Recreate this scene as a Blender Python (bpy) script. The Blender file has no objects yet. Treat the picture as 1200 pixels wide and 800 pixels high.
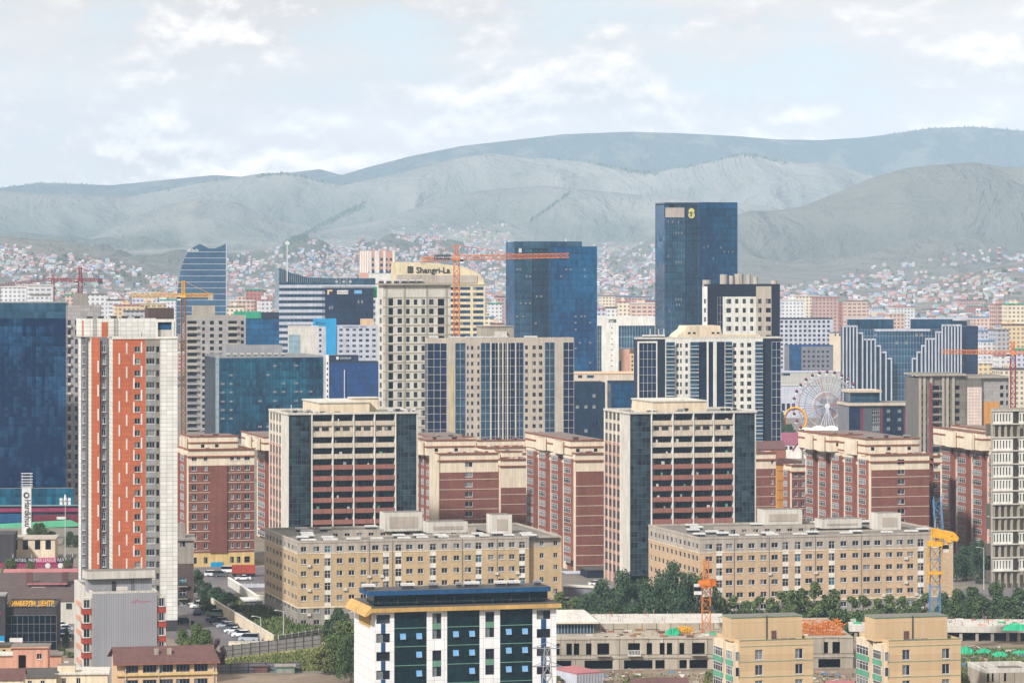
import bpy, math, random
import numpy as np
from mathutils import Vector, Matrix
random.seed(7)
SC = bpy.context.scene
COL = SC.collection
F = 4000.0      # focal length in photo pixels (1200 px wide frame)
CH = 90.0       # eye height on the viewing hill, metres
R = math.radians

# ------------------------------------------------------------------ camera, sky, sun, exposure
cam = bpy.data.cameras.new('camera'); cam.sensor_width = 36; cam.lens = F/1200*36
cam.shift_y = -100/1200; cam.clip_start = 1; cam.clip_end = 60000
co = bpy.data.objects.new('camera', cam); COL.objects.link(co)
co.location = (0, 0, CH); co.rotation_euler = (R(90), 0, 0); SC.camera = co
SUN_EL, SUN_AZ = 38, 217        # azimuth clockwise from the view direction: behind the camera, a little left
sd = bpy.data.lights.new('sun', 'SUN'); sd.energy = 2.95; sd.angle = R(4.0); sd.color = (1, .985, .965)
so = bpy.data.objects.new('sun', sd); COL.objects.link(so)
sv = Vector((math.sin(R(SUN_AZ))*math.cos(R(SUN_EL)), math.cos(R(SUN_AZ))*math.cos(R(SUN_EL)), math.sin(R(SUN_EL))))
so.rotation_euler = sv.to_track_quat('Z', 'Y').to_euler()
vs = SC.view_settings
vs.view_transform = 'Standard'; vs.look = 'None'; vs.gamma = 1; vs.use_curve_mapping = False; vs.exposure = 0.94
SC.cycles.max_bounces = 6; SC.cycles.diffuse_bounces = 2; SC.cycles.glossy_bounces = 2
SC.cycles.transmission_bounces = 2; SC.cycles.volume_bounces = 1; SC.cycles.transparent_max_bounces = 6
SC.cycles.use_denoising = True
SC.cycles.caustics_reflective = False; SC.cycles.caustics_refractive = False

def N(nt, t, **kw):
    n = nt.nodes.new(t)
    for k, v in kw.items(): setattr(n, k, v)
    return n
def L(nt, a, b): nt.links.new(a, b)
def math_n(nt, op, a, b=None, clamp=False):
    n = N(nt, 'ShaderNodeMath', operation=op, use_clamp=clamp)
    for i, x in enumerate((a, b)):
        if x is None: continue
        if isinstance(x, (int, float)): n.inputs[i].default_value = x
        else: L(nt, x, n.inputs[i])
    return n.outputs[0]
def maprange(nt, x, a, b, c, d):
    n = N(nt, 'ShaderNodeMapRange'); L(nt, x, n.inputs[0])
    for i, v in enumerate((a, b, c, d)): n.inputs[i+1].default_value = v
    return n.outputs[0]
def mixc(nt, fac, a, b, mode='MIX'):
    n = N(nt, 'ShaderNodeMix', data_type='RGBA', blend_type=mode)
    if isinstance(fac, (int, float)): n.inputs[0].default_value = fac
    else: L(nt, fac, n.inputs[0])
    for i, x in ((6, a), (7, b)):
        if isinstance(x, tuple): n.inputs[i].default_value = (*x[:3], 1)
        else: L(nt, x, n.inputs[i])
    return n.outputs[2]
def noise(nt, vec, scale, detail=3, rough=.55, dist=0):
    n = N(nt, 'ShaderNodeTexNoise'); n.inputs['Scale'].default_value = scale
    n.inputs['Detail'].default_value = detail; n.inputs['Roughness'].default_value = rough
    n.inputs['Distortion'].default_value = dist
    L(nt, vec, n.inputs['Vector']); return n.outputs['Fac']
def mapping(nt, vec, scale=(1, 1, 1), loc=(0, 0, 0)):
    n = N(nt, 'ShaderNodeMapping'); n.inputs['Scale'].default_value = scale; n.inputs['Location'].default_value = loc
    L(nt, vec, n.inputs['Vector']); return n.outputs[0]

world = bpy.data.worlds.new('World'); SC.world = world; world.use_nodes = True
nt = world.node_tree; bg = nt.nodes['Background']
sky = N(nt, 'ShaderNodeTexSky', sky_type='NISHITA'); sky.sun_disc = False
sky.sun_elevation = R(SUN_EL); sky.sun_rotation = R(SUN_AZ); sky.altitude = 1300; sky.dust_density = 1.5
tc = N(nt, 'ShaderNodeTexCoord'); gen = tc.outputs['Generated']
# broken cumulus: a soft veil plus puffs, thicker towards the horizon
SKY_STR = .09
def cl(off):      # cumulus field on the sky dome; sampled twice to find the sunlit tops
    w = mapping(nt, gen, (17, 17, 30), (5.4, 2.7, .4+off)); return noise(nt, w, 1.0, 9, .58, .2)
n1 = cl(0); n1b = cl(.10)
n3 = noise(nt, mapping(nt, gen, (7, 7, 60), (8.1, 2.2, 3.3)), 1.0, 4, .5)
cover = maprange(nt, math_n(nt, 'ADD', n1, math_n(nt, 'MULTIPLY', math_n(nt, 'SUBTRACT', n3, .5), .5)), .34, .47, 0, 1)
rel = maprange(nt, math_n(nt, 'SUBTRACT', n1, n1b), -.03, .07, 0, 1)
thick = maprange(nt, n1, .48, .60, 0, 1)
ccol = mixc(nt, maprange(nt, n3, .35, .65, 0, 1), (4.6, 4.3, 4.05), (5.4, 5.05, 4.75))
ccol = mixc(nt, math_n(nt, 'MULTIPLY', math_n(nt, 'MULTIPLY', rel, thick), .9), ccol, (8.0, 7.3, 6.6))
blue = mixc(nt, .8, sky.outputs[0], (4.1, 4.35, 4.35))
L(nt, mixc(nt, cover, blue, ccol), bg.inputs[0]); bg.inputs[1].default_value = SKY_STR

# ------------------------------------------------------------------ materials
def lin(c): return tuple((x/255/12.92 if x/255 <= .04045 else ((x/255+.055)/1.055)**2.4) for x in c)
MATS = {}
def base_mat(name):
    m = bpy.data.materials.new(name); m.use_nodes = True
    nt = m.node_tree; p = nt.nodes['Principled BSDF']; MATS[name] = m
    return m, nt, p
def wallmat(name, rgb, var=.19, rough=.85, metal=0, spec=.3, streak=.6, sc=.22, bump=0, rgb2=None):
    """stucco, concrete, paint: soft blotches and rain streaks"""
    m, nt, p = base_mat(name)
    o = N(nt, 'ShaderNodeTexCoord').outputs['Object']
    a = noise(nt, o, sc, 5, .62); b = noise(nt, mapping(nt, o, (1.4, 1.4, .09)), 1.0, 4, .6)
    f = math_n(nt, 'ADD', math_n(nt, 'MULTIPLY', a, 1-streak), math_n(nt, 'MULTIPLY', b, streak))
    f = maprange(nt, f, .3, .7, 0, 1)
    c = lin(rgb); c2 = lin(rgb2) if rgb2 else tuple(x*(1-var*2.2) for x in c); c1 = tuple(min(.9, x*(1+var*.45)) for x in c)
    L(nt, mixc(nt, f, c2, c1), p.inputs['Base Color'])
    p.inputs['Roughness'].default_value = rough; p.inputs['Metallic'].default_value = metal
    p.inputs['Specular IOR Level'].default_value = spec
    if bump:
        bn = N(nt, 'ShaderNodeBump'); bn.inputs['Strength'].default_value = bump
        L(nt, a, bn.inputs['Height']); L(nt, bn.outputs[0], p.inputs['Normal'])
    return m
def uv_wall(nt):
    o = N(nt, 'ShaderNodeTexCoord').outputs['Object']
    s = N(nt, 'ShaderNodeSeparateXYZ'); L(nt, o, s.inputs[0])
    c = N(nt, 'ShaderNodeCombineXYZ')
    L(nt, math_n(nt, 'ADD', s.outputs[0], s.outputs[1]), c.inputs[0]); L(nt, s.outputs[2], c.inputs[1])
    return o, c.outputs[0]
def tilemat(name, rgb, joint, w, h, mortar=.05, off=0, var=.12, rough=.5, spec=.4):
    """panels, tiles or bricks with joints"""
    m, nt, p = base_mat(name); o, uv = uv_wall(nt)
    br = N(nt, 'ShaderNodeTexBrick'); br.offset = off; br.squash = 1
    c = lin(rgb)
    br.inputs['Color1'].default_value = (*[x*(1-var) for x in c], 1); br.inputs['Color2'].default_value = (*[min(.9, x*(1+var*.4)) for x in c], 1)
    br.inputs['Mortar'].default_value = (*lin(joint), 1); br.inputs['Scale'].default_value = 1
    br.inputs['Mortar Size'].default_value = mortar; br.inputs['Brick Width'].default_value = w; br.inputs['Row Height'].default_value = h
    br.inputs['Mortar Smooth'].default_value = .2
    L(nt, uv, br.inputs['Vector'])
    b = noise(nt, mapping(nt, o, (.9, .9, .07)), 1.0, 4, .6); a = noise(nt, o, .12, 3)
    f = maprange(nt, math_n(nt, 'ADD', a, b), .7, 1.3, 1-var*1.3, 1.04)
    L(nt, mixc(nt, 1.0, br.outputs[0], N_rgb(nt, f), 'MULTIPLY'), p.inputs['Base Color'])
    p.inputs['Roughness'].default_value = rough; p.inputs['Specular IOR Level'].default_value = spec
    return m
def N_rgb(nt, v):
    c = N(nt, 'ShaderNodeCombineColor')
    for i in range(3): L(nt, v, c.inputs[i])
    return c.outputs[0]
def glassmat(name, rgb, rgb2, pw=1.5, ph=3.5, lit=0.0, spec=.6, rough=.07, tilt=.02, big=.11, lo=.42, hi=.74, line=.25):
    """coated facade glass: every pane has its own tint and slight tilt, floors differ, spandrel line at each storey"""
    m, nt, p = base_mat(name); o, uv = uv_wall(nt)
    v = N(nt, 'ShaderNodeVectorMath', operation='DIVIDE'); L(nt, uv, v.inputs[0]); v.inputs[1].default_value = (pw, ph, 1)
    fl = N(nt, 'ShaderNodeVectorMath', operation='FLOOR'); L(nt, v.outputs[0], fl.inputs[0])
    wn = N(nt, 'ShaderNodeTexWhiteNoise', noise_dimensions='2D'); L(nt, fl.outputs[0], wn.inputs['Vector'])
    f2 = N(nt, 'ShaderNodeVectorMath', operation='FLOOR'); L(nt, mapping(nt, v.outputs[0], (1, 2.99, 1), (.3, .1, 0)), f2.inputs[0])
    wr = N(nt, 'ShaderNodeTexWhiteNoise', noise_dimensions='2D'); L(nt, f2.outputs[0], wr.inputs['Vector'])
    a = noise(nt, mapping(nt, fl.outputs[0], (.45, 1, 1)), big, 5, .62)
    c_ = noise(nt, mapping(nt, fl.outputs[0], (1, .03, 1)), .9, 2, .6)
    k = math_n(nt, 'ADD', math_n(nt, 'MULTIPLY', wn.outputs['Value'], .09), math_n(nt, 'MULTIPLY', a, .70))
    k = math_n(nt, 'ADD', k, math_n(nt, 'ADD', math_n(nt, 'MULTIPLY', wr.outputs['Value'], .07), math_n(nt, 'MULTIPLY', c_, .20)))
    c = mixc(nt, maprange(nt, k, lo, hi, 0, 1), lin(rgb), lin(rgb2))
    if line:
        s_ = N(nt, 'ShaderNodeSeparateXYZ'); L(nt, v.outputs[0], s_.inputs[0])
        sp = math_n(nt, 'MULTIPLY', math_n(nt, 'LESS_THAN', math_n(nt, 'FRACT', s_.outputs[1]), .3), line)
        c = mixc(nt, sp, c, tuple(.5*x for x in lin(rgb)))
    L(nt, c, p.inputs['Base Color'])
    p.inputs['Roughness'].default_value = rough; p.inputs['Specular IOR Level'].default_value = .5; p.inputs['IOR'].default_value = 1.5+spec*.12; p.inputs['Specular Tint'].default_value = (.45, .68, 1, 1)
    g = N(nt, 'ShaderNodeNewGeometry')
    d = N(nt, 'ShaderNodeVectorMath', operation='SUBTRACT'); L(nt, wn.outputs['Color'], d.inputs[0]); d.inputs[1].default_value = (.5, .5, .5)
    s = N(nt, 'ShaderNodeVectorMath', operation='SCALE'); L(nt, d.outputs[0], s.inputs[0]); s.inputs['Scale'].default_value = tilt*1.6
    ad = N(nt, 'ShaderNodeVectorMath', operation='ADD'); L(nt, g.outputs['Normal'], ad.inputs[0]); L(nt, s.outputs[0], ad.inputs[1])
    nm = N(nt, 'ShaderNodeVectorMath', operation='NORMALIZE'); L(nt, ad.outputs[0], nm.inputs[0]); L(nt, nm.outputs[0], p.inputs['Normal'])
    return m
def farmat(name, rgb, win, pw, ph, fx=.5, fz=.5):
    """far block: rows of small windows a pixel or two across"""
    m, nt, p = base_mat(name); o, uv = uv_wall(nt)
    s = N(nt, 'ShaderNodeSeparateXYZ'); L(nt, uv, s.inputs[0])
    fr = [math_n(nt, 'FRACT', math_n(nt, 'DIVIDE', s.outputs[i], q)) for i, q in ((0, pw), (1, ph))]
    w = math_n(nt, 'MULTIPLY', math_n(nt, 'LESS_THAN', fr[0], fx), math_n(nt, 'LESS_THAN', fr[1], fz))
    gn = N(nt, 'ShaderNodeSeparateXYZ'); L(nt, N(nt, 'ShaderNodeNewGeometry').outputs['Normal'], gn.inputs[0])
    w = math_n(nt, 'MULTIPLY', w, math_n(nt, 'LESS_THAN', gn.outputs[2], .5))
    a = maprange(nt, noise(nt, o, .08, 4), .3, .7, .8, 1.08)
    L(nt, mixc(nt, w, mixc(nt, 1.0, lin(rgb), N_rgb(nt, a), 'MULTIPLY'), lin(win)), p.inputs['Base Color'])
    p.inputs['Roughness'].default_value = .8
    return m
def leafmat(name, a, b):
    m, nt, p = base_mat(name)
    o = N(nt, 'ShaderNodeTexCoord').outputs['Object']
    g = N(nt, 'ShaderNodeNewGeometry')
    f = math_n(nt, 'ADD', math_n(nt, 'MULTIPLY', noise(nt, o, .5, 2), .7), math_n(nt, 'MULTIPLY', g.outputs['Random Per Island'], .3))
    L(nt, mixc(nt, maprange(nt, f, .3, .7, 0, 1), lin(a), lin(b)), p.inputs['Base Color'])
    p.inputs['Roughness'].default_value = .75; p.inputs['Specular IOR Level'].default_value = .15
    return m

W_ = wallmat
for n_, c_ in dict(white=(226, 222, 212), offwhite=(206, 200, 188), cream=(222, 204, 176), creamred=(226, 210, 186), beige=(206, 190, 168), slate=(88, 90, 98), corner=(198, 180, 136),
    tan=(196, 168, 126), greybeige=(180, 168, 154), stonegrey=(150, 142, 132), concrete=(166, 156, 140), concretelight=(200, 194, 184), concretedark=(112, 106, 98),
    lilac=(188, 190, 200), towerbeige=(190, 178, 162), navy=(24, 34, 52), roofgrey=(122, 116, 108), roofdark=(82, 78, 74), redbrown=(140, 72, 60), cornice=(150, 90, 70),
    balconyred=(150, 100, 88), balconybeige=(202, 188, 168), orangecornice=(198, 158, 96), blue=(30, 78, 120), cyan=(6, 148, 200), green=(92, 158, 130),
    seagreen=(106, 150, 128), greenroof=(34, 148, 110), estateroof=(124, 108, 100), brownroof=(92, 78, 74), maroonroof=(104, 74, 70), pinkroof=(172, 110, 112), purple=(140, 80, 96), salmon=(204, 152, 128),
    maroon=(110, 44, 56), brownwall=(92, 76, 72), greywall=(150, 150, 152), plinth=(68, 64, 66), pink=(196, 70, 120), magenta=(146, 56, 88), mint=(96, 178, 138), rustred=(150, 98, 78),
    orangewall=(200, 140, 66), peach=(216, 182, 146), dirtyyellow=(214, 184, 124), shangri=(218, 200, 162), brick2=(176, 134, 116), greylight=(186, 182, 174), red=(168, 72, 54),
    tarp=(46, 166, 122), wood=(150, 110, 74), steel=(150, 150, 150), darksteel=(66, 66, 70), craneyellow=(222, 164, 48), craneorange=(212, 122, 48), cranered=(140, 44, 56), craneblue=(86, 132, 172), cranebrown=(140, 96, 62),
    lampgrey=(190, 188, 182), bark=(74, 62, 50), whitepaint=(214, 212, 208), black=(26, 26, 28), skyblue=(110, 170, 216), fencegrey=(200, 194, 202), purplegrey=(122, 120, 126), rail=(60, 60, 62), yellowsign=(244, 176, 34), paleyellow=(210, 204, 120)).items():
    W_(n_, c_)
W_('interior', (46, 46, 52), .2); W_('interiordark', (24, 26, 34), .2)  # room darkness behind empty openings, painted as near-black walls
tilemat('whitetile', (222, 220, 212), (150, 148, 144), 1.45, 1.0, .045)
tilemat('orangetile', (188, 102, 68), (156, 86, 60), 2.2, 1.0, .05)
tilemat('redbrick', (122, 73, 62), (146, 100, 88), .9, .34, .03, .5, .2)
tilemat('redbricklight', (142, 86, 73), (160, 112, 98), .9, .34, .03, .5, .2)
tilemat('tanbrick', (192, 165, 126), (178, 156, 126), .8, .3, .03, .5, .14)
tilemat('peachbrick', (200, 170, 136), (184, 160, 134), .8, .3, .03, .5, .14)
tilemat('greypanel', (160, 154, 150), (120, 116, 112), 2.4, 1.5, .06, .5, .16)
tilemat('ribgrey', (146, 146, 150), (124, 124, 129), .5, 40, .05, 0, .07)
tilemat('rawpanel', (122, 114, 104), (92, 86, 80), 2.6, 3.0, .1, .5, .22)
tilemat('whitepanel', (226, 224, 222), (168, 166, 168), 1.8, 1.8, .03, 0, .06)
tilemat('creampanel', (196, 168, 130), (176, 150, 116), 30, 3.0, .05, 0, .1)
tilemat('precast', (182, 171, 153), (112, 102, 90), 3.2, 3.3, .10, 0, .3)
tilemat('pinktile', (206, 188, 176), (150, 132, 124), 1.3, 1.3, .08, 0, .1)
glassmat('glassblue', (0, 34, 66), (16, 94, 134)); glassmat('glassbright', (0, 46, 86), (14, 104, 150)); glassmat('glassgrey', (20, 46, 68), (66, 102, 122))
glassmat('glassdark', (4, 24, 40), (24, 64, 90)); glassmat('glassnavy', (8, 20, 44), (26, 50, 86), 1.6, 3.4); glassmat('glassteal', (0, 30, 54), (26, 112, 138), 1.6, 4)
glassmat('glassroyal', (4, 42, 92), (18, 78, 142), 1.6, 3.6); glassmat('glassleft', (0, 30, 66), (58, 116, 154), 1.6, 3.6, big=.07, lo=.5, hi=.86)  # glassleft: pale patches are reflections painted into the glass colour
glassmat('glassbay', (6, 14, 22), (62, 84, 92), 1.2, 1.5, lo=.42, hi=.72, big=.8, line=0); glassmat('glassoffice', (2, 22, 26), (14, 50, 54), 1.6, 1.7, spec=.5, line=0)
glassmat('glassbalcony', (14, 18, 28), (56, 64, 74), .9, 2.6, line=0, big=.9, lo=.45, hi=.9)
glassmat('glassblack', (6, 12, 20), (20, 30, 40), 1.6, 2.2, line=0); glassmat('glasspale', (110, 136, 146), (160, 178, 184)); glassmat('glasssky', (8, 46, 74), (32, 90, 120), 2.5, 4)
glassmat('pane_dark', (14, 18, 26), (40, 44, 52), .8, 1.4, line=0, rough=.1); glassmat('pane_mid', (34, 38, 46), (84, 86, 88), .8, 1.4, line=0, rough=.12)
glassmat('pane_pale', (90, 96, 100), (150, 150, 146), .8, 1.4, line=0, rough=.15); glassmat('pane_blue', (36, 76, 94), (84, 130, 144), .8, 1.4, line=0, rough=.12); glassmat('pane_open', (88, 142, 188), (120, 168, 206), .8, 1.4, line=0, rough=.12)  # pane_open: the light blue is reflected sky put into the base colour
leafmat('leafdark', (40, 58, 38), (84, 102, 62)); leafmat('leafmid', (54, 74, 42), (102, 114, 64)); leafmat('leafolive', (78, 88, 48), (128, 126, 76)); leafmat('leafblue', (38, 56, 42), (76, 96, 66))
leafmat('leafplum', (58, 44, 44), (92, 72, 70))
def M(n): return MATS[n]

# ------------------------------------------------------------------ mesh builder
class MB:
    def __init__(s): s.v = []; s.f = []; s.m = []; s.mats = []
    def mi(s, mat):
        if mat not in s.mats: s.mats.append(mat)
        return s.mats.index(mat)
    def poly(s, pts, mat):
        k = len(s.v); s.v += [tuple(p) for p in pts]; s.f.append(tuple(range(k, k+len(pts)))); s.m.append(s.mi(mat))
    def box(s, x0, x1, y0, y1, z0, z1, mat, top=None, skip=''):
        if x1 < x0: x0, x1 = x1, x0
        if y1 < y0: y0, y1 = y1, y0
        k = len(s.v); s.v += [(x, y, z) for z in (z0, z1) for y in (y0, y1) for x in (x0, x1)]
        i = s.mi(mat); t = s.mi(top) if top else i
        for nm, q, w in (('b', (0, 2, 3, 1), i), ('t', (4, 5, 7, 6), t), ('f', (0, 1, 5, 4), i), ('k', (2, 6, 7, 3), i), ('l', (0, 4, 6, 2), i), ('r', (1, 3, 7, 5), i)):
            if nm not in skip: s.f.append(tuple(k+j for j in q)); s.m.append(w)
    def tube(s, a, b, r, mat, n=5, r2=None):
        a, b = Vector(a), Vector(b); d = b-a
        if d.length < 1e-6: return
        q = d.to_track_quat('Z', 'Y'); r2 = r if r2 is None else r2
        k = len(s.v); i = s.mi(mat)
        for p, rr in ((a, r), (b, r2)):
            for j in range(n):
                t = 2*math.pi*j/n; s.v.append(tuple(p + q @ Vector((rr*math.cos(t), rr*math.sin(t), 0))))
        for j in range(n):
            s.f.append((k+j, k+(j+1) % n, k+n+(j+1) % n, k+n+j)); s.m.append(i)
        s.f.append(tuple(k+j for j in reversed(range(n)))); s.m.append(i)
        s.f.append(tuple(k+n+j for j in range(n))); s.m.append(i)
    def bar(s, a, b, w, mat): s.tube(a, b, w*.7, mat, 4)
    def prism(s, poly, z0, z1, mat, top=None):
        """vertical extrusion of a plan polygon (counter-clockwise)"""
        n = len(poly); k = len(s.v); s.v += [(x, y, z0) for x, y in poly] + [(x, y, z1) for x, y in poly]; i = s.mi(mat)
        for j in range(n): s.f.append((k+j, k+(j+1) % n, k+n+(j+1) % n, k+n+j)); s.m.append(i)
        s.f.append(tuple(k+n+j for j in range(n))); s.m.append(s.mi(top) if top else i)
        s.f.append(tuple(k+j for j in reversed(range(n)))); s.m.append(i)
    def slab(s, poly, y0, y1, mat):
        """extrusion along y of an x-z outline (counter-clockwise seen from -y)"""
        n = len(poly); k = len(s.v); s.v += [(x, y0, z) for x, z in poly] + [(x, y1, z) for x, z in poly]; i = s.mi(mat)
        for j in range(n): s.f.append((k+j, k+n+j, k+n+(j+1) % n, k+(j+1) % n)); s.m.append(i)
        s.f.append(tuple(k+j for j in range(n))); s.m.append(i)
        s.f.append(tuple(k+n+j for j in reversed(range(n)))); s.m.append(i)
    def mesh(s, name):
        me = bpy.data.meshes.new(name); me.from_pydata(s.v, [], s.f)
        for m in s.mats: me.materials.append(M(m))
        me.polygons.foreach_set('material_index', s.m); me.update(); return me
    def build(s, name, parent=None, loc=(0, 0, 0), rz=0, smooth=False):
        if not s.f: return None
        me = s.mesh(name)
        if smooth: me.polygons.foreach_set('use_smooth', [True]*len(me.polygons))
        return place(name, me, parent, loc, rz)
def place(name, me, parent=None, loc=(0, 0, 0), rz=0):
    o = bpy.data.objects.new(name, me); COL.objects.link(o); o.parent = parent
    o.location = loc; o.rotation_euler = (0, 0, rz); return o
def tag(o, label=None, cat=None, group=None, kind=None):
    for k, v in (('label', label), ('category', cat), ('group', group), ('kind', kind)):
        if v: o[k] = v
    return o
def empty(name, label, cat, loc, rz=0, group=None):
    o = place(name, None, None, loc, rz); o.empty_display_size = 1; return tag(o, label, cat, group)
def copy_tree(o, parent=None):
    c = o.copy(); COL.objects.link(c)
    if parent: c.parent = parent
    for ch in list(o.children): copy_tree(ch, c)
    return c
def at(px, py, Y): return ((px-600)*Y/F, Y, CH-(py-300)*Y/F)
def gy(py): return CH*F/(py-300)          # distance of the flat ground seen at photo row py
def gp(px, py):
    Y = gy(py); return ((px-600)*Y/F, Y, 0)
def text(s, size, mat, parent=None, loc=(0, 0, 0), rot=(R(90), 0, 0), ext=.08, name='lettering', width=None, align='LEFT', bold=0):
    cu = bpy.data.curves.new('t', 'FONT'); cu.body = s; cu.size = size; cu.extrude = ext; cu.align_x = align; cu.offset = bold; cu.resolution_u = 3
    t = bpy.data.objects.new('t', cu); COL.objects.link(t); bpy.context.view_layer.update()
    me = bpy.data.meshes.new_from_object(t.evaluated_get(bpy.context.evaluated_depsgraph_get()))
    bpy.data.objects.remove(t); bpy.data.curves.remove(cu)
    me.materials.clear(); me.materials.append(M(mat)); me.name = name
    o = bpy.data.objects.new(name, me); COL.objects.link(o); o.parent = parent; o.location = loc; o.rotation_euler = rot
    if width:
        w = max(v.co.x for v in me.vertices)-min(v.co.x for v in me.vertices); o.scale.x = width/w
    return o

# ------------------------------------------------------------------ windows
WIN = {}
STY = {  # frame material, frame width, mullions, transom, sill, pane choice
    'std': ('whitepaint', .08, 1, 0, 1, ('pane_dark', 'pane_dark', 'pane_mid', 'pane_mid', 'pane_pale')),
    'tri': ('whitepaint', .08, 2, 0, 1, ('pane_dark', 'pane_mid', 'pane_mid', 'pane_pale')),
    'bay': ('whitepaint', .10, 3, 1, 0, ('pane_mid', 'pane_pale', 'pane_mid', 'pane_dark')),
    'dark': ('darksteel', .06, 0, 0, 0, ('pane_dark', 'pane_dark', 'pane_mid')),
    'dark2': ('darksteel', .06, 1, 0, 0, ('pane_dark', 'pane_dark', 'pane_mid')),
    'strip': ('steel', .07, 3, 0, 0, ('pane_dark', 'pane_dark', 'pane_mid', 'pane_dark')),
    'blue': ('whitepaint', .08, 1, 0, 0, ('pane_blue', 'pane_dark', 'pane_mid', 'pane_blue')),
    'bluestrip': ('darksteel', .06, 2, 0, 0, ('glassdark', 'glassblue')),
    'door': ('whitepaint', .09, 1, 1, 0, ('pane_dark', 'pane_dark', 'pane_mid', 'pane_blue')),
    'slit': ('whitepaint', .05, 0, 0, 0, ('pane_dark', 'pane_mid', 'pane_pale', 'pane_mid')),
    'lit': ('whitepaint', .1, 0, 0, 0, ('pane_pale',)),
    'bal': ('slate', .07, 4, 0, 0, ('glassbalcony', 'glassbalcony', 'glassbalcony', 'pane_dark')),
    'hole': None,
}
def win_mesh(w, h, sty, var):
    w, h = round(w, 1), round(h, 1); key = (w, h, sty, var)
    if key in WIN: return WIN[key]
    b = MB()
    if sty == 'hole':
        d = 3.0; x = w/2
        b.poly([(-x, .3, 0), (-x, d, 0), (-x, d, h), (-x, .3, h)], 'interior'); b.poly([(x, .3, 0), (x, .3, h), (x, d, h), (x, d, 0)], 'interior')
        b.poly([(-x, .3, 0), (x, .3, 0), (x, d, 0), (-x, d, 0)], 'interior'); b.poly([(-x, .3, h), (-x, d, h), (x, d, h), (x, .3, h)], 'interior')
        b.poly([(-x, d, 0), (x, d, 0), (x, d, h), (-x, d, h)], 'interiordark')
    else:
        fm, fw, nm, tr, sill, panes = STY[sty]
        pm = panes[var % len(panes)]; x = w/2; y0, y1 = .14, .24
        b.box(-x, -x+fw, y0, y1, 0, h, fm); b.box(x-fw, x, y0, y1, 0, h, fm)
        b.box(-x+fw, x-fw, y0, y1, 0, fw, fm); b.box(-x+fw, x-fw, y0, y1, h-fw, h, fm)
        for i in range(nm):
            c = -x + w*(i+1)/(nm+1); b.box(c-fw*.4, c+fw*.4, y0+.01, y1, fw, h-fw, fm)
        if tr: b.box(-x+fw, x-fw, y0+.02, y1, h*.66-fw*.4, h*.66+fw*.4, fm)
        b.poly([(-x+fw, .2, fw), (x-fw, .2, fw), (x-fw, .2, h-fw), (-x+fw, .2, h-fw)], pm)
        if var % 3 == 1 and nm:   # a drawn curtain behind one sash
            b.poly([(-x+fw, .195, fw), (-x+w/(nm+1), .195, fw), (-x+w/(nm+1), .195, h-fw), (-x+fw, .195, h-fw)], 'pane_pale')
        if sill: b.box(-x-.06, x+.06, -.10, .14, -.09, -.01, fm)
    WIN[key] = b.mesh('window'); return WIN[key]

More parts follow.
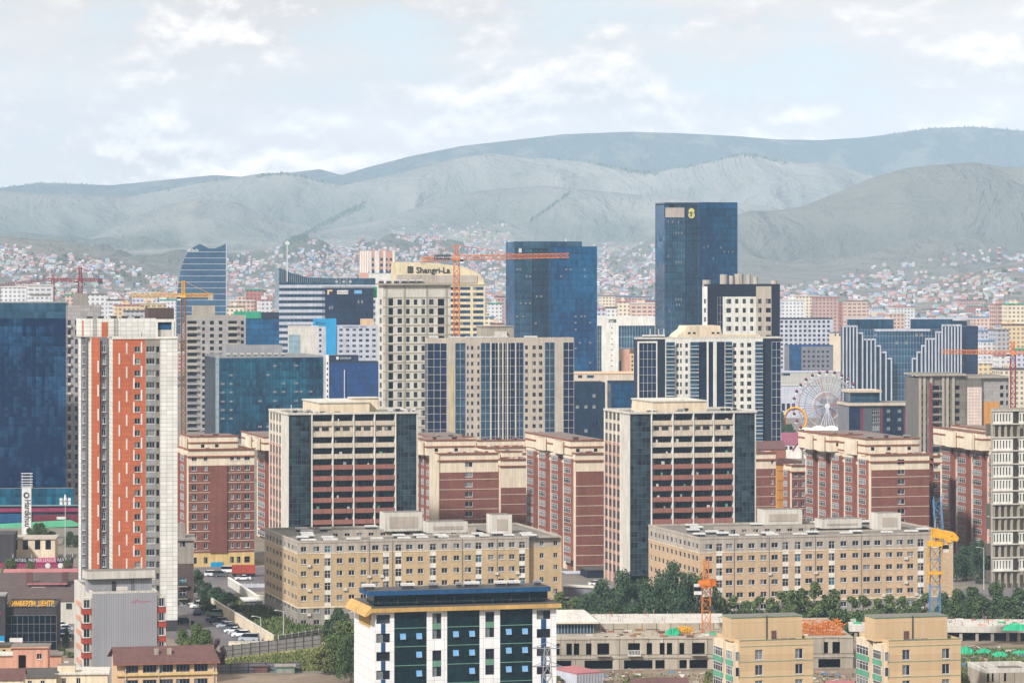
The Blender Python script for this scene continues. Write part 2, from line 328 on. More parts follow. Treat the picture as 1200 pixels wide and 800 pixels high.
# ------------------------------------------------------------------ buildings
def cuts(vals):
    o = []
    for v in sorted(vals):
        if not o or v-o[-1] > 1e-4: o.append(v)
    return o
class Bl:
    """a building with its front-left corner at photo column xc, distance Y; the front runs right to column x1, the left side back to column x0"""
    def __init__(s, name, label, cat, xc, Y, x1, ytop=None, x0=None, D=15, rot=15, z0=0, group=None):
        s.Y = Y; s.rot = R(rot); s.c = math.cos(s.rot); s.s = math.sin(s.rot); s.X = (xc-600)*Y/F; s.z0 = z0
        s.e = empty(name, label, cat, (s.X, Y, z0), s.rot, group)
        s.wall = MB(); s.wins = []; s.W = s.u(x1); s.D = s.v(x0) if x0 is not None else D
        s.xm = s.W/2
        if ytop is not None: s.H = s.z(ytop)
        s.extra = {}
    def u(s, px, off=0):
        t = (px-600)/F; return (t*(s.Y+s.c*off)-s.X+s.s*off)/(s.c-s.s*t)
    def v(s, px, off=0):
        t = (px-600)/F; return (t*(s.Y+s.s*off)-s.X-s.c*off)/(-s.s-s.c*t)
    def z(s, py, u=None, v=0):
        Yd = s.Y+s.s*(s.xm if u is None else u)+s.c*v; return CH-(py-300)*Yd/F-s.z0
    def k(s): return F/s.Y          # pixels per metre
    def part(s, name):
        if name not in s.extra: s.extra[name] = MB()
        return s.extra[name]
    def P(s, plane, off, a, z, d=0):
        return (a, off+d, z) if plane == 'F' else (off+d, a, z) if plane == 'L' else (off-d, a, z)
    def conv(s, plane, px, off): return s.u(px, off) if plane == 'F' else s.v(px, off)
    def rows(s, py0, dpy, n, hpx):
        """(z0, z1) of n window rows, photo centre py0, spacing dpy, height hpx"""
        zc = s.z(py0); k = F/(s.Y+s.s*s.xm)
        return [(zc-i*dpy/k-hpx/2/k, zc-i*dpy/k+hpx/2/k) for i in range(n)]
    def holes(s, plane, cols, rows, sty, off=0):
        o = []
        for px, w in cols:
            a, b = s.conv(plane, px-w/2, off), s.conv(plane, px+w/2, off)
            if a > b: a, b = b, a
            for z0, z1 in rows: o.append((a, b, z0, z1, sty))
        return o
    def face(s, plane, a0, a1, z0, z1, mat, holes=(), off=0, dep=.26, mb=None):
        b = mb or s.wall
        H = [(max(h[0], a0), min(h[1], a1), max(h[2], z0), min(h[3], z1), h[4]) for h in holes if h[0] < a1-.05 and h[1] > a0+.05 and h[2] < z1-.05 and h[3] > z0+.05]
        if not H:
            b.poly(s.fl(plane, [s.P(plane, off, a0, z0), s.P(plane, off, a1, z0), s.P(plane, off, a1, z1), s.P(plane, off, a0, z1)]), mat); return
        As = cuts([a0, a1]+[h[0] for h in H]+[h[1] for h in H])
        for i in range(len(As)-1):
            p, q = As[i], As[i+1]; m = (p+q)/2
            hh = sorted((h[2], h[3]) for h in H if h[0] < m < h[1]); z = z0
            for u0, u1 in hh+[(z1, z1)]:
                if u0-z > 1e-3: b.poly(s.fl(plane, [s.P(plane, off, p, z), s.P(plane, off, q, z), s.P(plane, off, q, u0), s.P(plane, off, p, u0)]), mat)
                z = max(z, u1)
        for p, q, u0, u1, sty in H:
            for e in (((p, u0), (p, u1)), ((p, u1), (q, u1)), ((q, u1), (q, u0)), ((q, u0), (p, u0))):
                b.poly(s.fl(plane, [s.P(plane, off, *e[0]), s.P(plane, off, *e[0], dep), s.P(plane, off, *e[1], dep), s.P(plane, off, *e[1])]), mat)
            if sty: s.win(plane, off, (p+q)/2, u0, q-p, u1-u0, sty)
    def fl(s, plane, pts): return pts if plane == 'F' else pts[::-1] if plane == 'L' else pts
    def win(s, plane, off, a, z, w, h, sty, d=0):
        s.wins.append((plane, off+d if plane != 'R' else off-d, a, z, w, h, sty))
    def curtain(s, plane, a0, a1, z0, z1, gm, mm, pw, ph, t=.09, off=0, name='curtain_wall', proud=.06, hz=True, vt=True):
        """glass sheet with its grid of mullions standing proud"""
        s.nc = getattr(s, 'nc', 0)+1
        s.part(f'{name}#{s.nc}').poly(s.fl(plane, [s.P(plane, off, a0, z0), s.P(plane, off, a1, z0), s.P(plane, off, a1, z1), s.P(plane, off, a0, z1)]), gm)
        b = s.part(f'mullion_grid#{s.nc}')
        nx = max(1, round((a1-a0)/pw)); nz = max(1, round((z1-z0)/ph))
        if vt:
            for i in range(nx+1): s.bx(b, plane, off, a0+(a1-a0)*i/nx-t/2, a0+(a1-a0)*i/nx+t/2, z0, z1, -proud, -.003, mm)
        if hz:
            for j in range(nz+1): s.bx(b, plane, off, a0, a1, z0+(z1-z0)*j/nz-t/2, z0+(z1-z0)*j/nz+t/2, -proud*.7, -.003, mm)
    def bx(s, b, plane, off, a0, a1, z0, z1, d0, d1, mat):
        """box on a facade plane: d measured inwards"""
        if plane == 'F': b.box(a0, a1, off+d0, off+d1, z0, z1, mat)
        elif plane == 'L': b.box(off+d0, off+d1, a0, a1, z0, z1, mat)
        else: b.box(off-d1, off-d0, a0, a1, z0, z1, mat)
    def shell(s, mat, W=None, D=None, H=None, right=True, back=True, left=False, front=False, x=0, y=0, z=0):
        """plain closing walls"""
        W = s.W if W is None else W; D = s.D if D is None else D; H = s.H if H is None else H
        if right: s.wall.poly([(x+W, y, z), (x+W, y+D, z), (x+W, y+D, H), (x+W, y, H)], mat)
        if back: s.wall.poly([(x+W, y+D, z), (x, y+D, z), (x, y+D, H), (x+W, y+D, H)], mat)
        if left: s.wall.poly([(x, y+D, z), (x, y, z), (x, y, H), (x, y+D, H)], mat)
        if front: s.wall.poly([(x, y, z), (x+W, y, z), (x+W, y, H), (x, y, H)], mat)
    def roof(s, mat, pmat, x0=0, x1=None, y0=0, y1=None, H=None, par=.7, t=.3, over=.0):
        x1 = s.W if x1 is None else x1; y1 = s.D if y1 is None else y1; H = s.H if H is None else H
        s.part('roof').poly([(x0+t, y0+t, H-par), (x1-t, y0+t, H-par), (x1-t, y1-t, H-par), (x0+t, y1-t, H-par)], mat)
        b = s.part('parapet'); o = over+.03
        b.box(x0-o, x1+o, y0-o, y0+t, H-par, H+.06, pmat); b.box(x0-o, x1+o, y1-t, y1+o, H-par, H+.06, pmat)
        b.box(x0-o, x0+t, y0+t, y1-t, H-par, H+.06, pmat); b.box(x1-t, x1+o, y0+t, y1-t, H-par, H+.06, pmat)
    def vent(s, x, y, z, w=2.4, d=1.6, h=.7, mat='whitepaint', base='darksteel'):
        b = MB(); b.box(-w/2+.15, w/2-.15, -d/2+.15, d/2-.15, 0, h*.6, base); b.box(-w/2, w/2, -d/2, d/2, h*.6, h, mat)
        b.build('roof_vent', s.e, (x, y, z))
    def rbox(s, x0, x1, y0, y1, z0, z1, mat, name='roof_house', top='roofgrey', cap=None):
        b = MB(); b.box(x0, x1, y0, y1, z0, z1, mat, top, skip='b')
        if cap: b.box(x0-.25, x1+.25, y0-.25, y1+.25, z1+.003, z1+.35, cap)
        return b.build(name, s.e)
    def done(s, cap=100):
        s.wall.build('wall', s.e)
        for n, b in s.extra.items(): b.build(n.split('#')[0], s.e)
        ws = sorted(s.wins, key=lambda w: -round(w[4]*w[5], 1)); rot = {'F': 0, 'L': R(-90), 'R': R(90)}
        rest = MB()
        for i, (pl, off, a, z, w, h, sty) in enumerate(ws):
            me = win_mesh(w, h, sty, random.randrange(6))
            loc = s.P(pl, off, a, z)
            if i < cap: place('window', me, s.e, loc, rot[pl])
            else:
                mat = Matrix.Translation(loc) @ Matrix.Rotation(rot[pl], 4, 'Z'); k = len(rest.v)
                rest.v += [tuple(mat @ v.co) for v in me.vertices]
                for p in me.polygons:
                    rest.f.append(tuple(k+j for j in p.vertices)); rest.m.append(rest.mi(me.materials[p.material_index].name))
        o = rest.build('small_windows', s.e)
        if o: o['kind'] = 'stuff'
        return s
# ------------------------------------------------------------------ terrain
def vnoise(x, y, seed):
    xi = np.floor(x).astype(np.int64); yi = np.floor(y).astype(np.int64); xf = x-xi; yf = y-yi
    def h(a, b):
        n = (a*374761393 + b*668265263 + seed*974634777) & 0x7fffffff
        n = ((n ^ (n >> 13))*1274126177) & 0x7fffffff
        return ((n ^ (n >> 16)) & 0xffff)/65535.0
    u = xf*xf*xf*(xf*(xf*6-15)+10); v = yf*yf*yf*(yf*(yf*6-15)+10)
    return (h(xi, yi)*(1-u)+h(xi+1, yi)*u)*(1-v)+(h(xi, yi+1)*(1-u)+h(xi+1, yi+1)*u)*v
def fbm(x, y, seed, o=4):
    t = 0; a = .5
    for i in range(o): t = t+a*vnoise(x*2**i, y*2**i, seed+i); a *= .5
    return t
def ridged(x, y, seed, o=4):
    t = 0; a = .5
    for i in range(o):
        n = 1-np.abs(2*vnoise(x*2**i, y*2**i, seed+i)-1); t = t+a*n*n; a *= .5
    return t
# skylines of the ranges: (distance, front run-out, back run-out, gully depth, [(photo column, photo row)...])
RIDGES = [
 (13500, 1600, 4000, .25, [(-900, 250), (-300, 232), (0, 219), (50, 213), (130, 216), (200, 209), (250, 204), (300, 207), (350, 200), (375, 197), (400, 204), (430, 195), (480, 182), (540, 170), (600, 163), (660, 156), (740, 153), (800, 155), (860, 158), (910, 162), (960, 163), (1010, 160), (1050, 155), (1090, 149), (1140, 147), (1200, 152), (1500, 170), (2200, 200)]),
 (10200, 1700, 2500, .95, [(-900, 260), (-200, 235), (0, 222), (60, 227), (150, 229), (190, 222), (230, 214), (280, 206), (310, 201), (345, 202), (375, 211), (400, 216), (440, 208), (490, 196), (540, 183), (575, 178), (610, 183), (640, 184), (690, 189), (740, 198), (770, 200), (820, 191), (860, 181), (880, 179), (900, 184), (940, 190), (960, 188), (1000, 198), (1050, 212), (1200, 236), (1600, 260)]),
 (9100, 1300, 1500, .9, [(-600, 330), (60, 300), (140, 262), (190, 240), (230, 231), (280, 236), (330, 258), (380, 268), (440, 258), (500, 238), (560, 222), (640, 216), (720, 224), (800, 232), (900, 240), (980, 262), (1100, 320), (1800, 330)]),
 (7400, 1500, 1500, .95, [(300, 420), (560, 400), (640, 350), (700, 318), (740, 290), (780, 268), (830, 255), (863, 250), (880, 245), (910, 245), (940, 240), (980, 224), (1020, 207), (1060, 195), (1100, 191), (1140, 188), (1180, 194), (1240, 190), (1400, 196), (2000, 240)]),
 (5900, 800, 1300, .3, [(-900, 290), (-300, 270), (0, 275), (30, 277), (60, 279), (95, 283), (130, 292), (160, 304), (190, 317), (230, 335), (300, 370), (500, 420)]),
 (5200, 900, 1300, .25, [(700, 420), (980, 380), (1040, 348), (1080, 331), (1120, 319), (1160, 309), (1200, 303), (1300, 296), (1700, 290)]),
]
def terr(x, y, full=False):
    x = np.asarray(x, float); y = np.asarray(y, float); px = 600+F*x/np.maximum(y, 500)
    zb = np.interp(y, [0, 2600, 3200, 3800, 4500, 5500, 6100, 6700, 7500, 8700, 12000, 20000], [0, 0, 3, 11, 24, 43, 54, 68, 94, 124, 130, 130])
    z = zb+0*x; shrub_shade = 0*x
    wx, wy = fbm(x/900, y/1200, 5, 3)-.45, fbm(x/900, y/1200, 9, 3)-.45
    g = ridged(x/640+1.1*wx, y/1700+.8*wy, 31, 4); g2 = ridged(x/240+1.6*wx, y/620+1.2*wy, 77, 4); g3 = fbm(x/90, y/160, 12, 3)
    for Yk, wf, wb, gd, pts in RIDGES:
        pts = np.array(pts, float); zk = CH-(np.interp(px, pts[:, 0], pts[:, 1])-300)*Yk/F
        t = np.where(y < Yk, (Yk-y)/wf, (y-Yk)/wb); t = np.clip(t, 0, 1)
        sh = (1-t)**1.12
        m = np.clip(np.abs(y-Yk)/450, 0.04, 1)
        e = (1-g)*.95+(1-g2)*.5+g3*.12-.25
        h = zb-3+(zk-zb)*(sh-gd*m*e*np.clip(1.5*sh, 0, 1)*np.clip(t*6, .1, 1))
        h = np.where(t >= 1, -50, h)
        k = 9.0; d = np.clip(.5+.5*(h-z)/k, 0, 1)
        z = z*(1-d)+h*d+k*d*(1-d)*.5; shrub_shade = shrub_shade*(1-d)+d*np.clip(e*1.5-.35, 0, 1)*np.clip(t*4, 0, 1)
    return (z, shrub_shade) if full else z
def grid_mesh(name, X, Y, Z, mat):
    r, c = X.shape; v = np.stack([X, Y, Z], -1).reshape(-1, 3)
    i = np.arange(r*c).reshape(r, c); q = np.stack([i[:-1, :-1], i[:-1, 1:], i[1:, 1:], i[1:, :-1]], -1).reshape(-1, 4)
    me = bpy.data.meshes.new(name); me.vertices.add(len(v)); me.vertices.foreach_set('co', v.ravel())
    me.loops.add(q.size); me.loops.foreach_set('vertex_index', q.ravel().astype(np.int32))
    me.polygons.add(len(q)); me.polygons.foreach_set('loop_start', np.arange(0, q.size, 4, dtype=np.int32))
    me.polygons.foreach_set('use_smooth', np.ones(len(q), dtype=bool)); me.update(calc_edges=True); me.validate()
    me.materials.append(mat); return place(name, me)
# steppe grass with darker shrub bands and bare tracks
m, nt, p = base_mat('hillgrass'); g = N(nt, 'ShaderNodeNewGeometry'); o = g.outputs['Position']
a = noise(nt, o, .0016, 6, .6); b = noise(nt, o, .009, 5, .65); d = noise(nt, mapping(nt, o, (.004, .0012, .006)), 1.0, 5, .6)
c = mixc(nt, maprange(nt, a, .35, .65, 0, 1), (.14, .145, .125), (.235, .23, .195))
c = mixc(nt, maprange(nt, b, .54, .74, 0, .55), c, (.095, .11, .075))
c = mixc(nt, maprange(nt, d, .58, .72, 0, .6), c, (.27, .25, .18))
gu = N(nt, 'ShaderNodeAttribute', attribute_name='gully').outputs['Fac']     # gully shrubs, with relief shade painted into the same dark tone
c = mixc(nt, maprange(nt, math_n(nt, 'ADD', gu, math_n(nt, 'MULTIPLY', b, .5)), .45, 1.0, 0, .85), c, (.07, .09, .06))
sx = N(nt, 'ShaderNodeSeparateXYZ'); L(nt, o, sx.inputs[0])
c = mixc(nt, maprange(nt, math_n(nt, 'ADD', sx.outputs[1], math_n(nt, 'MULTIPLY', a, 500)), 7700, 8300, .62, 0), c, (.085, .088, .062))     # cloud shadow over the nearer hill, put into its colour
far = maprange(nt, math_n(nt, 'ADD', sx.outputs[1], math_n(nt, 'MULTIPLY', a, 1400)), 11000, 12200, 0, 1)     # larch forest on the far range
fo = mixc(nt, maprange(nt, noise(nt, o, .006, 5, .6), .52, .6, 0, .5), (.03, .048, .034), (.13, .14, .09))
near = maprange(nt, math_n(nt, 'ADD', sx.outputs[1], math_n(nt, 'MULTIPLY', b, 900)), 5200, 7600, 1, 0)
c = mixc(nt, math_n(nt, 'MULTIPLY', near, maprange(nt, noise(nt, o, .014, 5, .6), .40, .58, 0, .8)), c, (.20, .175, .15))
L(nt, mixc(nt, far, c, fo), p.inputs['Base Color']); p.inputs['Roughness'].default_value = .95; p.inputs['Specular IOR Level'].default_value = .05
bn = N(nt, 'ShaderNodeBump'); bn.inputs['Strength'].default_value = 1; bn.inputs['Distance'].default_value = 110
L(nt, math_n(nt, 'ADD', noise(nt, mapping(nt, o, (.0034, .0016, .004)), 1.0, 7, .6, .6), math_n(nt, 'MULTIPLY', noise(nt, o, .012, 5, .7), .12)), bn.inputs['Height']); L(nt, bn.outputs[0], p.inputs['Normal'])
yy = np.concatenate([np.linspace(2500, 7600, 150, endpoint=False), np.linspace(7600, 14000, 210)])
pp = np.linspace(-1100, 2300, 760)
PX, YY = np.meshgrid(pp, yy); XX = (PX-600)*YY/F
ZZ, SHRUB_SHADE = terr(XX, YY, True); ZZ = ZZ+np.where(YY < 2700, -.4, 0)
hl = tag(grid_mesh('hills', XX, YY, ZZ, M('hillgrass')), kind='structure'); at_ = hl.data.attributes.new('gully', 'FLOAT', 'POINT'); at_.data.foreach_set('value', SHRUB_SHADE.ravel().astype(np.float32))
# the forested mountain behind the viewer, which the glass towers mirror
m, nt, p = base_mat('mountainforest'); o = N(nt, 'ShaderNodeNewGeometry').outputs['Position']
L(nt, mixc(nt, maprange(nt, noise(nt, o, .008, 5), .4, .65, 0, 1), (.03, .05, .032), (.09, .10, .06)), p.inputs['Base Color']); p.inputs['Roughness'].default_value = .95
xs = np.linspace(-7000, 7000, 90); ys = np.linspace(-5500, -350, 50); XX, YY = np.meshgrid(xs, ys)
ZZ = np.clip((-350-YY)/2600, 0, 1)*560*(.55+.7*fbm(XX/1800, YY/1800, 14))-.3
tag(grid_mesh('mountain', XX, YY, ZZ, M('mountainforest')), kind='structure')

# ------------------------------------------------------------------ city floor
def groundmat(name, cols, s1=.02, s2=.25, rough=.95):
    m, nt, p = base_mat(name); o = N(nt, 'ShaderNodeNewGeometry').outputs['Position']
    a = noise(nt, o, s1, 5, .6); b = noise(nt, o, s2, 5, .65)
    c = mixc(nt, maprange(nt, a, .42, .58, 0, 1), lin(cols[0]), lin(cols[1]))
    c = mixc(nt, maprange(nt, b, .52, .72, 0, .75), c, lin(cols[2]))
    L(nt, c, p.inputs['Base Color']); p.inputs['Roughness'].default_value = rough; p.inputs['Specular IOR Level'].default_value = .15
groundmat('cityfloor', [(112, 108, 104), (128, 116, 102), (84, 90, 66)])
groundmat('asphalt', [(98, 94, 96), (112, 106, 106), (84, 82, 84)], .05, .5)
groundmat('dirt', [(118, 102, 88), (136, 120, 104), (94, 92, 66)], .06, .4)
groundmat('grassland', [(70, 84, 44), (90, 100, 56), (118, 112, 72)], .08, .7)
groundmat('drygrass', [(120, 122, 66), (150, 140, 92), (92, 102, 52)], .1, .8)
def sheet(name, pts, mat, z, kind='structure'):
    b = MB(); b.poly([(x, y, z) for x, y, *_ in pts], mat); return tag(b.build(name), kind=kind)
sheet('ground', [(-7000, -400), (7000, -400), (7000, 2700), (-7000, 2700)], 'cityfloor', 0)
sheet('car_park', [gp(228, 752), gp(300, 764), gp(322, 748), gp(246, 704), gp(215, 700), gp(205, 735)], 'asphalt', .004)
sheet('road', [gp(40, 700), gp(226, 756), gp(236, 700), gp(330, 690), gp(310, 664), gp(200, 664), gp(150, 672)], 'asphalt', .008)
sheet('verge', [gp(262, 700), gp(330, 752), gp(400, 752), gp(420, 738), gp(345, 730), gp(310, 700)], 'grassland', .012)
sheet('grass_strip', [gp(225, 786), gp(420, 786), gp(420, 752), gp(330, 752), gp(262, 768)], 'drygrass', .016)
sheet('dirt_track', [gp(200, 815), gp(430, 815), gp(430, 788), gp(200, 790)], 'dirt', .02)
sheet('building_site', [gp(560, 860), gp(1300, 860), gp(1300, 752), gp(640, 752)], 'dirt', .012)
sheet('site_grass', [gp(1100, 800), gp(1230, 800), gp(1230, 758), gp(1120, 758)], 'grassland', .016)
sheet('street', [gp(560, 742), gp(1250, 742), gp(1250, 690), gp(660, 688), gp(600, 700)], 'asphalt', .008)

# ------------------------------------------------------------------ summer haze
b = MB(); b.box(-9000, 9000, -6000, 14100, -1.5, 690, 'white'); hz = b.build('haze'); tag(hz, kind='stuff')
m = bpy.data.materials.new('air'); m.use_nodes = True; nt = m.node_tree
for n in list(nt.nodes):
    if n.type != 'OUTPUT_MATERIAL': nt.nodes.remove(n)
pv = N(nt, 'ShaderNodeVolumePrincipled'); pv.inputs['Color'].default_value = (.60, .78, 1.0, 1)
pv.inputs['Density'].default_value = 5.4e-5; pv.inputs['Anisotropy'].default_value = -0.4
L(nt, pv.outputs[0], nt.nodes['Material Output'].inputs['Volume'])
hz.data.materials.clear(); hz.data.materials.append(m)
# ================================================================== nearest buildings
def roof_clutter(b, mats=('whitepaint', 'darksteel'), xs=(), y=3, z=None, **kw):
    for x in xs: b.vent(x, y+random.uniform(-.6, 1.2), z, **kw)

# ---- blue-glass office with orange cornice
b = Bl('office_building', 'white panelled office with dark green glass bays, orange cornice and blue roof fascia', 'office building', 440, 606, 652, 714, x0=415)
zt = b.H; k = b.k()
def pr(py): return b.z(py)
for a, c in ((500, 524), (562, 586)):
    hs = []
    for y0, y1 in ((717, 747), (760.5, 791), (804, 834), (847, 877)): hs += b.holes('F', [((a+c)/2, 10.6)], [(pr(y1), pr(y0))], 'hole_')
    b.face('F', b.u(a), b.u(c), 0, zt, 'whitepanel', [h[:4]+(None,) for h in hs], dep=.35)
    for h in hs:
        w = h[1]-h[0]; hh = h[3]-h[2]; x = (h[0]+h[1])/2
        b.win('F', 0, x, h[2], w, hh*.37, 'dark2', .05); b.win('F', 0, x, h[2]+hh*.60, w, hh*.40, 'dark2', .05)
        q = MB(); q.box(-w/2, w/2, .08, .2, 0, hh*.23, 'seagreen'); q.build('spandrel_panel', b.e, (x, 0, h[2]+hh*.37))
for a, c, w0, w1, s0, s1 in ((437, 462, 441, 457, 446.5, 451.5), (624, 652, 629, 645, 634, 640)):
    rw = [(pr(y+10.5), pr(y)) for y in (717, 739, 760.5, 782, 804, 826, 847)]
    b.face('F', b.u(max(a, 440)), b.u(c), 0, zt, 'whitepanel', b.holes('F', [((w0+w1)/2, w1-w0)], rw, 'dark2'))
    for (z1, z2), (z3, z4) in zip(rw[:-1], rw[1:]):
        q = MB(); q.box(b.u(s0), b.u(s1), -.05, -.003, z4, z1, 'blue'); q.build('spandrel_panel', b.e)
fl_ = {0: [(472, 743), (491, 743), (491, 764.5), (491, 786.5)], 1: [(534, 742), (553, 742), (534, 764), (553, 764), (553, 785.5)], 2: [(596, 741), (615, 741), (596, 763), (615, 763), (596, 785), (615, 785)]}
for i, (a, c) in enumerate(((462, 500), (524, 562), (586, 624))):
    b.curtain('F', b.u(a), b.u(c), 0, zt, 'glassoffice', 'black', 1.55, 1.66, .07, off=.1)
    for y in (733.5, 755, 777, 799):
        q = b.part('floor_line'); q.box(b.u(a)+.02, b.u(c)-.02, -.0, .09, pr(y)-.06, pr(y)+.06, 'seagreen')
    for px, py in fl_[i]:
        q = MB(); q.poly([(-.5, -.32, -.5), (.5, -.32, -.5), (.5, 0, .5), (-.5, 0, .5)], 'pane_open'); q.bar((-.5, -.32, -.5), (-.5, 0, .5), .05, 'steel'); q.bar((.5, -.32, -.5), (.5, 0, .5), .05, 'steel'); q.bar((-.5, -.32, -.5), (.5, -.32, -.5), .05, 'steel')
        q.build('open_sash', b.e, (b.u(px), 0, pr(py)))
vs_ = [b.v(p) for p in (415, 420, 428, 436)]
b.face('L', 0, b.D, 0, zt, 'whitepanel', b.holes('L', [(432, 5)], [(pr(726), pr(715))], 'dark'))
q = b.part('corner_panel'); q.box(-.06, -.004, b.v(434), b.v(421), pr(735), zt, 'orangecornice')
b.shell('whitepanel', H=zt)
q = b.part('cornice'); q.box(-.9, b.W+.7, -.9, b.D+.5, zt, zt+.75, 'orangecornice', 'roofdark')
q.slab([(-.9, zt+1.05), (-.9, zt+1.06), (-1.7, zt+.2), (-2.1, zt-.7), (-1.5, zt-.5), (-.92, zt)][::-1], -.9, b.D*.9, 'orangecornice')
zu = b.z(698); x0, x1 = b.u(432, 3), b.u(641, 3)
b.part('upper_storey').box(max(x0, .3), x1, 2.6, 8.6, zt+1.06, zu+.3, 'glassoffice')
for i in range(9): b.part('upper_storey').box(1+i*(x1-1)/9, 1.25+i*(x1-1)/9, 2.5, 2.597, zt+1.06, zu+.3, 'darksteel')
b.part('fascia').box(x0-.4, x1+.3, 1.6, 9, zu+.303, zu+1.15, 'blue', 'roofdark')
q = b.part('terrace_railing')
for i in range(22): q.bar((x0+i*(x1-x0)/21, -.5, zt+1.05), (x0+i*(x1-x0)/21, -.5, zt+1.7), .04, 'rail')
q.bar((x0, -.5, zt+1.7), (x1, -.5, zt+1.7), .05, 'rail')
for px, w, m_ in ((432, 2.2, 'whitepaint'), (478, 2.3, 'whitepaint'), (508, 1.7, 'steel'), (538, 1, 'steel'), (553, 2.6, 'whitepaint'), (587, 2, 'whitepaint'), (602, 2.2, 'whitepaint'), (630, 1.2, 'steel')):
    b.vent(b.u(px, 4), 4.2, zu+1.15, w, 1.6, 1.0, m_)
b.done()

# ---- two cream apartment blocks
def cream_block(xc, x0, x1, ytop, ph, door, chim, wins, label):
    b = Bl('apartment_block', label, 'apartment block', xc, 667, x1, ytop, x0=x0, group='cream apartment blocks with green bay windows')
    rw = b.rows(766, 18, 6, 12); H = b.H
    b.face('F', 0, b.W, 0, H, 'creampanel', b.holes('F', [(wins[0], 9), (wins[1], 9)], rw, 'std'))
    for z0, z1 in rw: b.part('green_string_course').box(-.05, b.W+.04, -.05, -.002, z1+.62, z1+.72, 'seagreen')
    b.face('L', 0, b.D, 0, H, 'creampanel')
    # glazed bays on the side, green spandrels between them
    d = b.D; spans = ((d*.08, d*.36), (d*.50, d*.92)) if x0 else ()
    for a, c in spans:
        b.part('bay').box(-1.1, -.003, a, c, 1, H-.8, 'cream')
        for z0, z1 in rw:
            b.win('L', -1.32, (a+c)/2, z0-.1, c-a-.3, 1.75, 'bay')
            q = MB(); q.box(-1.22, -1.103, a-.05, c+.05, z0-1.2, z0-.2, 'green'); q.build('spandrel_panel', b.e)
            b.win('F', -.26, -.55, z0-.1, .8, 1.75, 'slit') if a < d*.2 else None
    b.shell('creampanel')
    b.roof('roofgrey', 'creampanel', par=.5); b.part('roof_edge').box(-.12, b.W+.12, -.12, -.04, H-.02, H+.10, 'seagreen')
    p0, p1 = b.u(ph[0], 4), b.u(ph[1], 4)
    z1 = b.z(ph[2], v=4); q = MB(); q.box(p0, p1, 3.5, 9, H-.5, z1, 'creampanel', 'roofgrey'); q.box(p0-.15, p1+.15, 3.35, 9.15, z1+.003, z1+.16, 'seagreen', 'roofgrey')
    h = q.build('roof_house', b.e)
    q = MB(); q.box(b.u(door[0], 3.5), b.u(door[1], 3.5), 3.4, 3.497, H-.5, H+1.4, 'maroonroof'); q.build('door', h)
    q = MB(); q.tube((b.u(chim, 3.4), 3.4, H-.5), (b.u(chim, 3.4), 3.4, z1+.3), .12, 'rail'); q.build('drain_pipe', h)
    for i in range(3): b.vent(b.u(door[0]+6+i*9, 1.8), 1.6, H-.5, 1.2, .8, .5, 'maroonroof')
    b.done(); return b
cream_block(867, 840, 953, 749, (856, 939, 722), (904, 909.5), 898.5, (889.5, 936.5), 'cream apartment block with green bays in front of the orange formwork pile')
cream_block(1042, 1007, 1126, 749, (1024, 1109, 722), (1059, 1065), 1069.5, (1062, 1108.5), 'cream apartment block with green bays in front of the blue crane mast')

# ---- cream house with a brown tin roof at the lower edge
b = Bl('house', 'peach house with rusty brown pitched roof and long rows of windows', 'house', 137, 650, 254, 774, x0=128, D=11, rot=12); b.D = 11
rw = b.rows(782.5, 17.5, 4, 9.5)
b.face('F', 0, b.W, 0, b.H, 'peach', b.holes('F', [(p, 16) for p in (154, 175.5, 195, 214.5, 235.5)], rw, 'strip'))
b.part('balcony_band').box(-.1, b.W+.1, -.35, -.003, b.z(790.5), b.z(788), 'dirtyyellow'); b.face('L', 0, b.D, 0, b.H, 'peach'); b.shell('peach')
H = b.H; q = b.part('roof'); zr = H+2.3; w = b.W
q.poly([(-.8, -.9, H-.25), (w+.6, -.9, H-.25), (w-.2, b.D/2, zr), (-.4, b.D/2, zr)], 'maroonroof'); q.poly([(w+.6, b.D+.9, H-.25), (-.8, b.D+.9, H-.25), (-.4, b.D/2, zr), (w-.2, b.D/2, zr)], 'maroonroof')
q.box(-.8, w+.6, -.93, -.7, H-.55, H-.28, 'rustred')
b.wall.poly([(0, 0, H), (0, b.D, H), (0, b.D/2, zr)][::-1], 'peach'); b.wall.poly([(w, 0, H), (w, b.D, H), (w, b.D/2, zr)], 'peach')
for px in (185, 200): b.part('chimney').box(b.u(px)-.4, b.u(px)+.4, 2.2, 3, H, H+2.1, 'concrete')
q = b.part('downpipe')
for px in (147, 186, 250): q.tube((b.u(px), -.25, 0), (b.u(px), -.25, H), .09, 'lampgrey')
b.done()

# ---- grey ribbed block
b = Bl('apartment_block', 'grey ribbed block with blank wall and flat topped roof house beside the orange tower', 'apartment block', 108, 705, 184, 692.5, x0=87, D=14)
b.face('F', 0, b.W, 0, b.H, 'ribgrey'); rw = b.rows(706, 17.1, 6, 10)
b.face('L', 0, b.D, 0, b.H, 'concretelight'); b.shell('concretelight')
for z0, z1 in rw:     # corner loggias, brick-red fronts
    for pl, x in (('l', -2.0), ('r', b.W+.003)):
        q = MB(); q.box(x, x+1.95, .3, 2.4, z0-1.35, z0-.12, 'red'); q.build('balcony', b.e)
        q = b.part('corner_bay'); q.box(x+.15, x+1.9, .5, 2.35, z0-.12, z1+.35, 'offwhite')
    b.win('F', .24, -1.1, z0-.05, 1.3, 1.75, 'std'); b.win('F', .24, b.W+.98, z0-.05, 1.1, 1.75, 'std')
    q = MB(); q.box(-.4, -.003, b.D*.55, b.D*.8, z0-1.3, z0-.4, 'salmon'); q.build('balcony', b.e)
b.roof('roofgrey', 'concretelight', par=.4)
z1 = b.z(677, v=5); x0, x1 = b.u(103, 5), b.u(178, 5)
